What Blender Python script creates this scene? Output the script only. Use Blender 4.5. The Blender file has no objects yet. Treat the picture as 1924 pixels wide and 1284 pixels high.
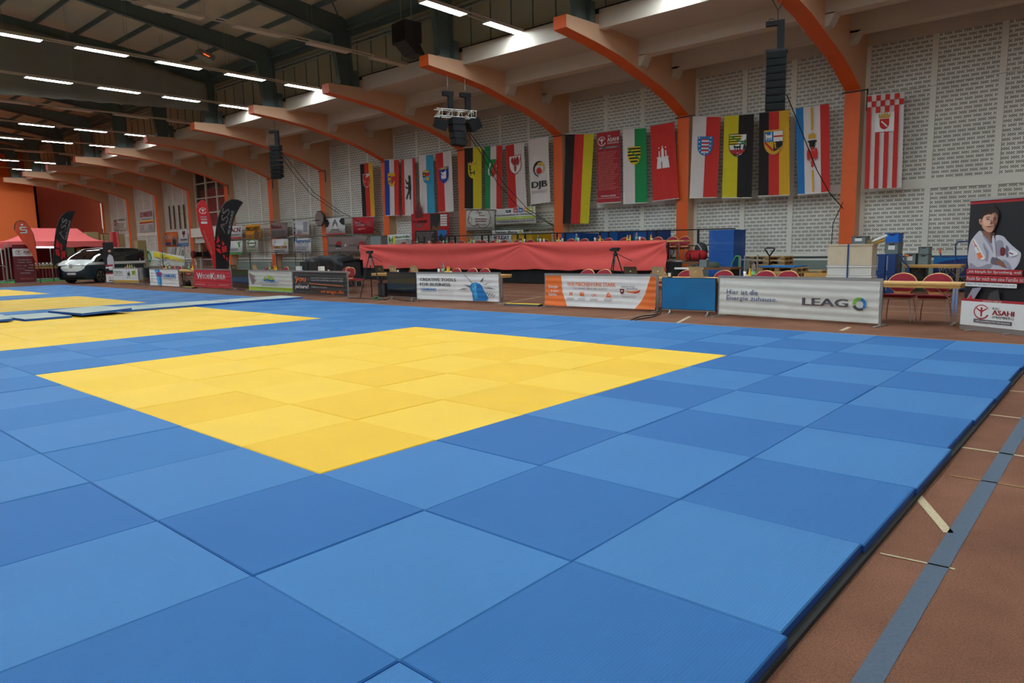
import bpy, bmesh, math, random
from mathutils import Vector, Matrix
random.seed(7)
C = bpy.context.scene
COL = C.collection
PI = math.pi
# ---------------------------------------------------------------- camera
F_PX = 1320.995
CAM = Vector((3.8096, -5.4238, 1.4752))
YAW, PIT, ROL = 0.7250999, -0.1328429, -0.01872656
cy, sy = math.cos(YAW), math.sin(YAW); cp, sp = math.cos(PIT), math.sin(PIT)
FWD = Vector((-sy*cp, cy*cp, sp)); _rt = Vector((cy, sy, 0)); _up = _rt.cross(FWD)
RGT = _rt*math.cos(ROL) + _up*math.sin(ROL); UPV = _up*math.cos(ROL) - _rt*math.sin(ROL)
cd = bpy.data.cameras.new('camera'); co = bpy.data.objects.new('camera', cd); COL.objects.link(co)
cd.sensor_fit = 'HORIZONTAL'; cd.sensor_width = 36.0; cd.lens = 36.0*F_PX/1924.0
cd.clip_start = 0.05; cd.clip_end = 400
mw = Matrix((RGT, UPV, -FWD)).transposed().to_4x4(); mw.translation = CAM
co.matrix_world = mw
C.camera = co
# ---------------------------------------------------------------- world, exposure
C.view_settings.view_transform = 'Standard'
C.view_settings.look = 'None'
C.view_settings.gamma = 1.0
C.view_settings.exposure = 0.66
C.view_settings.use_curve_mapping = False
W = bpy.data.worlds.new('world'); C.world = W; W.use_nodes = True
bg = W.node_tree.nodes['Background']; bg.inputs[0].default_value = (1.0, 0.86, 0.72, 1); bg.inputs[1].default_value = 0.32
LAMP = 34.0            # radiance of a lit ceiling luminaire
# ---------------------------------------------------------------- geometry of the view, used to read sizes off the picture
def ray(u, v): return FWD + RGT*((u-962)/F_PX) + UPV*((642-v)/F_PX)
def ground(u, v, z=0.0):
    d = ray(u, v); return CAM + d*((z-CAM.z)/d.z)
def atY(u, v, Y):
    d = ray(u, v); return CAM + d*((Y-CAM.y)/d.y)
def atX(u, v, X):
    d = ray(u, v); return CAM + d*((X-CAM.x)/d.x)
def proj(p):
    q = Vector(p)-CAM; w = q.dot(FWD)
    if w < 0.1: return None
    return (962+F_PX*q.dot(RGT)/w, 642-F_PX*q.dot(UPV)/w)
# ---------------------------------------------------------------- materials
def lin(c):
    c = c/255.0
    return c/12.92 if c <= 0.04045 else ((c+0.055)/1.055)**2.4
def rgb(*c): return (lin(c[0]), lin(c[1]), lin(c[2]), 1.0)
MATS = {}
def mat(name, col, rough=0.6, metal=0.0, noise=0.06, scale=6.0, bump=0.0, bscale=80.0, emit=None, estr=0.0, coat=0.0, spec=0.5, alpha=1.0, trans=0.0):
    if name in MATS: return MATS[name]
    m = bpy.data.materials.new(name); m.use_nodes = True; nt = m.node_tree; N = nt.nodes; L = nt.links
    b = N['Principled BSDF']
    base = rgb(*col)
    b.inputs['Roughness'].default_value = rough; b.inputs['Metallic'].default_value = metal
    b.inputs['Specular IOR Level'].default_value = spec
    if coat: b.inputs['Coat Weight'].default_value = coat
    if trans: b.inputs['Transmission Weight'].default_value = trans
    tc = N.new('ShaderNodeTexCoord')
    nz = N.new('ShaderNodeTexNoise'); nz.inputs['Scale'].default_value = scale; nz.inputs['Detail'].default_value = 4
    L.new(tc.outputs['Object'], nz.inputs['Vector'])
    mx = N.new('ShaderNodeMix'); mx.data_type = 'RGBA'
    mx.inputs[6].default_value = tuple(max(0, x*(1-noise)) for x in base[:3])+(1,)
    mx.inputs[7].default_value = tuple(min(1, x*(1+noise)) for x in base[:3])+(1,)
    L.new(nz.outputs['Fac'], mx.inputs[0]); L.new(mx.outputs[2], b.inputs['Base Color'])
    if bump:
        n2 = N.new('ShaderNodeTexNoise'); n2.inputs['Scale'].default_value = bscale
        L.new(tc.outputs['Object'], n2.inputs['Vector'])
        bp = N.new('ShaderNodeBump'); bp.inputs['Strength'].default_value = bump; bp.inputs['Distance'].default_value = 0.01
        L.new(n2.outputs['Fac'], bp.inputs['Height']); L.new(bp.outputs['Normal'], b.inputs['Normal'])
    if emit:
        b.inputs['Emission Color'].default_value = rgb(*emit); b.inputs['Emission Strength'].default_value = estr
    MATS[name] = m
    return m
def M(name): return MATS[name]
def mnode(N, L, op, a, b=None, c=None):
    n = N.new('ShaderNodeMath'); n.operation = op
    for i, x in enumerate((a, b, c)):
        if x is None: continue
        if isinstance(x, (int, float)): n.inputs[i].default_value = x
        else: L.new(x, n.inputs[i])
    return n.outputs[0]
# colours
mat('orange_paint', (236, 100, 30), .55, bump=.05)
mat('salmon_paint', (224, 176, 138), .7, noise=.05, scale=1.5)
mat('cream_paint', (206, 192, 172), .75, noise=.05, scale=1.2)
mat('white_paint', (232, 228, 212), .75, noise=.05, scale=2.0)
mat('dado_paint', (126, 140, 128), .6, noise=.1, scale=1.0)
mat('pipe_paint', (70, 82, 76), .5)
mat('steel_green', (96, 112, 108), .5, metal=.1, noise=.1)
mat('steel_light', (150, 156, 142), .55, noise=.1)
mat('roof_sheet', (208, 196, 164), .6, noise=.12, scale=.8)
mat('clad_sheet', (178, 168, 136), .65, noise=.12, scale=.9)
mat('curtain_grey', (134, 132, 120), .9, noise=.15, scale=.9)
mat('rail_white', (205, 190, 165), .5)
mat('lamp_housing', (205, 190, 168), .5)
mat('lamp_off', (214, 196, 168), .4)
mat('lamp_on', (255, 255, 255), .4, emit=(226, 242, 255), estr=LAMP)
mat('black', (22, 22, 22), .6); mat('dark', (38, 38, 36), .7); mat('charcoal', (60, 58, 56), .7)
mat('rubber', (40, 38, 34), .9, noise=.3, scale=30)
mat('white', (232, 230, 224), .6); mat('offwhite', (214, 212, 200), .7); mat('paper', (225, 225, 220), .8)
mat('alu', (176, 176, 172), .35, metal=.75); mat('chrome', (210, 210, 212), .15, metal=1.0)
mat('beech', (226, 178, 108), .45, noise=.12, scale=9); mat('beech_edge', (196, 150, 78), .5, noise=.12)
mat('burgundy', (150, 38, 52), .9, noise=.1, scale=40); mat('seat_dark', (96, 30, 38), .9)
mat('pallet_wood', (196, 160, 104), .8, noise=.2, scale=8); mat('pallet_dark', (150, 116, 72), .85, noise=.2)
mat('crate_grey', (118, 128, 126), .55); mat('crate_dark', (86, 94, 94), .6); mat('crate_blue', (0, 104, 204), .5)
mat('blue_mat_side', (10, 78, 158), .6); mat('stack_blue', (14, 84, 160), .6, noise=.08)
mat('stack_yellow', (214, 172, 20), .6); mat('foam_grey', (176, 184, 172), .8)
mat('red_cloth', (236, 96, 88), .9, noise=.05, scale=3, bump=.2, bscale=30); mat('skirt_black', (24, 24, 24), .95)
mat('glass_clear', (200, 215, 220), .05, trans=.85, noise=.0); mat('juice', (240, 180, 20), .3); mat('cola', (60, 24, 14), .2)
mat('cap_blue', (40, 70, 190), .5); mat('cap_red', (220, 50, 50), .5); mat('mint', (120, 200, 140), .5)
mat('screen_black', (14, 14, 14), .12, coat=.4); mat('laptop_silver', (170, 158, 136), .4, metal=.5); mat('laptop_dark', (66, 60, 50), .4)
mat('red', (206, 44, 44), .8); mat('flag_red', (206, 52, 44), .85); mat('flag_black', (40, 36, 34), .9); mat('flag_gold', (222, 170, 40), .85)
mat('flag_yellow', (214, 196, 34), .85); mat('flag_white', (222, 212, 204), .85); mat('flag_blue', (40, 66, 150), .85)
mat('flag_sky', (64, 158, 192), .85); mat('flag_green', (34, 140, 76), .85); mat('flag_azure', (40, 120, 180), .85)
mat('asahi_red', (172, 40, 44), .7); mat('text_grey', (96, 90, 92), .7); mat('text_pink', (200, 110, 100), .7)
mat('navy', (44, 62, 120), .6); mat('ad_orange', (236, 116, 46), .6); mat('ad_red', (196, 34, 50), .6); mat('ad_green', (60, 160, 60), .6)
mat('ad_blue', (30, 120, 190), .6); mat('ad_cyan', (70, 170, 215), .6); mat('ad_lime', (170, 196, 50), .6); mat('ad_yellow', (232, 208, 40), .6)
mat('ad_amber', (236, 160, 30), .6); mat('mauve', (140, 122, 116), .7); mat('ad_plum', (146, 50, 110), .6); mat('leag_grey', (84, 78, 84), .6)
mat('leag_green', (120, 180, 50), .6); mat('wine', (112, 34, 36), .7); mat('teal_dark', (24, 44, 52), .35, coat=.6); mat('car_white', (222, 222, 210), .3, coat=.6)
mat('car_blue', (22, 36, 46), .22, coat=.9); mat('car_glass', (14, 18, 20), .04, coat=.8); mat('tyre', (26, 26, 26), .85); mat('rim', (120, 110, 96), .35, metal=.6)
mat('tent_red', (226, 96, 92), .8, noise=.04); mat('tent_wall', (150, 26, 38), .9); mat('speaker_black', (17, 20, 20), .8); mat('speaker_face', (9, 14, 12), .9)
mat('skin', (206, 150, 118), .6); mat('skin_lit', (222, 172, 142), .6); mat('skin_shade', (140, 90, 68), .6); mat('skin_deep', (84, 54, 44), .6); mat('hair', (48, 34, 26), .8); mat('gi_white', (196, 192, 196), .8); mat('gi_shade', (150, 146, 156), .8); mat('gi_deep', (104, 100, 112), .8); mat('lip', (160, 92, 80), .6)
mat('poster_black', (26, 24, 26), .5); mat('brown_box', (150, 128, 84), .9); mat('cardboard', (206, 190, 160), .85, noise=.15, scale=4); mat('gold', (204, 160, 60), .6)
mat('sail_orange', (232, 88, 52), .7); mat('green_tube', (70, 150, 80), .4); mat('blue_steel', (36, 66, 120), .4); mat('bag_red', (190, 34, 36), .8); mat('cloth_green', (78, 86, 66), .9)
mat('heater_glow', (255, 110, 50), .5, emit=(255, 90, 40), estr=1.0); mat('tube_glow', (255, 255, 255), .5, emit=(225, 230, 255), estr=6.0)
mat('panel_orange', (246, 118, 52), .7, noise=.05); mat('panel_maroon', (158, 66, 42), .8); mat('grass_green', (60, 150, 70), .9)
mat('window_frame', (200, 192, 170), .6); mat('curtain_wine', (130, 52, 46), .8); mat('brown_wood', (120, 78, 50), .8); mat('yellow', (236, 206, 30), .6)
mat('pane_dark', (40, 34, 34), .15); mat('floor_cream', (186, 166, 130), .9, noise=.35, scale=60); mat('floor_blue', (78, 90, 102), .9, noise=.2, scale=60); mat('floor_yellow', (150, 112, 62), .9, noise=.3, scale=40)
# ---------------------------------------------------------------- mesh builder
class MB:
    def __init__(s): s.v = []; s.f = []; s.m = []; s.sm = []; s.mats = []
    def mi(s, m):
        if isinstance(m, str): m = MATS[m]
        if m not in s.mats: s.mats.append(m)
        return s.mats.index(m)
    def add(s, vs, fs, m, smooth=False):
        o = len(s.v); s.v += [tuple(p) for p in vs]; k = s.mi(m)
        for f in fs: s.f.append([i+o for i in f]); s.m.append(k); s.sm.append(smooth)
        return s
    def box(s, x0, x1, y0, y1, z0, z1, m, rz=0, piv=None):
        vs = [(x, y, z) for z in (z0, z1) for y in (y0, y1) for x in (x0, x1)]
        if rz:
            px, py = piv if piv else ((x0+x1)/2, (y0+y1)/2); c, q = math.cos(rz), math.sin(rz)
            vs = [(px+(x-px)*c-(y-py)*q, py+(x-px)*q+(y-py)*c, z) for x, y, z in vs]
        return s.add(vs, [(0,2,3,1),(4,5,7,6),(0,1,5,4),(2,6,7,3),(0,4,6,2),(1,3,7,5)], m)
    def cbox(s, c, d, m, R=None):
        vs = [Vector((x*d[0]/2, y*d[1]/2, z*d[2]/2)) for z in (-1, 1) for y in (-1, 1) for x in (-1, 1)]
        if R is not None: vs = [R @ p for p in vs]
        c = Vector(c)
        return s.add([p+c for p in vs], [(0,2,3,1),(4,5,7,6),(0,1,5,4),(2,6,7,3),(0,4,6,2),(1,3,7,5)], m)
    def prism(s, pts, ext, m, plane='yz', at=0.0, smooth=False):
        """closed outline pts in a plane, extruded by ext along the third axis from at"""
        n = len(pts)
        def P(a, b, t):
            return {'yz': (t, a, b), 'xz': (a, t, b), 'xy': (a, b, t)}[plane]
        vs = [P(a, b, at) for a, b in pts]+[P(a, b, at+ext) for a, b in pts]
        fs = [list(range(n))[::-1], list(range(n, 2*n))]+[(i, (i+1) % n, n+(i+1) % n, n+i) for i in range(n)]
        return s.add(vs, fs, m, smooth)
    def cyl(s, p0, p1, r0, m, r1=None, n=8, smooth=True, caps=True):
        p0 = Vector(p0); p1 = Vector(p1); r1 = r0 if r1 is None else r1
        d = (p1-p0).normalized(); a = d.orthogonal().normalized(); b = d.cross(a)
        vs = []
        for p, r in ((p0, r0), (p1, r1)):
            for i in range(n):
                t = 2*PI*i/n; vs.append(p+a*(r*math.cos(t))+b*(r*math.sin(t)))
        fs = [(i, (i+1) % n, n+(i+1) % n, n+i) for i in range(n)]
        s.add(vs, fs, m, smooth)
        if caps: s.add(vs, [list(range(n))[::-1], list(range(n, 2*n))], m)
        return s
    def tube(s, pts, r, m, n=6):
        pts = [Vector(p) for p in pts]
        rings = []
        a = None
        for i, p in enumerate(pts):
            d = (pts[min(i+1, len(pts)-1)]-pts[max(i-1, 0)]).normalized()
            if a is None or abs(a.dot(d)) > .95: a = d.orthogonal().normalized()
            a = (a-d*a.dot(d)).normalized(); b = d.cross(a)
            rings.append([p+a*(r*math.cos(2*PI*k/n))+b*(r*math.sin(2*PI*k/n)) for k in range(n)])
        vs = [q for g in rings for q in g]; fs = []
        for i in range(len(pts)-1):
            for k in range(n): fs.append((i*n+k, i*n+(k+1) % n, (i+1)*n+(k+1) % n, (i+1)*n+k))
        s.add(vs, fs, m, True)
        s.add(vs, [list(range(n))[::-1], list(range(len(vs)-n, len(vs)))], m)
        return s
    def lathe(s, prof, m, c=(0, 0, 0), n=12):
        vs = []; fs = []
        for r, z in prof:
            for k in range(n): vs.append((c[0]+r*math.cos(2*PI*k/n), c[1]+r*math.sin(2*PI*k/n), c[2]+z))
        for i in range(len(prof)-1):
            for k in range(n): fs.append((i*n+k, i*n+(k+1) % n, (i+1)*n+(k+1) % n, (i+1)*n+k))
        s.add(vs, fs, m, True); s.add(vs, [list(range(n))[::-1], list(range(len(vs)-n, len(vs)))], m)
        return s
    def ball(s, c, r, m, n=10, sc=(1, 1, 1)):
        prof = []
        vs = []; fs = []; k2 = n//2
        for i in range(k2+1):
            t = PI*i/k2
            for k in range(n): vs.append((c[0]+sc[0]*r*math.sin(t)*math.cos(2*PI*k/n), c[1]+sc[1]*r*math.sin(t)*math.sin(2*PI*k/n), c[2]+sc[2]*r*math.cos(t)))
        for i in range(k2):
            for k in range(n): fs.append((i*n+k, (i+1)*n+k, (i+1)*n+(k+1) % n, i*n+(k+1) % n))
        return s.add(vs, fs, m, True)
    def grid(s, fn, nu, nv, m, smooth=True):
        """m: material or function(i) -> material per column"""
        vs = [fn(i/nu, j/nv) for j in range(nv+1) for i in range(nu+1)]
        o = len(s.v); s.v += [tuple(p) for p in vs]
        for j in range(nv):
            for i in range(nu):
                a = o+j*(nu+1)+i; s.f.append([a, a+1, a+nu+2, a+nu+1]); s.m.append(s.mi(m(i) if callable(m) else m)); s.sm.append(smooth)
        return s
    def build(s, name, parent=None, loc=None, bevel=0.0, solid=0.0):
        me = bpy.data.meshes.new(name); me.from_pydata(s.v, [], s.f)
        for m in s.mats: me.materials.append(m)
        me.polygons.foreach_set('material_index', s.m); me.polygons.foreach_set('use_smooth', s.sm)
        me.update()
        o = bpy.data.objects.new(name, me); COL.objects.link(o)
        if parent: o.parent = parent
        if loc: o.location = loc
        if bevel:
            b = o.modifiers.new('bevel', 'BEVEL'); b.width = bevel; b.segments = 2; b.limit_method = 'ANGLE'
        if solid:
            q = o.modifiers.new('solid', 'SOLIDIFY'); q.thickness = solid; q.offset = 0
        return o
def tag(o, label=None, cat=None, group=None, kind=None):
    if label: o['label'] = label
    if cat: o['category'] = cat
    if group: o['group'] = group
    if kind: o['kind'] = kind
    return o
def empty(name, loc=(0, 0, 0), rz=0, label=None, cat=None, group=None):
    o = bpy.data.objects.new(name, None); COL.objects.link(o); o.location = loc; o.rotation_euler = (0, 0, rz)
    o.empty_display_size = .1
    return tag(o, label, cat, group)
KIDS = {}
def copy_tree(o, loc, rz=0, label=None, group=None):
    def cp_(a, par):
        c = a.copy(); COL.objects.link(c); c.parent = par
        for ch in [x for x in a.children]: cp_(ch, c)
        return c
    c = cp_(o, None); c.location = loc; c.rotation_euler = (0, 0, rz)
    if label: c['label'] = label
    if group: c['group'] = group
    return c
def struct(name, mb, parent=None):
    o = mb.build(name, parent)
    if parent is None: o['kind'] = 'structure'
    return o
# lettering: glyph outlines of the built-in font as flat triangles
GL = {}
def glyphs(txt):
    if txt in GL: return GL[txt]
    cu = bpy.data.curves.new('lettering', 'FONT'); cu.body = txt; cu.resolution_u = 2
    ob = bpy.data.objects.new('lettering', cu)
    me = ob.to_mesh()
    vs = [(v.co.x, v.co.y) for v in me.vertices]; fs = [list(p.vertices) for p in me.polygons]
    ob.to_mesh_clear(); bpy.data.objects.remove(ob); bpy.data.curves.remove(cu)
    x0 = min(v[0] for v in vs); x1 = max(v[0] for v in vs); y0 = min(v[1] for v in vs); y1 = max(v[1] for v in vs)
    GL[txt] = ([((x-x0)/(x1-x0), (y-y0)/(y1-y0)) for x, y in vs], fs, (x1-x0)/(y1-y0))
    return GL[txt]
class Sheet:
    """a printed sheet: s right 0..1, t up 0..1 between four corners, optional cloth displacement d(s,t) along the normal"""
    def __init__(s, bl, br, tl, tr, disp=None, off=0.012):
        s.c = [Vector(p) for p in (bl, br, tl, tr)]; s.d = disp; s.off = off; s.k = 0; s.step = .0011 if off < .01 else .002; s.mb = MB()
        s.n = (s.c[1]-s.c[0]).cross(s.c[2]-s.c[0]).normalized()
        s.w = (s.c[1]-s.c[0]).length; s.h = (s.c[2]-s.c[0]).length
    def P(s, a, b, off=0.0):
        c = s.c; p = (c[0]*(1-a)+c[1]*a)*(1-b)+(c[2]*(1-a)+c[3]*a)*b
        q = off+(s.d(a, b) if s.d else 0)
        return p+s.n*q
    def cloth(s, nu, nv, m): 
        mb = MB(); mb.grid(lambda a, b: s.P(a, b), nu, nv, m); return mb
    def _o(s): s.k += 1; return s.off+s.k*s.step
    def poly(s, pts, m, layer=None):
        o = s._o() if layer is None else layer
        s.mb.add([s.P(a, b, o) for a, b in pts], [list(range(len(pts)))], m); return s
    def soft(s, pts, m, k=5):
        n = len(pts); Q = []
        for i in range(n):
            a, b, c, d = (Vector(pts[(i+j) % n]) for j in (-1, 0, 1, 2))
            for q in range(k):
                t = q/k; Q.append(tuple(.5*((2*b)+(c-a)*t+(2*a-5*b+4*c-d)*t*t+(3*b-a-3*c+d)*t**3)))
        return s.poly(Q, m)
    def band(s, left, right, m, n=26, b0=0.0, b1=1.0, nu=3):
        """area between two side curves given as (s,t) lists from bottom to top"""
        def at_(c, t):
            for (x0, y0), (x1, y1) in zip(c, c[1:]):
                if y0 <= t <= y1: return x0+(x1-x0)*(t-y0)/((y1-y0) or 1)
            return c[-1][0] if t > c[-1][1] else c[0][0]
        o = s._o(); s.mb.grid(lambda a, b: s.P(at_(left, b0+(b1-b0)*b)*(1-a)+at_(right, b0+(b1-b0)*b)*a, b0+(b1-b0)*b, o), nu, n, m, False); return s
    def rect(s, a0, b0, a1, b1, m, n=1, nv=1):
        o = s._o(); s.mb.grid(lambda x, y: s.P(a0+(a1-a0)*x, b0+(b1-b0)*y, o), n, nv, m, False); return s
    def disc(s, a, b, r, m, n=20, asp=None, a0=0, a1=2*PI):
        k = s.w/s.h
        return s.poly([(a+r*math.cos(a0+(a1-a0)*i/n), b+r*k*math.sin(a0+(a1-a0)*i/n)) for i in range(n)], m)
    def ring(s, a, b, r, w, m, n=24, a0=0, a1=2*PI, w2=None, sx=1.0):
        """band from angle a0 to a1, width tapering from w to w2"""
        k = s.w/s.h; o = s._o(); vs = []; fs = []; w2 = w if w2 is None else w2
        for i in range(n+1):
            t = a0+(a1-a0)*i/n; ww = w+(w2-w)*i/n
            for rr in (r-ww, r): vs.append(s.P(a+sx*rr*math.cos(t), b+rr*k*math.sin(t), o))
        for i in range(n): fs.append((2*i, 2*i+1, 2*i+3, 2*i+2))
        s.mb.add(vs, fs, m); return s
    def line(s, pts, w, m):
        k = s.w/s.h; o = s._o()
        for (x0, y0), (x1, y1) in zip(pts, pts[1:]):
            dx, dy = x1-x0, (y1-y0)/k; L = math.hypot(dx, dy) or 1; nx, ny = -dy/L*w/2, dx/L*w/2*k
            s.mb.add([s.P(x0-nx, y0-ny, o), s.P(x1-nx, y1-ny, o), s.P(x1+nx, y1+ny, o), s.P(x0+nx, y0+ny, o)], [(0, 1, 2, 3)], m)
        return s
    def text(s, txt, a0, b0, a1, b1, m, bold=0.0, rot=0.0, shear=0.0):
        g, fs, asp = glyphs(txt); o = s._o()
        for dx in ((0.0,) if not bold else (-bold/asp, 0.0, bold/asp)):
            vs = []
            for x, y in g:
                x = x+dx+shear*(y-.5)
                if rot: 
                    cx_, cy_ = (x-.5)*(a1-a0), (y-.5)*(b1-b0)*s.h/s.w
                    c_, s_ = math.cos(rot), math.sin(rot)
                    vs.append(s.P((a0+a1)/2+cx_*c_-cy_*s_, (b0+b1)/2+(cx_*s_+cy_*c_)*s.w/s.h, o))
                else: vs.append(s.P(a0+(a1-a0)*x, b0+(b1-b0)*y, o))
            s.mb.add(vs, fs, m)
        return s
    def scribble(s, a0, b0, a1, b1, rows, m, frac=.5, rnd=None):
        """rows of small illegible print drawn as broken dashes"""
        rnd = rnd or random.Random(3); o = s._o(); hh = (b1-b0)/rows
        for r in range(rows):
            x = a0; y0 = b1-(r+1)*hh+hh*(1-frac)/2; end = a1-(a1-a0)*rnd.random()*.25
            while x < end:
                w = (a1-a0)*(.04+.09*rnd.random()); x2 = min(x+w, end)
                s.mb.add([s.P(x, y0, o), s.P(x2, y0, o), s.P(x2, y0+hh*frac, o), s.P(x, y0+hh*frac, o)], [(0, 1, 2, 3)], m)
                x = x2+(a1-a0)*.018
        return s
    def done(s, name, parent): return s.mb.build(name, parent) if s.mb.v else None
def ordi(n): return {1: 'first', 2: 'second', 3: 'third', 4: 'fourth', 5: 'fifth', 6: 'sixth', 7: 'seventh', 8: 'eighth', 9: 'ninth', 10: 'tenth', 11: 'eleventh', 12: 'twelfth', 13: 'thirteenth', 14: 'fourteenth', 15: 'fifteenth', 16: 'sixteenth', 17: 'seventeenth', 18: 'eighteenth', 19: 'nineteenth', 20: 'twentieth', 21: 'twenty-first', 22: 'twenty-second', 23: 'twenty-third', 24: 'twenty-fourth'}.get(n, '%dth' % n)
# ================================================================ the hall
BAY = 6.25
def LX(i): return -4.0-BAY*i           # left edge of pillar i
ARM = [(12.65, 8.12), (14.2, 8.0), (15.7, 7.82), (16.85, 7.57), (18.35, 7.27), (19.4, 6.97), (20.6, 6.5)]
XR, XL = 14.75, -74.0
# floor
fm = bpy.data.materials.new('floor_track'); fm.use_nodes = True; N = fm.node_tree.nodes; L = fm.node_tree.links; b = N['Principled BSDF']; b.inputs['Roughness'].default_value = .95
b.inputs['Specular IOR Level'].default_value = .15
tc = N.new('ShaderNodeTexCoord'); n1 = N.new('ShaderNodeTexNoise'); n1.inputs['Scale'].default_value = .9; n1.inputs['Detail'].default_value = 6; n1.inputs['Roughness'].default_value = .65
n2 = N.new('ShaderNodeTexNoise'); n2.inputs['Scale'].default_value = 120; n2.inputs['Detail'].default_value = 2
L.new(tc.outputs['Object'], n1.inputs['Vector']); L.new(tc.outputs['Object'], n2.inputs['Vector'])
r1 = N.new('ShaderNodeValToRGB'); r1.color_ramp.elements[0].position = .3; r1.color_ramp.elements[1].position = .7
r1.color_ramp.elements[0].color = rgb(112, 75, 56); r1.color_ramp.elements[1].color = rgb(144, 98, 74)
L.new(n1.outputs['Fac'], r1.inputs[0])
mx = N.new('ShaderNodeMix'); mx.data_type = 'RGBA'; mx.blend_type = 'MULTIPLY'; mx.inputs[0].default_value = .7
r2_ = N.new('ShaderNodeValToRGB'); r2_.color_ramp.elements[0].position = .35; r2_.color_ramp.elements[1].position = .6; r2_.color_ramp.elements[0].color = (.55, .55, .55, 1)
L.new(n2.outputs['Fac'], r2_.inputs[0]); L.new(r1.outputs[0], mx.inputs[6]); L.new(r2_.outputs[0], mx.inputs[7]); L.new(mx.outputs[2], b.inputs['Base Color'])
bp = N.new('ShaderNodeBump'); bp.inputs['Strength'].default_value = .5; bp.inputs['Distance'].default_value = .01; L.new(n2.outputs['Fac'], bp.inputs['Height']); L.new(bp.outputs['Normal'], b.inputs['Normal'])
MATS['floor_track'] = fm
floor = struct('floor', MB().box(XL-6, XR, -21.6, 21.5, -.2, 0, 'floor_track'))
def fline(pts, w, m, name='painted_line'):
    mb = MB()
    for (x0, y0), (x1, y1) in zip(pts, pts[1:]):
        d = Vector((x1-x0, y1-y0, 0)).normalized(); n = Vector((-d.y, d.x, 0))*w/2
        a = Vector((x0, y0, .003)); c = Vector((x1, y1, .003)); mb.add([a-n, c-n, c+n, a+n], [(0, 1, 2, 3)], m)
    return mb.build(name, floor)
fline([(3.235, -9), (3.235, 6.0)], .085, 'floor_blue')
fline([(2.93, -.88), (3.2, -1.43)], .05, 'floor_cream')
for Y_ in (.34, 1.58, 2.82): fline([(2.93, Y_), (3.6, Y_)], .03, 'floor_cream')
fline([(3.0, -1.9), (3.3, -1.87)], .015, 'floor_cream'); fline([(3.02, -.41), (3.8, -.39)], .02, 'floor_yellow')
fline([(-2.6, 6.5), (-3.0, 7.8)], .07, 'floor_cream'); fline([(.21, 6.9), (.17, 7.5)], .07, 'floor_cream')
for Y_ in (6.55, 10.9, 12.1, 14.6): fline([(-26, Y_), (3.6, Y_)], .03, 'floor_cream')
fline([(-8.7, 8.2), (-9.5, 11.0)], .04, 'floor_cream'); fline([(-12.3, 6.5), (-12.8, 10.5)], .04, 'floor_cream')
for a_, b_, w_, m_ in (((1150, 600), (1234, 589), .03, 'floor_cream'), ((1058, 590), (1120, 593), .03, 'floor_yellow'), ((800, 561), (960, 552), .03, 'floor_cream')):
    p_, q_ = ground(*a_), ground(*b_); fline([(p_.x, p_.y), (q_.x, q_.y)], w_, m_)
# perforated brick material
pm = bpy.data.materials.new('perforated_brick'); pm.use_nodes = True; N = pm.node_tree.nodes; L = pm.node_tree.links; b = N['Principled BSDF']; b.inputs['Roughness'].default_value = .8
tc = N.new('ShaderNodeTexCoord'); sx = N.new('ShaderNodeSeparateXYZ'); L.new(tc.outputs['Object'], sx.inputs[0])
q = lambda *a: mnode(N, L, *a)
v_ = q('DIVIDE', sx.outputs['Z'], .1375); row = q('FLOOR', v_); fv = q('FRACT', v_)
odd = q('MODULO', row, 2.0); u_ = q('ADD', q('DIVIDE', q('ADD', sx.outputs['X'], 200.0), .262), q('MULTIPLY', odd, .5)); fu = q('FRACT', u_)
cu_ = q('DIVIDE', q('SUBTRACT', fu, .11), .78); cv_ = q('DIVIDE', q('SUBTRACT', fv, .22), .55)
inb = q('MULTIPLY', q('MULTIPLY', q('GREATER_THAN', cu_, 0.0), q('LESS_THAN', cu_, 1.0)), q('MULTIPLY', q('GREATER_THAN', cv_, 0.0), q('LESS_THAN', cv_, 1.0)))
ck = q('MODULO', q('ADD', q('FLOOR', q('MULTIPLY', cu_, 7.0)), q('FLOOR', q('MULTIPLY', cv_, 3.0))), 2.0)
hole = q('MULTIPLY', inb, q('LESS_THAN', ck, .5))
nz = N.new('ShaderNodeTexNoise'); nz.inputs['Scale'].default_value = 1.4; nz.inputs['Detail'].default_value = 5; L.new(tc.outputs['Object'], nz.inputs['Vector'])
rp = N.new('ShaderNodeValToRGB'); rp.color_ramp.elements[0].position = .3; rp.color_ramp.elements[1].position = .7; rp.color_ramp.elements[0].color = rgb(222, 220, 204); rp.color_ramp.elements[1].color = rgb(240, 238, 224); L.new(nz.outputs['Fac'], rp.inputs[0])
mx = N.new('ShaderNodeMix'); mx.data_type = 'RGBA'; mx.inputs[7].default_value = rgb(72, 66, 54); L.new(hole, mx.inputs[0]); L.new(rp.outputs[0], mx.inputs[6]); L.new(mx.outputs[2], b.inputs['Base Color'])
bp = N.new('ShaderNodeBump'); bp.invert = True; bp.inputs['Strength'].default_value = .6; bp.inputs['Distance'].default_value = .03; L.new(hole, bp.inputs['Height']); L.new(bp.outputs['Normal'], b.inputs['Normal'])
MATS['perf'] = pm
mb = MB().box(XL, XR, 21.13, 21.4, 0, 9.0, 'perf')
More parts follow.
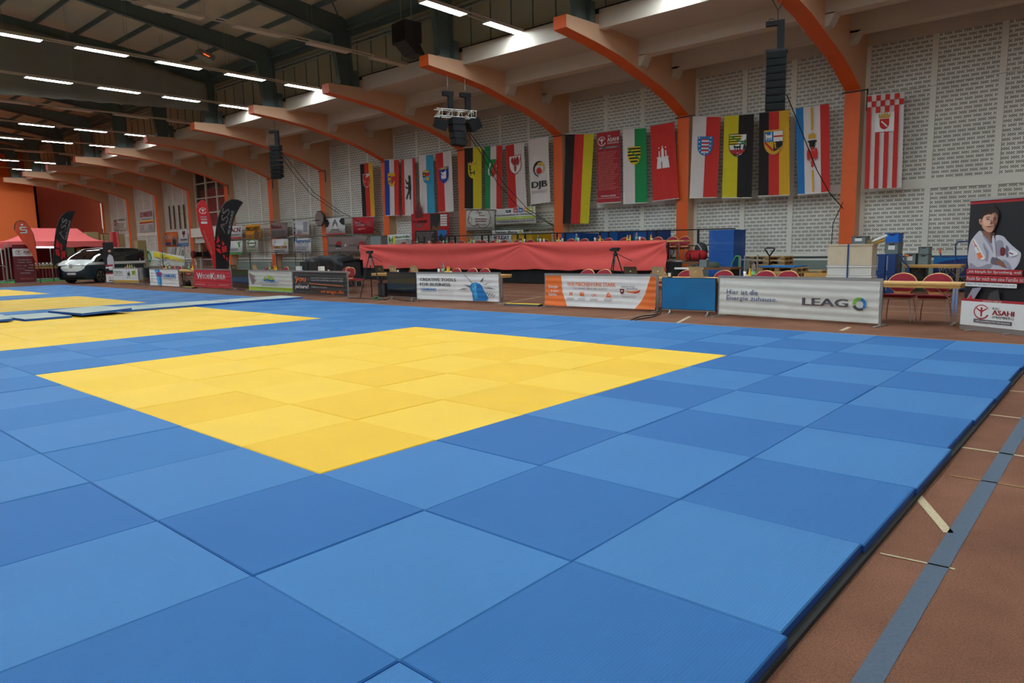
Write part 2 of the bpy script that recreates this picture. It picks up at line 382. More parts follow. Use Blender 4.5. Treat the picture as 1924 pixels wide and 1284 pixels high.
# plain margins, ribs and bands stand proud of the perforated fields
mb.box(XL, XR, 21.08, 21.14, .90, 1.06, 'white_paint').box(XL, XR, 21.05, 21.14, .82, .90, 'white_paint').box(XL, XR, 21.09, 21.14, 7.95, 9.0, 'cream_paint')
mb.box(XL, XR, 21.09, 21.14, 3.14, 3.42, 'white_paint')
for i in range(-3, 11):
    for dx in (-.10, .62): pass
    for k in (1, 2):
        x = LX(i)-.06-1.83*k; mb.box(x-.09, x+.09, 21.10, 21.14, .9, 8.0, 'white_paint')
    mb.box(LX(i)-.12, LX(i)+.64, 21.11, 21.14, 0, 8.6, 'white_paint')
wall_b = struct('wall_back', mb)
dm = MB().box(XL, XR, 21.0, 21.14, 0, .82, 'dado_paint')
tag(dm.build('trim_1'), kind='structure')
pp = MB()
pp.cyl((XL, 21.02, .935), (XR, 21.02, .935), .03, 'pipe_paint', n=8)
tag(pp.build('heating_pipe'), 'dark grey heating pipe running low along the perforated wall', 'pipe')
# pillars with their cantilever arms
for i in range(-2, 12):
    x = LX(i); mb = MB()
    mb.box(x, x+.5, 20.6, 21.12, 0, 6.3, 'salmon_paint')
    mb.add([(x-.001, 20.595, 0), (x+.501, 20.595, 0), (x+.501, 20.595, 6.5), (x-.001, 20.595, 6.5)], [(0, 1, 2, 3)], 'orange_paint')
    prof = ARM+[(20.6, 6.3), (21.12, 6.3), (21.12, 8.9), (14.4, 8.9), (14.4, 8.56), (12.65, 8.5)]
    n = len(prof); vs = [(x, a, b_) for a, b_ in prof]+[(x+.5, a, b_) for a, b_ in prof]
    mb.add(vs, [list(range(n))[::-1], list(range(n, 2*n))], 'salmon_paint')
    und = [(j, n+j, n+j+1, j+1) for j in range(len(ARM)-1)]; mb.add(vs, und, 'orange_paint')
    mb.add(vs, [(n-1, 2*n-1, n, 0)], 'orange_paint')
    mb.add(vs, [(j, n+j, n+(j+1) % n, (j+1) % n) for j in range(len(ARM)-1, n-1)], 'salmon_paint')
    struct('pillar', mb)
# side aisle ceiling with its two down-stand beams and the fascia
mb = MB().box(XL, XR, 14.6, 21.4, 8.56, 8.8, 'cream_paint')
struct('ceiling', mb)
for i in range(-3, 12):
    x0, x1 = LX(i)+.5, LX(i-1)
    mb = MB().box(x0, x1, 14.4, 14.62, 8.42, 9.02, 'cream_paint'); struct('beam', mb)
    for Y_, z_ in ((16.8, 8.02), (19.18, 7.98)):
        mb = MB().box(x0, x1, Y_, Y_+.44, z_, 8.58, 'cream_paint')
        for s_ in (0, 1):
            xa = x0 if s_ == 0 else x1; d = 1 if s_ == 0 else -1
            mb.prism([(xa, 8.05), (xa, 7.66), (xa+d*.12, 7.7), (xa+d*.3, 8.05)], .44, 'cream_paint', 'xz', Y_)
        struct('beam', mb)
# steel frames
def roofz(y): return 12.78-.09*abs(y)
for i in range(-2, 12):
    x = LX(i)+.2; w = .11
    raf = [(14.25, 8.55), (13.75, 8.55), (13.3, 8.56), (13.02, 10.55), (12.2, 10.68), (10.9, 10.92), (9.6, 11.07), (8.0, 11.3), (5.5, 11.62), (0, 12.1), (0, roofz(0)-.16), (5.5, roofz(5.5)-.16), (13.6, roofz(13.6)-.16), (14.25, 11.3)]
    mb = MB(); mb.prism([raf[1], raf[2], raf[3], raf[4], raf[5], raf[6], raf[7], raf[8], raf[9], raf[10], raf[11], raf[12], (14.0, 11.2), (13.95, 8.55)], .03, 'steel_green', 'yz', x+.1)
    low = [(13.3, 8.56), (13.02, 10.55), (12.2, 10.68), (10.9, 10.92), (9.6, 11.07), (8.0, 11.3), (5.5, 11.62), (0, 12.1)]
    for (a0, b0), (a1, b1) in zip(low, low[1:]):
        mb.add([(x, a0, b0), (x+.24, a0, b0), (x+.24, a1, b1), (x, a1, b1)], [(0, 1, 2, 3)], 'steel_green')
        mb.add([(x, a0, b0+.02), (x+.24, a0, b0+.02), (x+.24, a1, b1+.02), (x, a1, b1+.02)], [(3, 2, 1, 0)], 'steel_green')
    mb.box(x, x+.24, 13.92, 13.95, 8.55, 11.2, 'steel_green')
    mb.box(x-.05, x+.29, 13.15, 14.35, 8.52, 8.57, 'steel_green').box(x, x+.22, 14.02, 14.3, 8.55, 9.25, 'steel_green').cyl((x+.1, 14.0, 9.2), (x+.1, 14.0, 9.6), .07, 'steel_green')
    # mirrored half of the rafter, down to the far side of the hall
    mb.prism([(0, 12.1), (0, roofz(0)-.16), (-14.2, roofz(14.2)-.16), (-14.2, 10.6)], .03, 'steel_green', 'yz', x+.1)
    struct('roof_rafter', mb)
    if i == 5:
        cur = MB(); top = [(14.0-.62, 10.55), (12.2, 10.72), (10.9, 10.98), (8.0, 11.36), (6.9, 11.5), (4.3, 11.75), (0, 12.15), (-6, 11.6)]
        def ct(a, b_):
            y = 13.4-a*19.4
            zt = 10.55
            for (y0, z0), (y1, z1) in zip(top, top[1:]):
                if y1 <= y <= y0: zt = z0+(z1-z0)*(y0-y)/(y0-y1); break
            z0 = 9.12-.05*(13.4-y) if y > 0 else 8.5
            return (x+.5+.05*math.sin(a*60)+.03*math.sin(a*23+b_*5), y, z0+(zt-z0)*b_+.02*math.sin(a*130))
        cur.grid(ct, 120, 8, 'curtain_grey')
        tag(cur.build('divider_curtain', solid=.02), 'raised dark grey divider curtain gathered under one roof rafter', 'curtain')
for y in [12.4-1.67*k for k in range(16)]:
    z = roofz(y)
    struct('roof_purlin', MB().box(XL, XR, y-.04, y+.04, z-.2, z, 'steel_green'))
mb = MB()
for s_ in (1, -1):
    vs = [(XL, 0, roofz(0)), (XR, 0, roofz(0)), (XR, s_*14.9, roofz(14.9)), (XL, s_*14.9, roofz(14.9))]
    mb.add(vs+[(a, b_, c+.12) for a, b_, c in vs], [(0, 1, 2, 3), (4, 7, 6, 5), (2, 3, 7, 6)], 'roof_sheet')
struct('roof_panels', mb)
# eaves girder and upper wall of sheet panels above the aisle roof
mb = MB().box(XL, XR, 14.75, 14.85, 8.7, 11.5, 'clad_sheet')
x = XL
while x < XR: mb.box(x, x+.03, 14.72, 14.76, 9.0, 10.75, 'steel_green'); x += 1.02
struct('wall_clerestory', mb)
struct('roof_gutter_beam', MB().box(XL, XR, 14.55, 14.8, 9.0, 9.12, 'black').box(XL, XR, 14.3, 14.75, 11.0, 11.35, 'steel_green'))
mb = MB().cyl((XL, 14.66, 10.74), (XR, 14.66, 10.74), .06, 'steel_light').cyl((XL, 14.66, 10.56), (XR, 14.66, 10.56), .05, 'steel_light')
tag(mb.build('roof_pipe'), 'pair of pale pipes running below the eaves along the sheet wall', 'pipe')
for i in range(0, 9):   # portal beams between the frame heads
    struct('eaves_beam', MB().box(LX(i+1)+.44, LX(i)+.2, 13.75, 13.8, 10.9, 11.3, 'steel_green').box(LX(i+1)+.44, LX(i)+.2, 13.68, 13.87, 10.88, 10.91, 'steel_green'))
for i, y0 in ((2, 11.0), (3, 9.3)):   # roof bracing near the columns
    a = Vector((LX(i)+.2, 13.6, 11.25)); c = Vector((LX(i-1), y0-1.5, roofz(y0-1.5)-.25)); struct('roof_brace', MB().cyl(a, c, .035, 'steel_green'))
# other walls of the hall (behind and beside the camera)
struct('wall_front', MB().box(XL, XR, -21.8, -21.5, 0, 9.0, 'cream_paint').box(XL, XR, -15.0, -14.8, 8.6, 11.6, 'clad_sheet').box(XL, XR, -21.6, -14.8, 8.6, 8.8, 'cream_paint'))
struct('wall_right', MB().box(XR, XR+.3, -21.8, 21.6, 0, 12.9, 'cream_paint'))
mb = MB().box(XL-.3, XL, -21.8, 15.55, 0, 12.9, 'panel_orange').box(XL-2.3, XL-2, 15.5, 21.6, 0, 12.9, 'panel_maroon').box(XL-2.2, XL, 15.35, 15.55, 0, 12.9, 'panel_orange')
struct('wall_left', mb)
# ceiling luminaires on twin rails
LIT = {-1: True, 0: True, 1: True, 2: False, 3: True, 4: True, 5: False, 6: True, 7: True, 8: False, 9: True, 10: True, -2: True, 11: False}
def lamp_mesh(on):
    e = empty('ceiling_light')
    MB().box(-.19, .19, -.885, .885, .02, .075, 'lamp_housing').box(-.19, -.175, -.885, .885, -.01, .02, 'lamp_housing').box(.175, .19, -.885, .885, -.01, .02, 'lamp_housing').box(-.175, .175, -.885, -.87, -.01, .02, 'lamp_housing').box(-.175, .175, .87, .885, -.01, .02, 'lamp_housing').build('housing', e)
    MB().box(-.172, .172, -.868, .868, -.002, .018, 'lamp_on' if on else 'lamp_off').build('diffuser', e)
    return e
proto = {}
nrow = 0
for r in range(-2, 11):
    xr = LX(r)+.5-BAY/2+.02 - BAY*0; xr = LX(r)-2.9
    on = LIT.get(r, True); nrow += 1
    ys = [13.6-2.83*k for k in range(10)]
    vis = proj((xr, 13.6, 9))
    rail = MB().box(xr-.16, xr-.12, -13, 14.5, 9.06, 9.10, 'rail_white').box(xr+.12, xr+.16, -13, 14.5, 9.06, 9.10, 'rail_white')
    rm = rail.build('lamp_rail'); tag(rm, 'twin white rail carrying the %s row of ceiling lights from the right' % ordi(nrow), 'light rail', 'rails of the ceiling lights')
    for y in (2, 6, 10):
        for sx_ in (-.14, .14): MB().cyl((xr+sx_, y, 9.1), (xr+sx_, y, roofz(y)), .006, 'steel_light', n=4).build('suspension_wire', rm)
    for k, y in enumerate(ys):
        lab = '%s ceiling light, %s from the wall, %s row from right' % ('lit' if on else 'unlit', ordi(k+1), ordi(nrow))
        if on not in proto:
            proto[on] = lamp_mesh(on); o = proto[on]; o.location = (xr, y, 8.99); tag(o, lab, 'ceiling light', 'ceiling lights on rails')
        else:
            copy_tree(proto[on], (xr, y, 8.99), 0, lab, 'ceiling lights on rails')
# ================================================================ judo mats
def mat_tile(name, c1, rough):
    m = bpy.data.materials.new(name); m.use_nodes = True; N = m.node_tree.nodes; L = m.node_tree.links; b = N['Principled BSDF']
    b.inputs['Roughness'].default_value = rough; b.inputs['Specular IOR Level'].default_value = .3
    tc = N.new('ShaderNodeTexCoord'); geo = N.new('ShaderNodeNewGeometry')
    nz = N.new('ShaderNodeTexNoise'); nz.inputs['Scale'].default_value = 1.3; nz.inputs['Detail'].default_value = 6; L.new(geo.outputs['Position'], nz.inputs['Vector'])
    mp = N.new('ShaderNodeMapping'); mp.inputs['Scale'].default_value = (2.2, 14, 1); mp.inputs['Rotation'].default_value = (0, 0, .7); L.new(geo.outputs['Position'], mp.inputs['Vector'])
    sc = N.new('ShaderNodeTexNoise'); sc.inputs['Scale'].default_value = 1.5; sc.inputs['Detail'].default_value = 3; L.new(mp.outputs[0], sc.inputs['Vector'])
    rs = N.new('ShaderNodeValToRGB'); rs.color_ramp.elements[0].position = .70; rs.color_ramp.elements[1].position = .80; rs.color_ramp.elements[0].color = (0, 0, 0, 1); rs.color_ramp.elements[1].color = (.35, .35, .35, 1); L.new(sc.outputs['Fac'], rs.inputs[0])
    a = N.new('ShaderNodeMix'); a.data_type = 'RGBA'; base = rgb(*c1)
    a.inputs[6].default_value = tuple(x*.93 for x in base[:3])+(1,); a.inputs[7].default_value = tuple(x*1.07 for x in base[:3])+(1,); L.new(nz.outputs['Fac'], a.inputs[0])
    c = N.new('ShaderNodeMix'); c.data_type = 'RGBA'; c.inputs[7].default_value = tuple(min(1, x*1.15+.07) for x in base[:3])+(1,); L.new(rs.outputs[0], c.inputs[0]); L.new(a.outputs[2], c.inputs[6]); L.new(c.outputs[2], b.inputs['Base Color'])
    wv = N.new('ShaderNodeTexWave'); wv.inputs['Scale'].default_value = 22; wv.inputs['Distortion'].default_value = .3; L.new(tc.outputs['Object'], wv.inputs['Vector'])
    bp = N.new('ShaderNodeBump'); bp.inputs['Strength'].default_value = .25; bp.inputs['Distance'].default_value = .004; L.new(wv.outputs['Fac'], bp.inputs['Height']); L.new(bp.outputs['Normal'], b.inputs['Normal'])
    MATS[name] = m
mat_tile('mat_blue_a', (52, 114, 166), .55); mat_tile('mat_blue_b', (32, 98, 154), .6); mat_tile('mat_blue_c', (44, 108, 161), .6); mat_tile('mat_yellow_a', (240, 193, 56), .55); mat_tile('mat_yellow_b', (235, 184, 42), .6); mat_tile('mat_yellow_c', (239, 191, 52), .6)  # lighter, mid and darker copies paint the alternating grain sheen into the base colour
TH0, TH1 = .025, .065
def tile_bm(w, d, top):
    mb = MB(); e = .006; x0, x1, y0, y1 = -w/2, w/2, -d/2, d/2
    vs = [(x0, y0, TH0), (x1, y0, TH0), (x1, y1, TH0), (x0, y1, TH0), (x0, y0, TH1-e), (x1, y0, TH1-e), (x1, y1, TH1-e), (x0, y1, TH1-e), (x0+e, y0+e, TH1), (x1-e, y0+e, TH1), (x1-e, y1-e, TH1), (x0+e, y1-e, TH1)]
    side = 'blue_mat_side' if 'blue' in top else 'stack_yellow'
    mb.add(vs, [(0, 1, 5, 4), (1, 2, 6, 5), (2, 3, 7, 6), (3, 0, 4, 7), (3, 2, 1, 0)], side)
    mb.add(vs, [(4, 5, 9, 8), (5, 6, 10, 9), (6, 7, 11, 10), (7, 4, 8, 11), (8, 9, 10, 11)], top)
    return mb
TM = {}
def is_yel(i, j): return j in range(-3, 3) and ((-6 <= i < 0) or (-15 <= i < -9) or (-24 <= i < -18) or (-33 <= i < -27))
cells = []; unseen = []
for i in range(-36, 3):
    for j in range(-8, 6):
        P4 = [proj((i+a, j+b_, TH1)) for a in (0, 1) for b_ in (0, 1)]
        if any(p is None for p in P4):
            ok = any(p is not None and -200 < p[0] < 2100 and p[1] < 1400 for p in P4); area = 9e5 if ok else 0
            if not ok: unseen.append((0, i, j)); continue
        else:
            us = [p[0] for p in P4]; vs_ = [p[1] for p in P4]
            if max(us) < -5 or min(us) > 1930 or min(vs_) > 1300: unseen.append((0, i, j)); continue
            q4 = [P4[0], P4[1], P4[3], P4[2]]; area = abs(sum(q4[k][0]*q4[(k+1) % 4][1]-q4[(k+1) % 4][0]*q4[k][1] for k in range(4)))/2
        cells.append((area, i, j))
cells.sort(reverse=True)
cells += unseen
rest = {'blue': MB(), 'yellow': MB()}
cnt = {'blue': 0, 'yellow': 0}
def tile_xy(i, j):
    x0, x1 = float(i), float(i+1)
    if x1 == 3: x1 = 2.955+.012*((j*7) % 3-1)
    return x0, x1, float(j), float(j+1)
for area, i, j in cells:
    yel = is_yel(i, j); kind = 'yellow' if yel else 'blue'; par = (i+j) % 2
    mt = 'mat_%s_%s' % (kind, 'a' if par else ('c' if i < (-3 if yel else -1) else 'b')); x0, x1, y0, y1 = tile_xy(i, j); g = .002  # checkered tone stands in for grain sheen, with softer contrast further left
    if cnt['blue']+cnt['yellow'] < 300 and area > 0:
        cnt[kind] += 1; w, d = x1-x0-g, y1-y0-g; key = (mt, round(w, 3))
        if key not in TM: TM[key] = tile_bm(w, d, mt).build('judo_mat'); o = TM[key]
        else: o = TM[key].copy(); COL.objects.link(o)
        o.location = ((x0+x1)/2, (y0+y1)/2, 0)
        if yel:
            sq = 'front' if i >= -6 else 'second' if i >= -15 else 'third' if i >= -24 else 'farthest'
            c_ = {'front': -1-i, 'second': -10-i, 'third': -19-i, 'farthest': -28-i}[sq]+1
            lab = 'yellow judo mat, %s column from right, %s from far edge, %s yellow square' % (ordi(c_), ordi(3-j), sq)
        else: lab = 'blue judo mat, %s column from right edge, %s from far edge' % (ordi(3-i), ordi(6-j))
        tag(o, lab, 'judo mat', '%s judo mats laid edge to edge' % kind)
        # slight height steps where mats do not sit flush
        o.location.z = .002*((i*13+j*7) % 3)
    else:
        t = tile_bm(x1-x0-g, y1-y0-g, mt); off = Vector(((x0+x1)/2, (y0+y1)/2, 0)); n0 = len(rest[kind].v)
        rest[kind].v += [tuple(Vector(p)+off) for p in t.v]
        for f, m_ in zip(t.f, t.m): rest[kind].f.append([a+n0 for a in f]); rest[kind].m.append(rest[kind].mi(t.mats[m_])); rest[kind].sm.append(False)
for kind, mb in rest.items():
    if mb.v: tag(mb.build('judo_mat_field'), 'mass of the farthest and outermost %s judo mats of the floor' % kind, 'judo mats', kind='stuff')
tag(MB().box(-36, 2.975, -8, 6.0, .001, .024, 'rubber').build('rubber_underlay'), 'dark rubber underlay showing as a strip under the mat edge', 'underlay')
# loose grey foam mats along the joint
for k, (x0, x1, y0, y1, z0, tilt, rz) in enumerate([(-16.2, -15.0, 5.15, 6.3, .07, 0, 0), (-16.2, -15.02, 3.98, 5.13, .07, 0, .01), (-16.25, -14.98, 2.98, 3.93, .07, 0, .0), (-16.25, -14.9, 2.05, 2.95, .07, 0, .02), (-16.3, -14.85, 1.28, 2.02, .07, 0, .0), (-16.0, -14.3, -.02, 1.12, .13, .03, .12), (-15.9, -14.35, -1.05, -.12, .07, 0, .05), (-16.0, -14.5, -2.3, -1.12, .085, .02, -.1), (-16.0, -14.5, -3.6, -2.35, .07, 0, .02)]):
    mb = MB(); w, d = (x1-x0), (y1-y0)
    mb.box(-w/2, w/2, -d/2, d/2, 0, .045, 'blue_mat_side').box(-w/2+.004, w/2-.004, -d/2+.004, d/2-.004, .045, .052, 'foam_grey')
    o = mb.build('foam_mat', loc=((x0+x1)/2, (y0+y1)/2, z0)); o.rotation_euler = (tilt, 0, rz)
    tag(o, 'grey-topped blue foam mat lying on the joint, %s from the far edge' % ordi(k+1), 'foam mat', 'loose grey foam mats in a row')
# ================================================================ flags and signs on the wall
def wpart(mb, name, root, **k):
    o = mb.build(name, root, **k); o.location = -root.location; return o
def sheet_at(px, Y, disp=None, off=.012):
    """px: TL, TR, BL, BR picture points, all in the upright plane Y"""
    tl, tr, bl, br = [atY(u, v, Y) for u, v in px]
    return Sheet(bl, br, tl, tr, disp, off)
def sdone(sh, name, root):
    if sh.mb.v: return wpart(sh.mb, name, root)
SHIELD = [(-1, 1.15), (1, 1.15), (1, 0), (.93, -.45), (.7, -.85), (.35, -1.1), (0, -1.2), (-.35, -1.1), (-.7, -.85), (-.93, -.45), (-1, 0)]
BEAR = [(.05, .86), (.0, .78), (.08, .72), (.1, .5), (-.1, .4), (-.35, .6), (-.45, .75), (-.5, .6), (-.3, .3), (.02, .2), (0, 0), (-.25, .02), (-.45, .12), (-.5, -.02), (-.25, -.12), (.0, -.1), (.0, -.3), (-.2, -.6), (-.35, -.85), (-.42, -.98), (-.15, -1), (-.1, -.85), (.15, -.5), (.25, -.75), (.2, -1), (.45, -1), (.42, -.8), (.42, -.4), (.48, -.1), (.42, .3), (.4, .7), (.38, .9), (.3, 1), (.12, 1)]
LION = [(-1, .15), (-.95, .5), (-.72, .55), (-.5, .3), (.45, .32), (.6, .75), (.9, .8), (.72, .6), (.85, .2), (.72, -.5), (.5, -.5), (.5, -.1), (.15, -.12), (.1, -.55), (-.12, -.55), (-.08, -.08), (-.45, -.05), (-.45, -.55), (-.66, -.55), (-.62, 0), (-.85, -.32), (-1, -.25), (-.8, .08)]
HORSE = [(-.55, .75), (-.35, 1), (-.25, .8), (-.05, .45), (.3, .25), (.55, .3), (.75, .55), (.95, .2), (.8, -.1), (.65, -.05), (.55, -.3), (.75, -.7), (.55, -1), (.45, -.65), (.2, -.3), (-.1, -.2), (-.4, -.45), (-.75, -.25), (-.85, -.5), (-.6, -.7), (-.25, -.45), (-.3, -.05), (-.65, .2), (-.9, .0), (-.95, .2), (-.6, .4), (-.4, .5), (-.75, .5)]
EAGLE = [(0, 1), (.15, .9), (.12, .7), (.3, .75), (.5, 1), (.8, .95), (.95, .5), (.85, -.3), (.7, .1), (.62, -.35), (.5, .05), (.42, -.4), (.3, 0), (.15, -.2), (.4, -.6), (.2, -.55), (.25, -.85), (.0, -1), (-.25, -.85), (-.2, -.55), (-.4, -.6), (-.15, -.2), (-.3, 0), (-.42, -.4), (-.5, .05), (-.62, -.35), (-.7, .1), (-.85, -.3), (-.95, .5), (-.8, .95), (-.5, 1), (-.3, .75), (-.12, .7), (-.2, .88)]
CASTLE = [(-1, -1), (1, -1), (.85, .1), (.9, .1), (.9, .35), (.62, .25), (.62, .95), (.4, .95), (.4, .3), (.2, .25), (.2, 1.1), (.0, 1.35), (-.2, 1.1), (-.2, .25), (-.4, .3), (-.4, .95), (-.62, .95), (-.62, .25), (-.9, .35), (-.9, .1), (-.85, .1)]
CROWN = [(-1, 0), (1, 0), (1.1, .8), (.7, .4), (.55, 1), (.3, .4), (0, 1.1), (-.3, .4), (-.55, 1), (-.7, .4), (-1.1, .8)]
FIGURE = [(-.12, -.7), (.12, -.7), (.16, 0), (.9, .5), (.8, .65), (.2, .3), (.14, .42), (.18, .6), (.1, .75), (-.1, .75), (-.18, .6), (-.14, .42), (-.2, .3), (-.8, .65), (-.9, .5), (-.16, 0)]
def emb(sh, pts, cx, cy_, r, m, ry=None):
    ry = (r if ry is None else ry)*sh.w/sh.h
    return sh.poly([(cx+x*r, cy_+y*ry) for x, y in pts], m)
def asahi_logo(sh, cx, cy_, r, m, m2=None):
    sh.ring(cx, cy_, r, r*.1, m, 26, .5, 5.9, r*.2, 1.1); emb(sh, FIGURE, cx, cy_, r*.85, m)
def flag(px, cols, label, draw=None, rods=(False, True), Y=20.42, amp=.02, name='hanging_flag', seed=0, cat='flag', group='flags hanging from the wire on the wall'):
    rnd = random.Random(seed); f1, f2, ph = rnd.uniform(9, 15), rnd.uniform(20, 30), rnd.uniform(0, 6)
    d = lambda a, b: amp*(1.05-b*.8)*(math.sin(a*f1+ph+b*1.5)*.7+math.sin(a*f2-ph+b*2)*.3)
    sh = sheet_at(px, Y, d, .026); root = empty(name, (sh.c[0]+sh.c[1])/2, 0, label, cat, group)
    def colf(i):
        a = (i+.5)/30
        for e, m in cols:
            if a < e: return m
        return cols[-1][1]
    wpart(sh.cloth(30, 20, colf), 'cloth', root)
    if draw: draw(sh); sdone(sh, 'emblem', root)
    for k, on in enumerate(rods):
        if on:
            a, b = (sh.c[2], sh.c[3]) if k == 0 else (sh.c[0], sh.c[1]); wpart(MB().cyl(a, b, .022, 'offwhite'), 'rod', root)
    return root
T3 = 1/3
def shield(sh, cx, cy_, r, m, rim=None):
    if rim: emb(sh, SHIELD, cx, cy_, r*1.08, rim)
    emb(sh, SHIELD, cx, cy_, r, m)
def e_nds(s): shield(s, .5, .68, .26, 'flag_red', 'offwhite'); emb(s, HORSE, .5, .70, .19, 'white')
def e_sh(s):
    shield(s, .5, .64, .26, 'flag_gold'); emb(s, LION, .38, .69, .1, 'flag_blue'); emb(s, LION, .38, .61, .1, 'flag_blue')
    s.poly([(.5, .70), (.76, .70), (.76, .63), (.66, .58), (.5, .57)], 'flag_red'); s.poly([(.55, .69), (.63, .66), (.71, .69), (.67, .64), (.69, .6), (.63, .575), (.57, .6), (.59, .64)], 'white')
def e_ber(s): emb(s, BEAR, .5, .50, .42, 'black', .56)
def e_bay(s):
    shield(s, .5, .64, .24, 'flag_sky'); s.rect(.26, .64, .5, .705, 'flag_black'); emb(s, LION, .38, .67, .09, 'flag_gold'); s.rect(.5, .64, .74, .705, 'flag_red')
    s.poly([(.5, .64), (.56, .68), (.6, .65), (.66, .68), (.7, .65), (.74, .68), (.74, .64)], 'white')
    for k in range(3): s.poly([(.28+.07*k, .57), (.32+.07*k, .6), (.35+.07*k, .635), (.31+.07*k, .61)], 'white')
    s.rect(.52, .58, .72, .62, 'flag_gold'); emb(s, LION, .62, .6, .08, 'flag_black'); emb(s, CROWN, .5, .715, .22, 'flag_gold', .12)
def e_hes(s): shield(s, .5, .62, .3, 'flag_blue'); [s.rect(.34, y, .66, y+.018, m) for y, m in ((.655, 'white'), (.637, 'red'), (.61, 'white'), (.592, 'red'), (.565, 'white'))]; emb(s, LION, .5, .64, .2, 'white'); emb(s, LION, .5, .585, .18, 'white'); emb(s, CROWN, .5, .715, .26, 'gold', .12)
def e_bw(s): shield(s, .5, .62, .26, 'flag_yellow'); [emb(s, LION, .5, .68-.05*k, .2-.02*k, 'flag_black') for k in range(3)]; emb(s, CROWN, .5, .715, .26, 'gold', .14)
def e_nrw(s): shield(s, .45, .66, .3, 'flag_green'); s.poly([(.45, .78), (.75, .78), (.75, .68), (.7, .6), (.6, .54), (.45, .5)], 'flag_red'); s.line([(.4, .76), (.3, .67), (.25, .6), (.3, .54)], .07, 'white'); emb(s, HORSE, .6, .67, .13, 'white', .2)
def e_bb(s): shield(s, .5, .68, .3, 'white', 'asahi_red'); emb(s, EAGLE, .5, .685, .24, 'asahi_red', .3)
def e_djb(s):
    s.ring(.5, .53, .3, .16, 'dark', 26, 1.0, 4.6, .02); s.ring(.56, .54, .22, .12, 'flag_gold', 20, 2.2, -1.4, .02); s.disc(.5, .50, .13, 'flag_red')
    s.text('DJB', .12, .215, .88, .34, 'dark', .04); s.line([(.1, .19), (.9, .19)], .012, 'text_grey'); s.text('DEUTSCHER JUDO BUND E.V.', .14, .155, .86, .175, 'text_grey')
def e_asa(s):
    asahi_logo(s, .24, .875, .16, 'white'); s.text('KSC', .5, .925, .62, .95, 'white', .03); s.text('ASAHI', .48, .86, .95, .912, 'white', .05); s.text('SPREMBERG', .48, .825, .95, .848, 'white'); s.rect(.1, .765, .92, .795, 'text_grey'); s.text('WIR KÄMPFEN FÜR DIE REGION', .13, .77, .89, .789, 'white')
    s.scribble(.1, .18, .93, .73, 22, 'text_pink', .42); s.line([(.03, .4), (.4, .78)], .012, 'text_pink'); s.line([(.1, .3), (.75, .6)], .01, 'text_pink')
    s.text('www.ksc-asahi.de', .2, .09, .82, .115, 'white', .03); s.text('www.facebook.com/ksc-asahi-spremberg', .04, .058, .96, .078, 'offwhite')
def e_sac(s):
    shield(s, .5, .64, .27, 'flag_yellow')
    for k in range(5): y = .72-.042*k; w = .27 if k < 3 else .25-.05*(k-2); s.rect(.5-w, y, .5+w, y+.021, 'flag_black')
    s.line([(.27, .73), (.75, .58)], .045, 'flag_green')
def e_ham(s):
    emb(s, CASTLE, .48, .54, .25, 'white', .3); emb(s, [(-.3, -1), (.3, -1), (.3, -.4), (.15, -.15), (0, -.08), (-.15, -.15), (-.3, -.4)], .48, .54, .25, 'text_pink', .3)
    for x, y in ((.35, .69), (.61, .69)): s.disc(x, y, .025, 'white', 8)
    s.line([(.48, .68), (.48, .72)], .015, 'white'); s.line([(.44, .703), (.52, .703)], .015, 'white')
def e_thu(s):
    shield(s, .5, .64, .27, 'flag_azure')
    for k in range(4): y = .72-.045*k; s.rect(.38, y-.012, .64, y+.006, 'flag_red'); s.rect(.38, y-.028, .64, y-.012, 'white')
    for x, y in ((.3, .74), (.3, .69), (.3, .64), (.33, .59), (.7, .74), (.7, .69), (.7, .64), (.68, .59), (.42, .56), (.58, .56), (.5, .54)): s.disc(x, y, .025, 'white', 8)
def e_san(s):
    shield(s, .5, .64, .28, 'white', 'black'); s.poly([(.22, .76), (.78, .76), (.78, .64), (.22, .64)], 'flag_yellow')
    for k in range(4): s.rect(.22, .75-.03*k-.012, .78, .75-.03*k, 'flag_black')
    s.line([(.24, .75), (.76, .65)], .04, 'flag_green'); s.rect(.62, .705, .78, .76, 'white'); emb(s, EAGLE, .7, .732, .06, 'black'); emb(s, LION, .5, .61, .14, 'black'); s.poly([(.24, .585), (.76, .585), (.7, .55), (.6, .53), (.5, .522), (.4, .53), (.3, .55)], 'asahi_red')
def e_saa(s):
    shield(s, .5, .64, .3, 'flag_gold', 'gold'); s.rect(.2, .645, .5, .765, 'flag_azure'); emb(s, LION, .35, .70, .12, 'white', .2); s.rect(.5, .645, .8, .765, 'white'); s.rect(.62, .645, .67, .765, 'flag_red'); s.rect(.5, .695, .8, .715, 'flag_red')
    s.poly([(.5, .645), (.8, .645), (.79, .6), (.7, .56), (.5, .525)], 'flag_black'); emb(s, LION, .63, .6, .11, 'flag_gold', .2); s.line([(.22, .64), (.48, .54)], .06, 'flag_red')
def e_mv(s):
    s.rect(.46, .73, .52, .99, 'flag_gold'); s.rect(.46, .02, .52, .27, 'flag_gold'); emb(s, [(-1, .3), (-.6, .45), (.6, .45), (1, .3), (.6, .1), (.5, -.5), (.25, -1), (-.25, -1), (-.5, -.5), (-.6, .1)], .49, .58, .16, 'flag_black', .2); emb(s, [(-.4, -.6), (.4, -.6), (.2, -.9), (-.2, -.9)], .49, .58, .16, 'asahi_red', .2); emb(s, CROWN, .49, .635, .11, 'flag_gold', .2); emb(s, EAGLE, .49, .41, .18, 'flag_red', .3)
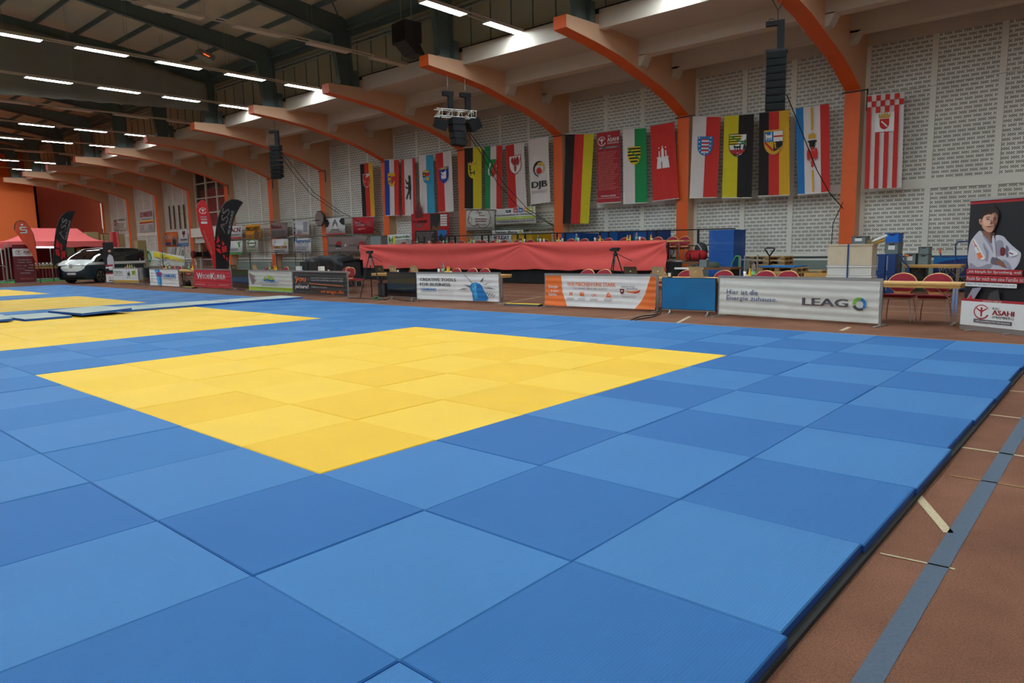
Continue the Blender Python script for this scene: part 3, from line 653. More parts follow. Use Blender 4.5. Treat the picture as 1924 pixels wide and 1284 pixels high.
def e_bre(s):
    for r in range(2):
        for c in range(4):
            s.rect(.125*(2*c+r)+.0, .93-.06*r-.06*.0, .125*(2*c+r+1), .99-.06*r, 'flag_red')
    for c in range(4): s.rect(.25*c, 0, .25*c+.125, .81, 'flag_red') if c != 9 else None
    for c in (0, 1, 2, 3): s.rect(.25*c+.0, .81, .25*c+.125, .87, 'flag_red')
    s.rect(.24, .60, .76, .80, 'white'); emb(s, SHIELD, .5, .68, .13, 'flag_red'); s.line([(.42, .71), (.58, .65)], .04, 'white'); emb(s, CROWN, .5, .74, .15, 'gold', .2)
F = lambda *a: list(a)
W_, R_, G_, K_, B_, Y_f, Au = 'flag_white', 'flag_red', 'flag_green', 'flag_black', 'flag_blue', 'flag_yellow', 'flag_gold'
flag([(676.2, 309.2), (699.9, 305.1), (681.2, 408.3), (704.6, 407)], [(T3, K_), (2*T3, R_), (1, Au)], 'black, red and gold flag with white horse on red shield, leftmost of the hanging flags', e_nds, seed=1)
flag([(722.3, 300.5), (749.1, 299.3), (724.2, 405.2), (750, 405.2)], [(T3, B_), (2*T3, W_), (1, R_)], 'blue, white and red striped hanging flag with a gold and red shield', e_sh, (True, True), seed=2)
flag([(753.7, 299.9), (780.3, 297.8), (755.7, 405.2), (781.5, 405.2)], [(.2, R_), (.8, W_), (1, R_)], 'white hanging flag with red edges and a standing black bear', e_ber, seed=3)
flag([(786.5, 293.4), (813.9, 291.4), (789.6, 404.6), (817.7, 401.5)], [(.5, W_), (1, 'flag_sky')], 'white and sky blue hanging flag with a crowned quartered shield', e_bay, seed=4)
flag([(818.3, 289.7), (847.9, 282.4), (823.5, 399.3), (852.2, 397.1)], [(.48, R_), (1, W_)], 'red and white hanging flag with a crowned blue lion shield', e_hes, seed=5)
flag([(872.5, 278), (904.9, 275.5), (873, 393), (904.9, 393)], [(.5, K_), (1, Y_f)], 'black and yellow hanging flag with three black lions under a crown', e_bw, (True, True), seed=6)
flag([(910.7, 275.5), (943.7, 273), (911, 393.3), (942.9, 393.3)], [(T3, G_), (2*T3, W_), (1, R_)], 'green, white and red striped hanging flag with river and horse shield', e_nrw, seed=7)
flag([(950, 273.9), (984, 267.4), (955.3, 393.3), (989.6, 389.6)], [(.48, R_), (1, W_)], 'red and white hanging flag with a red eagle on white shield', e_bb, seed=8)
flag([(992.4, 263), (1030, 255.6), (997.7, 384), (1033.9, 379.6)], [(1, W_)], 'white hanging banner with black, yellow and red ring emblem', e_djb, amp=.015, seed=9)
flag([(1063, 251.9), (1115.8, 251.1), (1056.9, 420.4), (1106, 420.4)], [(T3, K_), (2*T3, R_), (1, Y_f)], 'long plain black, red and yellow striped flag beside an orange pillar', None, (True, False), amp=.05, seed=10)
flag([(1120.8, 250.6), (1165, 244.5), (1122, 382.8), (1166.2, 380)], [(1, 'asahi_red')], 'dark red hanging banner with white round logo and rows of small print', e_asa, amp=.012, seed=11)
flag([(1170.2, 242.9), (1214.1, 239.6), (1170.7, 383.6), (1216, 381)], [(.5, W_), (1, G_)], 'white and green hanging flag with a black and yellow barred shield', e_sac, (True, True), seed=12)
flag([(1221.5, 237.5), (1266.8, 229), (1226.4, 378.7), (1275.4, 373)], [(1, R_)], 'all red hanging flag with a white three-towered castle', e_ham, seed=13)
flag([(1301.6, 219.3), (1354.5, 218.4), (1295.4, 372.4), (1347, 371.5)], [(.5, W_), (1, R_)], 'white and red hanging flag with a blue shield and striped lion', e_thu, (True, True), seed=14)
flag([(1360.8, 218.4), (1416.7, 214.4), (1356.3, 372), (1412.4, 372)], [(.5, Y_f), (1, K_)], 'yellow and black hanging flag with a bear on its shield', e_san, seed=15)
flag([(1426.5, 212.6), (1482.6, 206.7), (1424.7, 368.9), (1483.8, 367)], [(T3, K_), (2*T3, R_), (1, Au)], 'black, red and gold flag with quartered shield, below the right loudspeaker column', e_saa, seed=16)
flag([(1495, 204.4), (1557.8, 194.7), (1498.7, 366.2), (1559.6, 361.3)], [(.24, 'flag_azure'), (.74, W_), (1, R_)], 'blue, white and red hanging flag with black bull head and red griffin', e_mv, seed=17)
flag([(1630, 179.5), (1699.8, 172), (1625, 355), (1693.6, 352.6)], [(1, W_)], 'red and white striped flag with checkered top, rightmost of the hanging flags', e_bre, seed=18)
tops = [[(1301.6, 219.3), (1354.5, 218.4), (1416.7, 214.4), (1482.6, 206.7), (1557.8, 194.7)], [(1063, 251.9), (1115.8, 251.1), (1165, 244.5), (1214.1, 239.6), (1266.8, 229)], [(872.5, 278), (904.9, 275.5), (943.7, 273), (984, 267.4), (1030, 255.6)], [(722.3, 300.5), (749.1, 299.3), (780.3, 297.8), (813.9, 291.4), (847.9, 282.4)], [(676.2, 309.2), (699.9, 305.1)], [(1630, 179.5), (1699.8, 172)]]
for i, T_ in enumerate(tops):
    P_ = [atY(u, v, 20.44) for u, v in T_]; L0 = LX(i+1)+.5 if i < 5 else LX(0)+.5; R0 = LX(i) if i < 5 else LX(-1)
    P_ = [Vector((L0, 20.5, 6.4))]+[p+Vector((0, .0, .02)) for p in P_]+[Vector((R0, 20.5, 6.4))]
    tag(MB().tube(P_, .008, 'steel_light', 4).build('flag_wire'), 'thin wire strung between two orange pillars for the flags, %s' % ['below the right loudspeaker column', 'through the castle flag', 'through the white ring-emblem banner', 'through the bear flag', 'through the leftmost flag', 'through the checkered flag'][i], 'wire', 'wires holding the flags')
for i in range(0, 8):   # little wall brackets at the pillar heads
    x = LX(i)
    tag(MB().box(x-.08, x+.75, 20.56, 20.59, 6.43, 6.47, 'black').cyl((x+.72, 20.57, 6.45), (x+.72, 20.57, 5.75), .025, 'black').build('pillar_bracket'), 'black metal bracket at the head of the %s orange pillar from the right' % ordi(i+1), 'bracket', 'brackets on the pillar heads')
def sign(px, m, label, draw=None, Y=20.38, thick=.02, name='sponsor_sign', group='sponsor signs on the wall rails', amp=0, nu=1, cat='sign'):
    d = (lambda a, b: amp*math.sin(a*11)*(.4+b)) if amp else None
    sh = sheet_at(px, Y, d, .01); root = empty(name, (sh.c[0]+sh.c[1])/2, 0, label, cat, group)
    wpart(sh.cloth(24 if amp else nu, 6 if amp else 1, m), 'board', root, solid=thick)
    sh.off = .012+thick/2
    if Y < 20.9:
        for a in (.12, .88):
            q_ = sh.P(a, .97); wpart(MB().cyl((q_.x, Y+thick, q_.z), (q_.x, 21.12, q_.z), .012, 'steel_light', n=5), 'bracket', root)
    if draw: draw(sh); sdone(sh, 'print', root)
    return root
def c3(x, y): return (400+x/5.35, 330+y/5.35)
def P3(*q): return [c3(*p) for p in q]
def d_acn(s): s.text('ACN', .3, .5, .9, .85, 'ad_red', .06); s.scribble(.25, .2, .95, .4, 3, 'text_grey'); s.rect(0, 0, 1, .12, 'ad_red')
sign(P3((135, 515), (292, 500), (140, 640), (292, 632)), 'paper', 'white sign with three red letters, half behind the black feather flag', d_acn)
def d_mar(s): s.text('MARQUARDT', .05, .5, .97, .85, 'black', .05); s.scribble(.06, .08, .55, .3, 3, 'text_grey'); s.disc(.75, .25, .18, 'brown_wood'); s.line([(.6, .2), (1, .45)], .06, 'brown_wood')
sign(P3((330, 498), (475, 488), (333, 640), (480, 632)), 'ad_amber', 'bright amber sign with black letters on the wall rail', d_mar)
def d_grn(s): s.poly([(.7, .5), (.85, .55), (.8, .8), (.95, .92), (.78, .9), (.66, .8), (.72, .68)], 'ad_green'); s.scribble(.08, .25, .75, .45, 3, 'text_grey'); s.rect(0, 0, 1, .16, 'ad_green'); s.text('www.buerger.de', .15, .04, .85, .12, 'white')
sign(P3((165, 660), (297, 652), (168, 795), (298, 792)), 'paper', 'white sign with green figure and green bottom bar beside black feather flag', d_grn)
def d_pit(s): s.ring(.5, .74, .17, .03, 'ad_green', 30, 0, 6.28, None, 2.3); s.text('pitcal', .2, .66, .8, .82, 'dark', .03); s.scribble(.1, .3, .9, .5, 3, 'text_grey'); s.scribble(.05, .05, .95, .2, 2, 'ad_green')
sign(P3((335, 652), (450, 648), (340, 768), (452, 765)), 'offwhite', 'pale sign with green oval hanging below the amber sign', d_pit)
def d_mau(s): s.text('Dachi-k', .08, .6, .7, .85, 'ad_red', .04); s.scribble(.08, .1, .95, .5, 4, 'text_grey')
sign(P3((580, 475), (748, 470), (588, 630), (752, 625)), 'mauve', 'brownish mauve sign with faded red lettering across an orange pillar', d_mau)
def d_him(s): s.text('Hammerschmie', .06, .36, .94, .62, 'ad_amber', .05); s.scribble(.15, .08, .85, .28, 3, 'text_grey'); s.poly([(.75, .6), (.82, .9), (.88, .6)], 'ad_yellow'); s.text('W S', .16, .7, .26, .9, 'text_grey')
sign(P3((597, 640), (755, 635), (598, 790), (760, 788)), 'paper', 'white sign with slanting yellow and black lettering below the mauve sign', d_him)
def d_hed(s): s.text('HEDT', -.02, .36, .24, .52, 'navy', .05, rot=PI/2) if False else s.text('HEDT', -.26, .36, .5, .56, 'navy', .03, rot=PI/2); s.scribble(.68, .25, .95, .9, 5, 'navy', .4); s.scribble(.3, .1, .62, .4, 3, 'navy', .3); s.rect(.0, .02, 1, .06, 'ad_red')
sign(P3((800, 460), (965, 450), (805, 600), (968, 608)), 'paper', 'pinkish white sign with dark blue upright letters at its edge', d_hed)
def d_hum(s): s.text('Hummel', .03, .7, .97, .97, 'ad_blue', .05); s.text('ANHALT GmbH', .2, .58, .85, .68, 'text_grey'); s.scribble(.15, .2, .9, .52, 4, 'navy', .35); s.scribble(.06, .04, .95, .12, 1, 'navy')
sign(P3((812, 635), (985, 628), (818, 785), (990, 783)), 'paper', 'white sign with large blue lettering, right of slanting yellow-lettered sign', d_hum)
def d_cit(s):
    for k in (0, .14): s.poly([(.36, .42+k), (.5, .72+k), (.64, .42+k), (.64, .52+k), (.5, .82+k), (.36, .52+k)], 'text_grey')
    s.poly([(0, .95), (.12, .92), (.2, .7), (.12, .5), (0, .45)], 'dark'); s.poly([(1, 1), (.82, .98), (.72, .8), (.85, .6), (1, .55)], 'dark'); s.text('CITROËN', .28, .24, .72, .36, 'text_grey', .03); s.text('AUTOHAUS PETSCH', .17, .1, .86, .21, 'text_grey'); s.rect(0, 0, 1, .07, 'ad_red')
sign(P3((1135, 433), (1325, 425), (1140, 597), (1330, 590)), 'paper', 'white car dealer sign with double chevron, right of the basketball board', d_cit)
def d_raa(s): s.poly([(.1, .5), (.16, .62), (.12, .82), (.19, .65)], 'white'); s.text('raab', .2, .62, .42, .76, 'white', .05); s.text('z.rmaher', .19, .47, .6, .62, 'white', .05); s.scribble(.68, .42, .92, .74, 5, 'text_pink', .4); s.text('holt das Team', .27, .25, .6, .33, 'white', rot=.08)
sign([(662.2, 408.5), (701.8, 408), (663.7, 439.6), (702, 438.6)], 'ad_red', 'bright red sign with white lettering below the leftmost flag', d_raa)
def d_spo(s):
    for x, w in ((.31, .1), (.92, .1)):
        s.disc(x, .5, .075, 'asahi_red', 18, a0=0, a1=PI); s.disc(x, .48, .075, 'dark', 18, a0=PI, a1=2*PI)
    for t in (.28, .34): s.rect(.25, t, .37, t+.025, 'white')
    s.text('SPORTS', .06, .44, .24, .55, 'text_grey', .04); s.text('PARK', .25, .44, .37, .54, 'dark', .04); s.text('SPORTS', .62, .44, .82, .55, 'text_grey', .04); s.text('SPREMBERG · SCHLOSSPARK · DESSAU', .16, .08, .96, .18, 'text_grey', .02)
    emb(s, [(math.sin(k*PI/5)*(1 if k % 2 == 0 else .4), math.cos(k*PI/5)*(1 if k % 2 == 0 else .4)) for k in range(10)], .5, .5, .04, 'white')
sign([(616, 445.5), (689.6, 444.6), (616.7, 476.8), (678.4, 477.3)], 'mauve', 'silvery grey cloth banner with round red and black badges, behind black drape', d_spo, amp=.05, thick=.01)
def d_bau(s): s.poly([(.08, .3), (.05, .9), (.16, .5), (.24, .9), (.26, .3), (.2, .3), (.17, .55), (.12, .3)], 'flag_green'); s.rect(.24, .15, .34, .8, 'ad_yellow'); s.text('Baum-Keller', .36, .66, .98, .86, 'ad_green', .05); s.text('Garten- und Landschaftsbau', .4, .44, .97, .56, 'dark', .02); s.text('Gelände Tiefenseeweg', .42, .28, .95, .38, 'dark')
sign([(728.6, 441.8), (771.5, 438.4), (728.6, 462), (772, 462)], 'paper', 'white sign with green and yellow emblem above the left end of red cloth', d_bau)
def d_fir(s):
    s.rect(.52, .36, .78, .98, 'dark'); s.poly([(.52, .36), (.6, .6), (.7, .5), (.78, .75), (.78, .36)], 'brown_wood'); s.rect(.1, .02, .68, .42, 'dark'); s.scribble(.14, .05, .64, .38, 6, 'mauve', .5); s.rect(.72, .02, .95, .42, 'flag_azure'); s.poly([(.72, .02), (.95, .02), (.95, .3), (.86, .15), (.8, .32), (.75, .2)], 'dark')
    s.ring(.22, .78, .13, .03, 'text_grey', 20, PI, 2*PI); emb(s, CROWN, .22, .86, .1, 'wine', .3); s.text('RUCH', .04, .68, .2, .77, 'ad_red', .05); s.text('KONZERT', .2, .68, .45, .78, 'dark', .05)
    for t in (.88, .8, .72, .64, .56): s.rect(.8, t, .97, t+.06, 'paper')
sign([(772.9, 402.5), (842.9, 399.4), (774.5, 457), (844.3, 456)], 'red', 'large red picture banner with dark photos behind the stage', d_fir)
def d_and(s): s.ring(.3, .62, .22, .012, 'wine', 24, .3, 5.6, None, 1.0); s.ring(.62, .6, .26, .012, 'wine', 24, 3.5, 8.2); s.ring(.13, .5, .09, .01, 'mauve', 16); s.ring(.88, .5, .09, .01, 'mauve', 16, 0, 6.28, None, .6); s.text('Creative', .38, .86, .58, .95, 'wine'); s.text('Auszeit', .48, .72, .68, .8, 'wine'); s.scribble(.34, .4, .78, .62, 2, 'wine', .45); s.scribble(.36, .24, .76, .3, 1, 'text_grey'); s.text('Annika Lademacher · 0357 00000', .03, .07, .97, .14, 'text_grey', .01)
sign([(876.4, 395.6), (929.4, 396.1), (875.6, 432.5), (928.6, 432)], 'offwhite', 'whitish sign with fine wine-coloured line drawing below the three-lion flag', d_and)
def d_der(s):
    s.text('ox', .26, .72, .4, .9, 'dark', .04)
    for x, m in ((.46, 'ad_red'), (.59, 'ad_blue'), (.72, 'ad_amber'), (.85, 'ad_lime')): s.rect(x, .7, x+.11, .97, m); emb(s, LION, x+.055, .82, .035, 'white')
    s.text('Der Internetshop für Heimbedarf', .03, .5, .95, .64, 'dark', .02); s.rect(0, .28, 1, .45, 'ad_lime'); s.text('www.kueschke.de  info@kueschke.de', .05, .31, .95, .41, 'white'); s.text('Zoofachhandel - Beratung - große Auswahl', .04, .1, .97, .22, 'dark', .02)
sign([(932.8, 393.5), (1005.5, 387.8), (932.2, 422.1), (1007, 419)], 'paper', 'white and lime green pet shop banner below the red eagle flag', d_der)
sign([(924.2, 433.2), (983, 432), (925, 440), (983, 439.6)], 'paper', 'narrow white sign with small lime dot above the holiday sign', lambda s: (s.text('Reisebüro Albatros', .12, .15, .82, .85, 'dark', .02), s.disc(.93, .5, .04, 'ad_lime')))
sign([(925.3, 440.4), (985, 440), (926, 457), (985, 457)], 'paper', 'white holiday sign with navy and red letters, partly behind yellow mats', lambda s: (s.text('H', .05, .4, .11, .85, 'navy', .1), s.text('O', .12, .4, .22, .85, 'ad_red', .06), s.text('LIDAY', .23, .4, .54, .85, 'navy', .05), s.text('LAND', .62, .4, .9, .85, 'navy', .05)))
def c2(x, y): return (200+x/5.583, 330+y/5.583)
def P2(*q): return [c2(*p) for p in q]
sign([(263, 396.3), (287.5, 392.7), (263.3, 437.8), (289.3, 436)], 'paper', 'white sign with red lettering above yellow and red stripes', lambda s: (s.text('SCHNEIDER', .03, .68, .95, .92, 'ad_red', .05), s.text('Haustechnik', .15, .56, .85, .65, 'wine'), s.rect(0, .47, 1, .53, 'ad_yellow'), s.rect(0, .41, 1, .47, 'ad_red'), s.scribble(.05, .12, .35, .34, 3, 'text_grey', .3), s.scribble(.62, .12, .95, .34, 3, 'text_grey', .3)), Y=21.06)
sign(P2((615, 595), (745, 588), (625, 745), (752, 745)), 'ad_orange', 'orange square sign with two white letters and a house picture', lambda s: (s.text('GP', .06, .5, .42, .78, 'paper', .06), s.rect(.02, .1, .45, .28, 'navy'), s.poly([(.52, .1), (.52, .5), (.75, .75), (.95, .5), (.95, .1)], 'mauve'), s.poly([(.6, .1), (.6, .42), (.75, .55), (.88, .4), (.88, .1)], 'dark')), Y=21.06)
sign(P2((752, 582), (852, 570), (756, 742), (857, 738)), 'paper', 'white sign with brown crest and blue bottom bar right of orange sign', lambda s: (emb(s, EAGLE, .6, .75, .16, 'wine'), s.text('Scheider', .28, .34, .95, .5, 'ad_blue', .03), s.rect(0, 0, 1, .18, 'ad_blue'), s.text('Malerbetrieb', .4, .05, .9, .12, 'white')), Y=21.06)
sign([(213, 409), (236.5, 408), (214, 433.5), (238, 433)], 'white_paint', 'faded white wall panel with small grey lettering near the far corner', lambda s: (s.text('MALERBETRIEB', .05, .72, .5, .82, 'text_grey'), s.text('NOACK', .5, .7, .95, .9, 'text_grey', .03), s.ring(.15, .55, .08, .04, 'ad_red'), s.scribble(.25, .2, .95, .6, 4, 'text_grey', .4)), Y=21.06)
# four brown rods on the perforated wall
for k, (x0, y0, x1, y1) in enumerate([(655, 320, 673, 565), (702, 316, 718, 562), (756, 311, 773, 558), (805, 305, 824, 556)]):
    a = atY(*c2(x0, y0), 21.03); b = atY(*c2(x1, y1), 21.03)
    tag(MB().box((a.x+b.x)/2-.05, (a.x+b.x)/2+.05, 21.0, 21.08, b.z, a.z, 'brown_wood').build('climbing_rail'), 'brown upright wooden rail fixed to the perforated wall, %s of four from left' % ordi(k+1), 'rail', 'brown rails above the orange sign')
# window with wine-red curtains and the entrance below
tl = atY(361.5, 328, 21.0); br = atY(415, 428, 21.0); x0, x1 = LX(8)+.75, LX(7)-.12; z0, z1 = 3.55, 8.0
win = empty('window_1', ((x0+x1)/2, 21.0, z0)); win['kind'] = 'structure'
mb = MB()
for k in range(4): xx = x0+(x1-x0)*k/3; mb.box(xx-.09, xx+.09, 20.95, 21.07, z0, z1, 'window_frame')
for z in (z0, z0+1.1, z0+2.25, z0+3.4, z1): mb.box(x0, x1, 20.97, 21.06, z-.05, z+.05, 'window_frame')
wpart(mb, 'window_frame', win)
wpart(MB().box(x0, x1, 21.07, 21.09, z0, z1, 'pane_dark'), 'pane', win)
wpart(MB().box(x0+(x1-x0)*.3, x1, 21.055, 21.066, z0, z0+2.9, 'curtain_wine'), 'curtain', win)
mb = MB().box(x0-.1, x1+.1, 20.4, 21.1, 2.75, 3.45, 'white_paint').box(x0-.1, x1+.1, 20.7, 21.1, 2.3, 2.75, 'offwhite'); struct('entrance_lintel', mb)
dr = empty('door_1', ((x0+x1)/2, 21.0, 0)); dr['kind'] = 'structure'
wpart(MB().box(x0, x0+.25, 20.9, 21.07, 0, 2.3, 'window_frame').box(x1-.25, x1, 20.9, 21.07, 0, 2.3, 'window_frame'), 'door_frame', dr)
for k in range(2):
    a = x0+.3+k*(x1-x0-.6)/2; wpart(MB().box(a, a+(x1-x0-.7)/2, 20.98, 21.06, .02, 2.28, 'brown_wood').box(a+.25, a+(x1-x0-.7)/2-.25, 20.96, 21.0, .5, 2.1, 'pane_dark'), 'door_leaf', dr)
# horizontal rails that carry the signs and the stage-side barrier
for (u0, u1, v0, v1, nm) in ((430, 645, 419, 408, 'upper'), (430, 700, 449, 441, 'middle')):
    a = atY(u0, v0, 20.45); b = atY(u1, v1, 20.45); z = (a.z+b.z)/2
    tag(MB().cyl((a.x, 20.45, z), (b.x, 20.45, z), .035, 'steel_light').build('sign_rail'), '%s grey pipe rail carrying sponsor signs along the left wall' % nm, 'rail')
for (u0, u1, v) in ((872, 1043, 434), (930, 1043, 428)):
    a = atY(u0, v, 20.8); b = atY(u1, v-1.5, 20.8)
    tag(MB().cyl((a.x, 20.8, a.z), (b.x, 20.8, a.z), .045, 'steel_light').build('wall_pipe'), 'pale pipe on the wall above the stage, %s of two' % ('lower' if v == 434 else 'upper'), 'pipe')
# basketball board on the pillar
bb = empty('basketball_board', atY(600.6, 411, 20.2), 0, 'small grey octagonal basketball board with dark rim on an orange pillar', 'basketball board')
c_ = bb.location.copy(); R8 = .52
def octo(r): return [(c_.x+r*math.cos(PI/8+k*PI/4), c_.z+r*math.sin(PI/8+k*PI/4)) for k in range(8)]
wpart(MB().prism(octo(R8), .05, 'charcoal', 'xz', 20.2), 'board', bb); wpart(MB().prism(octo(R8*.88), .02, 'mauve', 'xz', 20.17), 'face', bb)
mb = MB()
for k in range(20): a0, a1 = 2*PI*k/20, 2*PI*(k+1)/20; mb.cyl((c_.x+.2*math.cos(a0), 19.95+.2*math.sin(a0), c_.z-.1), (c_.x+.2*math.cos(a1), 19.95+.2*math.sin(a1), c_.z-.1), .012, 'dark', n=5)
wpart(mb, 'hoop', bb); wpart(MB().box(c_.x-.1, c_.x+.1, 20.25, 20.6, c_.z-.15, c_.z+.1, 'black'), 'bracket', bb)
# ================================================================ furniture kit
def make_chair(name='conference_chair'):
    """faces -Y, origin on the floor under the seat centre"""
    r = empty(name)
    # padded seat in a wooden pan
    MB().prism([(-.22, -.23), (.22, -.23), (.24, -.1), (.23, .2), (.17, .24), (-.17, .24), (-.23, .2), (-.24, -.1)], .045, 'burgundy', 'xy', .445).build('seat', r)
    MB().prism([(-.21, -.22), (.21, -.22), (.23, .18), (-.23, .18)], .015, 'beech', 'xy', .43).build('seat_pan', r)
    # back: wooden plate, rounded above and waisted below, tilted slightly backwards
    def outline(sc=1.0, top=1.0):
        pts = []
        for k in range(13):
            t = PI*k/12; pts.append((.25*sc*math.cos(t), .68+.20*sc*math.sin(t)))
        pts += [(-.245*sc, .64), (-.2*sc, .58)]
        if sc == 1.0: pts += [(-.14, .53), (-.12, .44), (.12, .44), (.14, .53)]
        else: pts += [(-.1, .545), (.1, .545)]
        pts += [(.2*sc, .58), (.245*sc, .64)]
        return pts
    def plate(pts, y0, th, m):
        n = len(pts); f = lambda z: .20+(z-.45)*.18
        cv = lambda x: -.05*(x/.25)**2
        vs = [(x, y0+f(z)+cv(x), z) for x, z in pts]+[(x, y0+f(z)+cv(x)+th, z) for x, z in pts]
        mb = MB(); mb.add(vs, [list(range(n)), list(range(n, 2*n))[::-1]]+[(i, n+i, n+(i+1) % n, (i+1) % n) for i in range(n)], m); return mb
    plate(outline(), 0, .014, 'beech').build('backrest', r)
    p = plate(outline(.93), -.022, .02, 'burgundy'); p2 = plate(outline(.93), .016, .012, 'burgundy'); 
    p.build('back_pad', r); p2.build('back_pad', r)
    for s_ in (-1, 1):
        MB().tube([(s_*.2, -.17, .43), (s_*.235, -.2, .2), (s_*.25, -.22, .0)], .011, 'chrome').build('leg', r)
        MB().tube([(s_*.2, .16, .43), (s_*.235, .2, .2), (s_*.25, .24, .0)], .011, 'chrome').build('leg', r)
    MB().tube([(-.21, -.18, .42), (.21, -.18, .42)], .01, 'chrome').tube([(-.21, .16, .42), (.21, .16, .42)], .01, 'chrome').tube([(-.2, -.18, .42), (-.2, .16, .42)], .01, 'chrome').tube([(.2, -.18, .42), (.2, .16, .42)], .01, 'chrome').build('under_frame', r)
    return r
CH = [None]
def chair(x, y, rz, label, group, z=0.0):
    if CH[0] is None: CH[0] = make_chair(); o = CH[0]; o.location = (x, y, z); o.rotation_euler = (0, 0, rz); return tag(o, label, 'chair', group)
    return copy_tree(CH[0], (x, y, z), rz, label, group)
def table(x0, x1, y, label, w=.7, z=0.0, h=.74, group=None, legs='T'):
    r = empty('folding_table', ((x0+x1)/2, y, z), 0, label, 'table', group); L2 = (x1-x0)/2
    MB().box(-L2, L2, -w/2, w/2, h-.03, h, 'beech').box(-L2+.01, L2-.01, -w/2+.01, w/2-.01, h-.085, h-.03, 'beech_edge').build('tabletop', r)
    for s_ in (-1, 1):
        mb = MB(); xx = s_*(L2-.12)
        mb.box(xx-.04, xx-.005, -.02, .02, .04, h-.085, 'chrome').box(xx+.005, xx+.04, -.02, .02, .04, h-.085, 'chrome').box(xx-.03, xx+.03, -w/2+.02, w/2-.02, 0, .04, 'chrome')
        mb.build('leg', r); MB().cyl((xx, 0, h-.35), (xx-s_*.3, 0, h-.09), .01, 'chrome').build('brace', r)
    return r
BOT = {}
def bottle(kind):
    r = empty({'water': 'water_bottle', 'juice': 'juice_bottle', 'cola': 'soft_drink_bottle'}[kind])
    if kind == 'water':
        MB().lathe([(.001, 0), (.043, 0), (.045, .02), (.045, .19), (.04, .23), (.018, .29), (.014, .31)], 'glass_clear', n=10).build('body', r)
        MB().lathe([(.046, .08), (.046, .15)], 'mint', n=10).build('label_band', r); MB().lathe([(.016, .31), (.016, .335)], 'cap_blue', n=8).build('cap', r)
    else:
        m = 'juice' if kind == 'juice' else 'cola'
        MB().lathe([(.001, 0), (.03, 0), (.031, .1), (.028, .13), (.013, .17), (.012, .2)], m, n=8).build('body', r)
        MB().lathe([(.0315, .03), (.0315, .085)], 'offwhite' if kind == 'cola' else 'ad_yellow', n=8).build('label_band', r); MB().lathe([(.014, .2), (.014, .215)], 'cap_red' if kind == 'cola' else 'ad_yellow', n=8).build('cap', r)
    return r
ADJ = {'water': ('clear water bottle with blue cap', 'bottle'), 'juice': ('yellow juice bottle', 'bottle'), 'cola': ('dark soft drink bottle', 'bottle')}
def drink(kind, x, y, z, where):
    lab = ADJ[kind][0]+' '+where
    if kind not in BOT: o = BOT[kind] = bottle(kind); o.location = (x, y, z); tag(o, lab, 'bottle', 'drinks on the tables')
    else: copy_tree(BOT[kind], (x, y, z), 0, lab, 'drinks on the tables')
def cup(x, y, z, where, n=1):
    o = MB().lathe([(.001, 0), (.028, 0), (.036, .085+.03*n), (.034, .085+.03*n), (.026, .01)], 'paper', n=10).build('paper_cup', loc=(x, y, z))
    tag(o, 'white paper cup '+where, 'cup', 'cups on the tables')
def laptop(x, y, z, rz, m, label):
    """lid faces -Y seen from behind"""
    r = empty('laptop', (x, y, z), rz, label, 'laptop', 'laptops on the officials tables')
    MB().box(-.17, .17, 0, .24, 0, .018, m).build('keyboard_base', r)
    f = lambda a, b_: (a, -.06*b_, .018+.225*b_)
    mb = MB(); P_ = [(-.17, 0, .018), (.17, 0, .018), (.165, -.07, .24), (-.165, -.07, .24)]
    mb.add(P_+[(a, b_+.008, c) for a, b_, c in P_], [(0, 1, 2, 3), (7, 6, 5, 4), (0, 4, 5, 1), (1, 5, 6, 2), (2, 6, 7, 3), (3, 7, 4, 0)], m); s = mb.build('screen_lid', r)
    mb = MB(); mb.poly = None
    mb.add([(.02*math.cos(t)*1.0, -.037-.002, .135+.02*math.sin(t)) for t in [k*PI/4 for k in range(8)]], [list(range(8))], 'offwhite'); mb.build('logo', r)
    return r
# ---------------------------------------------------------------- perimeter banners on aluminium frames
def pbanner(fl, fr, m, label, draw=None, h=.83, bottom=.05, sag=.0, name='perimeter_banner', over=0.0):
    a = ground(*fl); b_ = ground(*fr); d = (b_-a); L_ = d.length; rz = math.atan2(d.y, d.x)
    r = empty(name, (a.x, a.y, 0), rz, label, 'banner', 'advertising banners around the mats')
    for x in (0, L_):
        MB().box(x-.02, x+.02, -.02, .02, 0, h, 'alu').box(x-.025, x+.025, -.28, .28, 0, .02, 'alu').build('post', r)
    MB().box(0, L_, -.022, .022, h-.05, h, 'alu').build('top_rail', r)
    dsp = lambda s_, t: .004*math.sin(t*32+s_*1.5)+.015*math.sin(s_*5+1)*(1-t)+ (over*(1-t)**3)
    z0 = bottom
    sh = Sheet((.02, -.028, z0+sag), (L_-.02, -.028, z0), (.02, -.028, h-.05), (L_-.02, -.028, h-.05), dsp, .010)
    sh.cloth(30, 52, m).build('cloth', r)
    if draw: draw(sh)
    if sh.mb.v: sh.mb.build('print', r)
    return r
def d_leag(s):
    s.text('Hier ist die', .055, .56, .275, .70, 'navy'); s.text('Energie zuhause.', .055, .365, .405, .53, 'navy')
    s.text('LEAG', .565, .36, .83, .55, 'leag_grey', .05); s.ring(.895, .45, .038, .013, 'leag_green', 16, 1.3, 3.3, .02); s.ring(.895, .45, .038, .013, 'ad_blue', 16, -.8, 1.25, .02); s.ring(.895, .45, .038, .018, 'leag_grey', 16, 3.5, 5.4, .012)
pbanner((1351, 594), (1653, 614), 'offwhite', 'wide white banner with blue-green ring logo, right of the blue screen', d_leag)
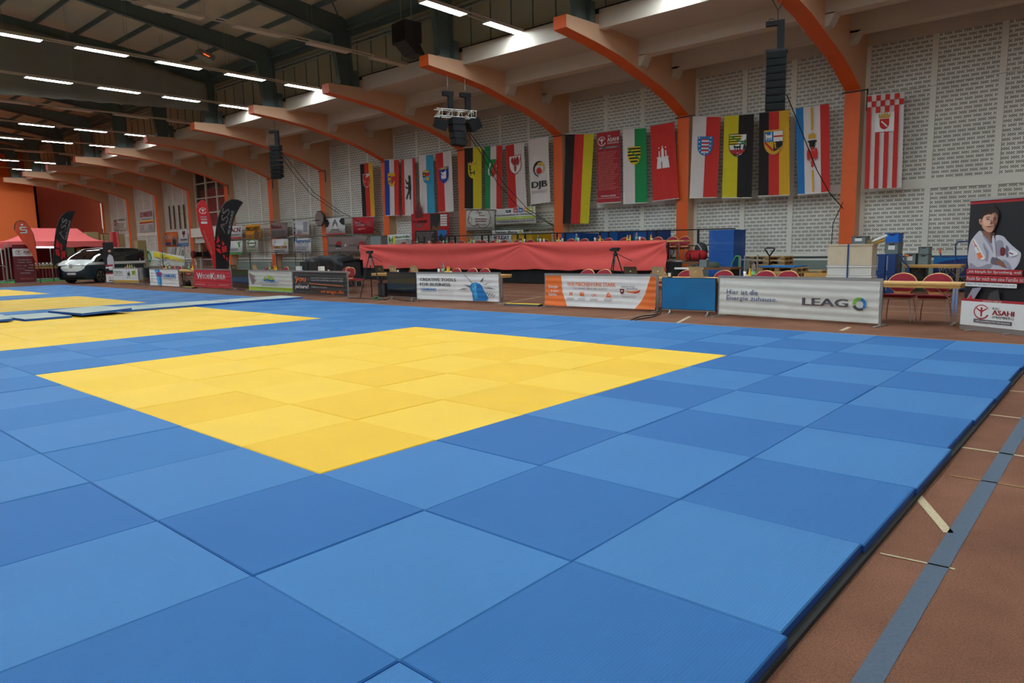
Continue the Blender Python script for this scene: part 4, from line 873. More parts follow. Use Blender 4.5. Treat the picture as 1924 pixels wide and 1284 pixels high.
def d_wir(s):
    s.band([(0, 0), (0, 1)], [(.225, 0), (.2, .2), (.17, .45), (.155, 1)], 'ad_orange', 52); s.band([(.83, 0), (.875, .2), (.91, .45), (.955, 1)], [(1, 0), (1, 1)], 'ad_orange', 52)
    s.text('Energie', .035, .56, .125, .68, 'white', .04); s.text('ist unsere', .055, .46, .135, .54, 'white', .02); s.text('Stärke.', .035, .33, .12, .44, 'white', .04)
    s.text('WIR MACHEN UNS STARK', .215, .66, .66, .80, 'ad_orange', .02); s.text('FÜR UNSERE „PERLE DER LAUSITZ“!', .275, .555, .59, .63, 'text_grey')
    for k, x in enumerate((.255, .36, .475, .605)):
        if k == 0: s.line([(x-.015, .36), (x+.015, .47)], .008, 'ad_orange'); s.line([(x+.015, .36), (x-.015, .47)], .008, 'ad_orange')
        elif k == 1: s.rect(x-.02, .35, x+.02, .43, 'ad_orange'); [s.disc(x+q, .46, .006, 'ad_orange', 8) for q in (-.014, 0, .014)]
        elif k == 2: s.ring(x-.013, .38, .011, .003, 'ad_orange', 12); s.ring(x+.013, .38, .011, .003, 'ad_orange', 12); s.line([(x-.013, .38), (x, .43), (x+.013, .38), (x-.004, .38)], .003, 'ad_orange')
        else: [s.disc(x+q, .36+p, .008, 'ad_orange', 8) for q, p in ((-.015, 0), (0, 0), (.015, 0), (-.01, .06), (.01, .06), (0, .1))]
        s.scribble(x-.035, .2, x+.04, .29, 2, 'text_grey', .4)
    s.text('Städtische Werke', .715, .655, .835, .71, 'dark', .02); s.text('Spremberg', .765, .59, .855, .645, 'dark', .04)
    emb(s, SHIELD, .725, .53, .018, 'wine'); emb(s, SHIELD, .725, .53, .008, 'white'); s.poly([(.745, .56), (.8, .54), (.85, .56), (.885, .6), (.87, .53), (.82, .48), (.78, .5)], 'ad_orange'); s.poly([(.82, .5), (.86, .53), (.885, .6), (.87, .5), (.83, .475)], 'ad_red'); s.text('www.swspremberg.de', .73, .34, .85, .385, 'text_grey')
pbanner((1026, 577), (1235, 586), 'white', 'white banner with curved orange ends and orange headline', d_wir, over=.05)
def d_cre(s):
    s.text('CREATIVE TOOLS', .045, .72, .50, .84, 'text_grey', .04); s.text('FOR BUSINESS', .045, .535, .43, .655, 'text_grey', .04); s.text('CHAIRLINES', .06, .355, .255, .45, 'ad_blue', .06); s.text('MEDIENAGENTUR', .06, .29, .255, .325, 'text_grey'); s.text('www.chairlines.de', .28, .37, .40, .40, 'text_grey'); s.text('www.facebook.com/chairlines', .28, .28, .47, .31, 'text_grey')
    s.band([(.70, .02), (.695, .3), (.67, .46), (.675, .58), (.69, .65), (.72, .69)], [(.86, .02), (.88, .1), (.87, .22), (.83, .42), (.81, .58), (.79, .65), (.75, .69)], 'ad_blue', 40, .02, .69, 4); s.band([(.715, .1), (.71, .3), (.69, .48), (.695, .58), (.725, .66)], [(.76, .1), (.75, .3), (.745, .5), (.75, .58), (.735, .66)], 'ad_cyan', 30, .1, .66); s.disc(.735, .53, .006, 'white', 8)
    s.line([(.61, .98), (.66, .82), (.70, .66)], .005, 'dark')
    for p in ([(.79, .73), (.84, .9), (.82, .74)], [(.83, .62), (.93, .74), (.86, .63)], [(.82, .5), (.98, .45), (.9, .52)], [(.66, .45), (.52, .4), (.6, .47)], [(.67, .5), (.6, .62), (.68, .56)]): s.poly(p, 'text_grey')
    s.line([(.86, .28), (.875, .34), (.89, .22), (.905, .32), (.92, .2), (.935, .3), (.95, .18), (.965, .27)], .005, 'dark')
pbanner((785, 565.5), (940, 571), 'white', 'white banner with grey capitals and a large blue chair picture', d_cre)
def d_pur(s):
    s.text('are', .04, .74, .1, .79, 'white', .03); s.text('you', .055, .46, .26, .74, 'ad_orange', .04); s.text('in', .12, .4, .145, .455, 'white'); s.text('picture?', .055, .18, .315, .42, 'white', .03)
    s.text('So individuell wie Sie: Digitaldrucke und Beschriftungen', .37, .7, .95, .775, 'white', .01); s.text('in allen Größen und Materialien in exzellenter Qualität.', .37, .595, .95, .67, 'white', .01); s.line([(.33, .48), (.95, .41)], .006, 'ad_orange'); s.text('Großdrucke mit System.', .37, .275, .66, .365, 'offwhite'); s.text('pure', .37, .05, .53, .23, 'brown_wood', .01); s.text('orange.de', .54, .03, .95, .23, 'ad_orange', .04)
pbanner((553, 553), (655, 559), 'charcoal', 'black banner with large orange and white lettering', d_pur)
def d_hot(s):
    s.rect(0, 0, 1, .22, 'ad_lime', 20, 12); s.rect(.03, .0, 1, .03, 'ad_cyan', 20, 2); s.text('www.hotel-stadt-spremberg.de', .22, .1, .8, .15, 'white')
    for x, h_ in ((.40, .62), (.49, .74), (.57, .64)): s.poly([(x-.055, .56), (x, h_+.14), (x+.055, .56)], 'ad_lime')
    s.line([(.38, .56), (.46, .6), (.54, .54), (.62, .58)], .02, 'ad_blue'); s.text('HOTEL STADT SPREMBERG', .27, .43, .71, .5, 'ad_blue'); s.text('Restaurant Wein Parlo', .33, .29, .67, .36, 'text_grey', .02); s.text('www.hotelstadtspremberg.de', .7, .88, .97, .91, 'text_grey')
    s.poly([(.02, .95), (.1, .85), (.2, .7), (.12, .72), (.2, .5), (.14, .5), (.1, .3), (.06, .6)], 'mauve')
pbanner((470, 549), (552, 553), 'offwhite', 'cream hotel banner with green hill logo and lime bottom edge', d_hot)
def d_woc(s): s.text('W', .1, .47, .25, .84, 'white', .03); s.text('OCHEN', .25, .5, .49, .76, 'white', .03); s.text('K', .49, .47, .6, .84, 'white', .03); s.text('URIER', .6, .5, .87, .76, 'white', .03); s.text('www.wochenkurier.info', .38, .14, .62, .19, 'offwhite'); s.line([(.05, .165), (.33, .165)], .006, 'offwhite'); s.line([(.67, .165), (.95, .165)], .006, 'offwhite')
pbanner((367, 541), (437, 545), 'ad_red', 'plain red banner with white serif-like lettering', d_woc)
def d_cha(s): s.band([(.3, .03), (.27, .5), (.2, 1)], [(.38, .03), (.36, .5), (.32, 1)], 'ad_cyan', 40, .03); s.band([(.38, .03), (.36, .5), (.32, 1)], [(.42, .03), (.42, .5), (.38, 1)], 'ad_blue', 40, .03); s.rect(.28, .62, .45, .84, 'ad_plum'); s.scribble(.3, .66, .43, .8, 2, 'white', .5); s.text('CHAIRLINES', .49, .54, .93, .74, 'ad_blue', .06); s.text('MEDIENAGENTUR', .5, .42, .93, .5, 'text_grey'); s.scribble(.06, .2, .16, .85, 4, 'text_grey', .15); s.text('www.chairlines.de', .72, .2, .93, .24, 'text_grey')
pbanner((284, 538), (338, 541), 'paper', 'white banner with light blue curve and plum square', d_cha)
def d_con(s): s.text('CON', .04, .62, .22, .85, 'flag_green', .02); s.text('TAX', .23, .62, .4, .85, 'text_grey'); s.scribble(.04, .48, .42, .56, 1, 'text_grey', .4); s.poly([(.56, .9), (.6, .5), (.58, .45), (.62, .46), (.64, .6), (.68, .46), (.7, .48), (.67, .9), (.64, .7), (.6, .7)], 'charcoal'); s.poly([(.78, .55), (.93, .62), (.93, .9), (.78, .84)], 'ad_lime'); s.scribble(.79, .62, .92, .82, 2, 'dark', .4); s.rect(0, .04, 1, .2, 'gold'); s.text('GRILL', .54, .35, .68, .43, 'text_grey')
pbanner((215.5, 533.5), (262, 534.5), 'paper', 'cream banner with gold bottom edge, farthest of row beside the van', d_con)
# ---------------------------------------------------------------- screens standing between the banners
def screen(fl, fr, vt, label, m, draw=None, zb=.08):
    a = ground(*fl); b_ = ground(*fr); d = b_-a; L_ = d.length; rz = math.atan2(d.y, d.x)
    h = atY(fr[0], vt, b_.y).z
    r = empty('display_screen', (a.x, a.y, 0), rz, label, 'screen', 'scoreboard screens between the banners')
    MB().box(0, L_, 0, .05, zb, h, 'black').build('housing', r)
    MB().box(.012, L_-.012, -.004, 0, zb+.03, h-.012, m).build('panel', r)
    MB().box(.0, L_, -.006, 0, zb, zb+.02, 'alu').build('trim_strip', r)
    for x in (.15*L_, .85*L_): MB().prism([(-.12, 0), (.16, 0), (.05, .03), (.03, zb+.01), (0, zb+.01), (-.02, .03)], .03, 'alu', 'yz', x).build('foot', r)
    return r
def scr_mat(name, c0, c1, z0):
    m = bpy.data.materials.new(name); m.use_nodes = True; N = m.node_tree.nodes; L = m.node_tree.links; b = N['Principled BSDF']; b.inputs['Roughness'].default_value = .25
    tc = N.new('ShaderNodeTexCoord'); n = N.new('ShaderNodeTexNoise'); n.inputs['Scale'].default_value = 1.2; L.new(tc.outputs['Object'], n.inputs['Vector'])
    r_ = N.new('ShaderNodeValToRGB'); r_.color_ramp.elements[0].position = .35; r_.color_ramp.elements[1].position = .65; r_.color_ramp.elements[0].color = rgb(*c0); r_.color_ramp.elements[1].color = rgb(*c1); L.new(n.outputs['Fac'], r_.inputs[0]); b.inputs['Base Color'].default_value = (0.01, .01, .01, 1)
    L.new(r_.outputs[0], b.inputs['Emission Color']); b.inputs['Emission Strength'].default_value = z0; MATS[name] = m
scr_mat('screen_blue', (10, 78, 124), (14, 92, 140), .55)
screen((1243, 589), (1344, 594), 523, 'flat screen glowing plain blue between two white banners', 'screen_blue')
screen((728.5, 562), (782.5, 565.5), 512, 'dark flat screen left of the creative tools banner', 'screen_black')
screen((437.5, 545.5), (469, 548), 507, 'dark flat screen right of the red banner', 'screen_black')
screen((263.5, 535), (283.5, 537.5), 503, 'dark flat screen between the two leftmost banners', 'screen_black')
# ---------------------------------------------------------------- officials tables and chairs behind the banners
FT = 'chairs behind the banner row'
table(-.55, 1.65, 8.62, 'wooden folding table beside the roll-up banner, right end open', .62)
table(-2.8, -.65, 8.95, 'wooden folding table right behind the wide ring-logo banner', .62)
table(-4.6, -2.85, 9.0, 'wooden folding table with laptops behind the blue screen', .62)
table(-7.45, -4.7, 9.05, 'wooden folding table behind the orange and white banner', .62)
table(-11.9, -9.2, 9.0, 'wooden folding table behind the creative tools banner', .62)
table(-14.75, -12.0, 9.0, 'wooden folding table with its left end showing beside the tripod', .62)
table(-22.2, -19.1, 8.95, 'wooden folding table behind the hotel banner', .62)
table(-18.9, -16.65, 8.95, 'wooden folding table with monitors behind the black banner', .62)
table(-24.9, -22.3, 9.05, 'wooden folding table behind the dark screen and red banner', .62)
table(-29.2, -26.2, 9.0, 'wooden folding table with juice bottles, left of the red banner', .62)
table(-32.0, -29.2, 9.0, 'wooden folding table behind the blue and white banner', .62)
table(-37.6, -33.3, 9.6, 'wooden folding table with drinks behind the cream banner', .62)
frontchairs = [(1761.5, 9.1, 'rightmost chair at the open table end beside the roll-up banner'), (1695, 9.1, 'second chair from right at the open table end'), (1474, 9.6, 'rightmost chair behind the wide ring-logo banner'), (1431, 9.6, 'middle chair behind the wide ring-logo banner'), (1352.7, 9.6, 'chair behind left end of the wide ring-logo banner'), (1283, 9.6, 'chair behind the laptop and blue screen'), (1228, 9.6, 'chair half behind a silver laptop, right end of orange banner'), (1126, 9.6, 'right of two chairs at the middle of the orange banner'), (1094.5, 9.6, 'left of two chairs at the middle of the orange banner'),
 (900.7, 9.6, 'rightmost chair behind the creative tools banner'), (877.5, 9.6, 'second chair from right behind the creative tools banner'), (847, 9.6, 'chair behind the bottles at the creative tools banner'), (821, 9.6, 'chair behind left part of the creative tools banner'), (767, 9.6, 'chair between two silver laptops'), (551, 9.6, 'chair at right end of the hotel banner'), (527, 9.6, 'chair beside the yellow bottles behind the hotel banner'), (493.5, 9.6, 'chair behind left end of the hotel banner'), (391.6, 9.6, 'chair behind left part of the red banner'), (347, 9.6, 'chair at the table left of the red banner'), (329, 9.6, 'chair behind right end of the blue curve banner'), (317, 9.9, 'chair behind the middle of the blue curve banner')]
for u, Y_, lab in frontchairs:
    p = atY(u, 505, Y_); chair(p.x, Y_+(-.12 if Y_ < 9.3 else 0), 0, 'burgundy padded '+lab, FT)
p = atY(650, 501, 9.7); chair(p.x, 9.7, .25, 'burgundy padded chair right behind the end of the black banner', FT)
p = atY(643, 501, 10.1); chair(p.x, 10.1, .1, 'burgundy padded chair second behind the end of the black banner', FT)
p = atY(673, 501, 9.6); chair(p.x, 9.45, 1.9, 'burgundy chair seen side-on left of the camera tripod', FT)
def put(u, Y_): return atY(u, 505, Y_).x
TZ = .74
laptop(put(1188, 9.0), 8.95, TZ, .1, 'laptop_dark', 'open dark laptop behind right part of the orange banner'); laptop(put(1238, 9.0), 9.0, TZ, -.05, 'laptop_silver', 'open silver laptop left above the blue screen'); laptop(put(1309, 9.0), 9.0, TZ, -.05, 'laptop_silver', 'open silver laptop right above the blue screen')
laptop(put(714, 9.0), 9.0, TZ, .2, 'laptop_dark', 'open dark laptop beside the left camera tripod'); laptop(put(739, 9.0), 9.0, TZ, 0, 'laptop_silver', 'open silver laptop above the left screen'); laptop(put(779, 9.0), 9.0, TZ, 0, 'laptop_silver', 'open silver laptop left of the creative tools banner')
laptop(put(440, 9.1), 9.1, TZ, .3, 'laptop_dark', 'open dark laptop behind right end of the red banner'); laptop(put(482, 9.1), 9.05, TZ, 0, 'laptop_silver', 'open silver laptop behind left end of the hotel banner'); laptop(put(275, 9.5), 9.5, TZ, 0, 'laptop_dark', 'open laptop above the leftmost dark screen')
def cluster(items, Y_, z, where):
    for k, (kind, u) in enumerate(items):
        x = atY(u, 505, Y_).x
        w = where if sum(1 for a, _ in items if a == kind) == 1 else '%s, %s from left' % (where, ordi(1+sum(1 for a, uu in items if a == kind and uu < u)))
        if kind == 'cup': cup(x, Y_, z, w, 2)
        else: drink(kind, x, Y_, z, w)
cluster([('cup', 1400), ('cola', 1405), ('juice', 1409), ('water', 1416)], 8.95, TZ, 'behind the wide ring-logo banner')
cluster([('cup', 824), ('water', 832), ('cola', 837), ('juice', 841), ('juice', 844), ('cola', 847)], 9.0, TZ, 'behind the creative tools banner')
cluster([('water', 507), ('cola', 511), ('juice', 516), ('juice', 519)], 8.95, TZ, 'behind the hotel banner')
cluster([('water', 355), ('cola', 359), ('juice', 362)], 9.0, TZ, 'beside the red banner')
cluster([('cola', 309), ('juice', 312), ('water', 319)], 9.0, TZ, 'behind the blue curve banner')
cluster([('cola', 236), ('juice', 240), ('juice', 244), ('water', 248), ('cola', 253)], 9.6, TZ, 'behind the cream banner')
cluster([('cola', 617)], 8.9, TZ, 'behind the black banner')
for u in (563, 605): x = put(u, 8.9); tag(MB().box(x-.09, x+.09, 8.8, 8.95, TZ, TZ+.2, 'paper').build('white_box'), 'small white box %s of the monitors behind the black banner' % ('left' if u < 590 else 'right'), 'box', 'white boxes beside the monitors')
for u, lab in ((572, 'left'), (589, 'right')):
    x = put(u, 9.0); r = empty('monitor', (x, 9.0, TZ), 0, 'black monitor seen from behind, %s of two beside the black drape' % lab, 'monitor', 'monitors behind the black banner')
    MB().box(-.24, .24, -.03, .03, .08, .36, 'black').build('screen', r); MB().box(-.03, .03, -.01, .03, 0, .1, 'dark').box(-.1, .1, -.08, .08, 0, .012, 'dark').build('stand', r)
x = put(1299, 9.0)
for u, nm in ((1262, 'right'), (752, 'left')):
    x = put(u, 9.0); r = empty('desk_clock', (x, 8.9, TZ), 0, 'small black display unit with white digits above the %s screen' % nm, 'display unit')
    MB().box(-.05, .05, 0, .04, 0, .12, 'black').build('case', r); MB().box(-.035, .035, -.003, 0, .02, .1, 'offwhite').build('face', r)
# big draped case behind the black banner
g = ground(0, 0) if False else None
p0 = atY(575, 500, 11.5); p1 = atY(643, 500, 11.5)
r = empty('draped_case', ((p0.x+p1.x)/2, 11.9, 0), 0, 'large equipment case under a rumpled black drape behind black banner', 'equipment case')
Wd = (p1.x-p0.x)
MB().box(-.02*Wd, .5*Wd, -.4, .5, 0, 1.15, 'dark').box(-.5*Wd, 0, -.4, .5, 0, .95, 'dark').build('case', r)
rn = random.Random(4)
def drp(a, b_):
    x = (-.54+1.08*a)*Wd; top = 1.05+.28*math.exp(-((a-.55)/.22)**2)+.1*math.exp(-((a-.15)/.12)**2)+.05*math.sin(a*19); 
    y = -.46+.98*min(1, max(0, (b_-.45)/.3)); z = min(top, top*(b_/.45)) if b_ < .45 else (top if b_ < .75 else top*(1-(b_-.75)/.3))
    z = max(z, .5 if a < .7 else .42)
    return (x+.03*math.sin(b_*14+a*9), y-.03*math.sin(a*31), z+.03*math.sin(a*27+b_*8))
MB().grid(drp, 34, 16, 'black').build('drape', r)
# camera tripods
def tripod(u, v_foot, v_top, Y_, label, side, legs):
    base = atY(u, v_foot, Y_); zt = atY(u, v_top, Y_).z; r = empty('video_tripod', (base.x, Y_, legs), 0, label, 'tripod'); h = zt-legs-.25
    for k in range(3):
        t = 2*PI*k/3+.4; MB().cyl((.05*math.cos(t), .05*math.sin(t), h), (.42*math.cos(t), .42*math.sin(t), 0), .016, 'black').cyl((.2*math.cos(t), .2*math.sin(t), h*.52), (.25*math.cos(t), .25*math.sin(t), h*.47), .028, 'black').build('leg', r)
    MB().cyl((0, 0, h-.25), (0, 0, h), .02, 'alu').lathe([(.05, h-.03), (.06, h), (.045, h+.06), (.03, h+.1)], 'black').build('head', r)
    MB().cyl((0, 0, h+.06), (.45, .1, h-.16), .01, 'black').build('pan_handle', r)
    c_ = empty('video_camera', (base.x, Y_, legs+h+.1), 0, 'small black video camera on the %s tripod' % side, 'camera')
    MB().box(-.1, .1, -.04, .04, 0, .1, 'black').build('body', c_); MB().cyl((-.1, 0, .05), (-.17, 0, .05), .035, 'dark').build('lens', c_); MB().box(0, .16, -.02, .02, .06, .09, 'black').build('viewfinder', c_)
tripod(699, 562, 468, 8.2, 'black camera tripod standing on the floor left of the dark screen', 'left', 0)
tripod(1156, 515, 462, 10.7, 'black camera tripod behind the orange and white banner', 'right', .0)
# microphone stand behind hotel banner, cables, floor ramps
p = atY(556, 500, 10.6)
r = empty('microphone_stand', (p.x, 10.6, 0), 0, 'tall thin black microphone stand behind the hotel banner', 'stand'); MH = atY(556, 444, 10.6).z; MB().cyl((0, 0, 0), (0, 0, MH), .012, 'black').build('pole', r); MB().cyl((-.3, 0, MH), (.2, 0, MH+.02), .01, 'offwhite').build('boom', r); [MB().cyl((0, 0, .25), (.28*math.cos(t), .28*math.sin(t), 0), .009, 'black').build('leg', r) for t in (0, 2.1, 4.2)]
def ramp(u0, v0, u1, v1, label):
    a = ground(u0, v0); b_ = ground(u1, v1); d = b_-a; r = empty('cable_ramp', (a.x, a.y, 0), math.atan2(d.y, d.x), label, 'cable ramp', 'yellow and black cable ramps')
    MB().prism([(-.14, 0), (.14, 0), (.08, .05), (-.08, .05)], d.length, 'black', 'yz', 0).build('base', r); MB().box(.02, d.length-.02, -.07, .07, .05, .056, 'yellow').build('lid', r)
ramp(951, 574, 1016, 576, 'yellow and black cable ramp in the gap before the orange banner'); ramp(345, 541, 366, 542, 'yellow and black cable ramp left of the red banner')
ramp(650, 518, 684, 517.5, 'yellow and black cable ramp near the left end of the stage')
def cable(pts, label, m='black', r_=.012):
    P_ = [ground(u, v, .012) for u, v in pts]; Q = []
    for i in range(len(P_)-1):
        for k in range(5):
            t = k/5; a = P_[max(i-1, 0)]; b_ = P_[i]; c = P_[i+1]; d = P_[min(i+2, len(P_)-1)]
            Q.append(.5*((2*b_)+(c-a)*t+(2*a-5*b_+4*c-d)*t*t+(3*b_-a-3*c+d)*t**3))
    Q.append(P_[-1]); tag(MB().tube(Q, r_, m, 5).build('floor_cable'), label, 'cable')
cable([(1236, 588), (1228, 592), (1205, 594), (1185, 602)], 'black cable curling on the floor in front of the orange banner end')
cable([(1240, 590), (1225, 596), (1200, 600), (1190, 604)], 'second black cable beside the blue screen on the floor')
cable([(700, 562), (715, 559), (722, 563), (735, 561), (760, 565), (780, 566)], 'tangled cable on the floor under the dark screen')
cable([(655, 560), (690, 561), (725, 564)], 'black cable running from black banner to the tripod')
cable([(704, 556), (712, 561), (700, 563), (708, 558), (718, 562)], 'green cable coiled at the foot of the tripod table', 'green_tube', .01)
cable([(1240, 560), (1236, 575), (1241, 588)], 'cable hanging between banner post and blue screen')
x = put(722, 8.8); r = empty('floor_speaker', (x, 8.75, 0), .2, 'small black loudspeaker on the floor left of dark screen', 'loudspeaker'); MB().box(-.14, .14, -.12, .12, 0, .42, 'black').build('cabinet', r); MB().box(-.12, .12, -.126, -.12, .03, .39, 'charcoal').build('grille', r)
x = put(345, 8.6); r = empty('cable_drum', (x, 8.7, .15), 0, 'black cable drum lying beside the table left of the red banner', 'cable drum'); MB().cyl((0, -.1, 0), (0, .1, 0), .1, 'black').cyl((0, -.12, 0), (0, -.1, 0), .15, 'dark').cyl((0, .1, 0), (0, .12, 0), .15, 'dark').build('reel', r); MB().box(-.1, .1, -.13, .13, -.15, -.12, 'dark').build('foot', r)
# ---------------------------------------------------------------- roll-up banner with the judo athlete
a = ground(1808, 618); b_ = ground(1932, 631.5); d = b_-a; L_ = d.length; rz = math.atan2(d.y, d.x)
r = empty('rollup_banner', (a.x, a.y, 0), rz, 'tall roll-up banner picturing a standing person in white judo jacket', 'roll-up banner')
MB().box(-.01, L_+.01, -.05, .05, 0, .08, 'alu').build('base', r); [MB().box(x-.02, x+.02, -.22, .12, 0, .012, 'alu').build('foot', r) for x in (.2*L_, .78*L_)]
MB().cyl((L_/2, .06, .05), (L_/2, .04, 2.1), .012, 'alu').build('pole', r); MB().box(0, L_, -.02, .02, 2.08, 2.11, 'alu').build('top_rail', r)
s = Sheet((0, 0, .08), (L_, 0, .08), (0, 0, 2.09), (L_, 0, 2.09), None, .003); s.cloth(1, 1, 'poster_black').build('cloth', r)
s.rect(0, .97, 1, 1, 'asahi_red'); 
# figure: jacket, arms crossed, head
def pp(x, y):
    xl = 54-39*(y-35)/810; yt = 35-.067*(x-54); yb_ = 845+.125*(x-15)
    return ((x-xl)/409, (yb_-y)/(yb_-yt))
def A_(*q): return [pp(*p) for p in q]
def B_(*q): return [pp(((1824+x/8.96)-1804)*3.317, ((376+y/8.96)-366)*3.317) for x, y in q]
s.soft(A_((96, 250), (124, 232), (170, 262), (200, 300), (216, 262), (262, 268), (290, 300), (318, 330), (352, 362), (370, 385), (362, 440), (335, 485), (300, 505), (62, 505), (50, 470), (42, 410), (48, 350), (60, 300)), 'gi_white')
s.soft(A_((150, 290), (168, 330), (178, 380), (172, 430), (160, 430), (158, 380), (142, 330)), 'gi_shade'); s.soft(A_((60, 440), (110, 470), (170, 450), (205, 450), (190, 480), (150, 505), (62, 505)), 'gi_shade')
s.soft(A_((200, 405), (235, 400), (262, 415), (275, 445), (300, 480), (280, 478), (250, 462), (214, 456), (190, 440)), 'gi_deep'); s.soft(A_((206, 436), (232, 428), (262, 440), (284, 466), (270, 474), (240, 456)), 'skin_shade')
s.soft(A_((222, 400), (280, 390), (330, 372), (366, 388), (360, 440), (335, 485), (300, 490), (272, 440), (250, 422)), 'gi_white'); s.soft(A_((262, 420), (300, 440), (320, 485), (300, 492), (280, 450)), 'gi_shade')
s.soft(A_((226, 300), (262, 300), (268, 350), (262, 392), (232, 398), (222, 350)), 'gi_shade'); s.soft(A_((252, 345), (278, 348), (276, 392), (252, 392)), 'wine'); s.soft(A_((284, 330), (300, 350), (300, 400), (286, 400)), 'gi_deep')
s.soft(B_((180, 540), (330, 560), (400, 600), (380, 700), (350, 760), (300, 690), (220, 610)), 'skin_shade'); s.soft(B_((330, 600), (400, 570), (400, 680), (360, 740)), 'skin_deep')
s.soft(A_((112, 240), (124, 232), (150, 268), (186, 330), (214, 392), (206, 404), (176, 360), (140, 296), (112, 262)), 'gi_white'); s.soft(A_((140, 262), (186, 332), (214, 392), (220, 380), (200, 330), (160, 268)), 'gi_shade'); s.soft(A_((206, 262), (218, 300), (226, 400), (214, 400), (204, 330), (200, 290)), 'gi_white')
s.poly(A_((74, 290), (92, 284), (130, 350), (160, 410), (142, 424), (110, 400), (92, 350)), 'paper'); s.poly(A_((104, 380), (128, 372), (146, 404), (120, 418)), 'ad_orange'); s.line(A_((80, 292), (92, 318), (106, 336)), .012, 'ad_orange'); s.ring(*pp(96, 330), .018, .006, 'asahi_red', 14); s.line(A_((108, 340), (120, 362)), .008, 'asahi_red')
s.poly(A_((300, 372), (318, 356), (352, 372), (356, 392), (330, 402), (308, 400)), 'paper'); s.line(A_((306, 376), (330, 388)), .018, 'asahi_red')
# head: hair mass, face lit from the left, ear, features
s.soft(B_((175, 330), (170, 250), (210, 160), (290, 110), (380, 110), (450, 160), (475, 250), (465, 330), (440, 300), (420, 240), (330, 250), (240, 240), (190, 320)), 'hair')
s.soft(B_((190, 320), (215, 260), (300, 235), (400, 215), (445, 260), (455, 330), (445, 400), (425, 470), (390, 530), (345, 562), (290, 555), (225, 510), (190, 440)), 'skin')
s.soft(B_((205, 330), (235, 280), (300, 255), (345, 265), (350, 330), (365, 400), (350, 440), (290, 450), (225, 430)), 'skin_lit')
s.soft(B_((385, 320), (400, 240), (435, 240), (458, 320), (448, 400), (420, 480), (370, 555), (395, 470), (392, 410), (372, 380)), 'skin_shade'); s.soft(B_((405, 440), (440, 400), (425, 480), (400, 520)), 'skin_deep')
s.soft(B_((148, 330), (185, 335), (195, 390), (185, 425), (162, 415), (146, 370)), 'skin'); s.soft(B_((165, 345), (182, 350), (185, 390), (172, 400)), 'skin_shade')
s.soft(B_((185, 330), (200, 250), (250, 200), (330, 180), (430, 190), (455, 250), (425, 215), (370, 225), (345, 248), (310, 235), (240, 260), (215, 285), (200, 320)), 'hair')
for q in (((258, 300), (300, 290), (340, 296), (336, 304), (300, 300), (262, 308)), ((385, 305), (420, 298), (448, 306), (446, 313), (420, 306), (388, 312))): s.soft(B_(*q), 'hair')
for q in (((265, 332), (295, 320), (330, 330), (300, 342)), ((395, 335), (420, 324), (444, 334), (420, 343))): s.soft(B_(*q), 'skin_deep')
for q in ((300, 331), (420, 334)): s.disc(*B_(q)[0], .009, 'hair', 10)
s.soft(B_((352, 330), (372, 380), (392, 408), (365, 424), (335, 415), (345, 400)), 'skin_shade'); s.soft(B_((290, 458), (330, 452), (360, 458), (400, 448), (385, 466), (340, 474), (300, 470)), 'lip'); s.line(B_((285, 460), (340, 462), (392, 456)), .004, 'skin_deep')
s.poly([(.04, .365), (.92, .335), (.92, .39), (.04, .42)], 'asahi_red') if False else None
s.rect(.04, .41, .88, .455, 'asahi_red'); s.text('„Ich kämpfe für Spremberg, weil', .06, .418, .86, .445, 'white', .02); s.rect(.04, .355, .97, .403, 'asahi_red'); s.text('Asahi für mich wie eine Familie ist!“', .05, .364, .95, .394, 'white', .02); s.rect(.04, .315, .82, .348, 'paper'); s.text('Julian, 19, seit dem 5. Lebensjahr bei Asahi', .06, .322, .8, .342, 'text_grey')
s.poly([(.08, .215), (.16, .3), (.3, .31), (.2, .215)], 'gi_shade'); s.poly([(.4, .215), (.44, .27), (.55, .3), (.6, .215)], 'charcoal'); s.poly([(.1, .215), (.15, .25), (.17, .215)], 'red')
s.rect(0, .195, 1, .215, 'asahi_red'); s.text('www.ksc-asahi.de', .34, .198, .62, .212, 'offwhite'); s.rect(0, 0, 1, .195, 'paper'); asahi_logo(s, .33, .115, .11, 'asahi_red'); s.text('KSC', .5, .142, .6, .158, 'text_grey', .03); s.text('ASAHI', .5, .098, .82, .137, 'asahi_red', .06); s.text('SPREMBERG', .5, .072, .82, .091, 'text_grey', .02); s.rect(.22, .028, .8, .056, 'text_grey'); s.text('WIR KÄMPFEN FÜR DIE REGION', .25, .034, .77, .05, 'white')
s.mb.build('print', r)
# ================================================================ stage with the head table
SL, SR = -26.2, -7.3
def sl(x): return .12*(-8.45-x)/17.5           # the platform rises slightly towards its far end
vs = []
mb = MB()
def slab(mb, x0, x1, y0, y1, z0, z1, m):
    P_ = [(x0, y0), (x1, y0), (x1, y1), (x0, y1)]
    v = [(x, y, z0) for x, y in P_]+[(x, y, z1+sl(x)) for x, y in P_]
    mb.add(v, [(3, 2, 1, 0), (4, 5, 6, 7), (0, 1, 5, 4), (1, 2, 6, 5), (2, 3, 7, 6), (3, 0, 4, 7)], m)
st = empty('stage_platform', (-16, 16.7, 0), 0, 'long low stage platform with black skirt in front of the flags', 'stage')
mb = MB()
for k in range(9):
    a = SL+(SR-SL)*k/9; slab(mb, a+.01, a+(SR-SL)/9-.01, 16.72, 18.85, .8, .88, 'brown_wood')
wpart(mb, 'deck', st)
for k in range(10):
    a = SL+.1+(SR-SL-.2)*k/9
    for y in (16.85, 18.7): wpart(MB().box(a-.03, a+.03, y-.03, y+.03, 0, .82, 'alu'), 'leg', st)
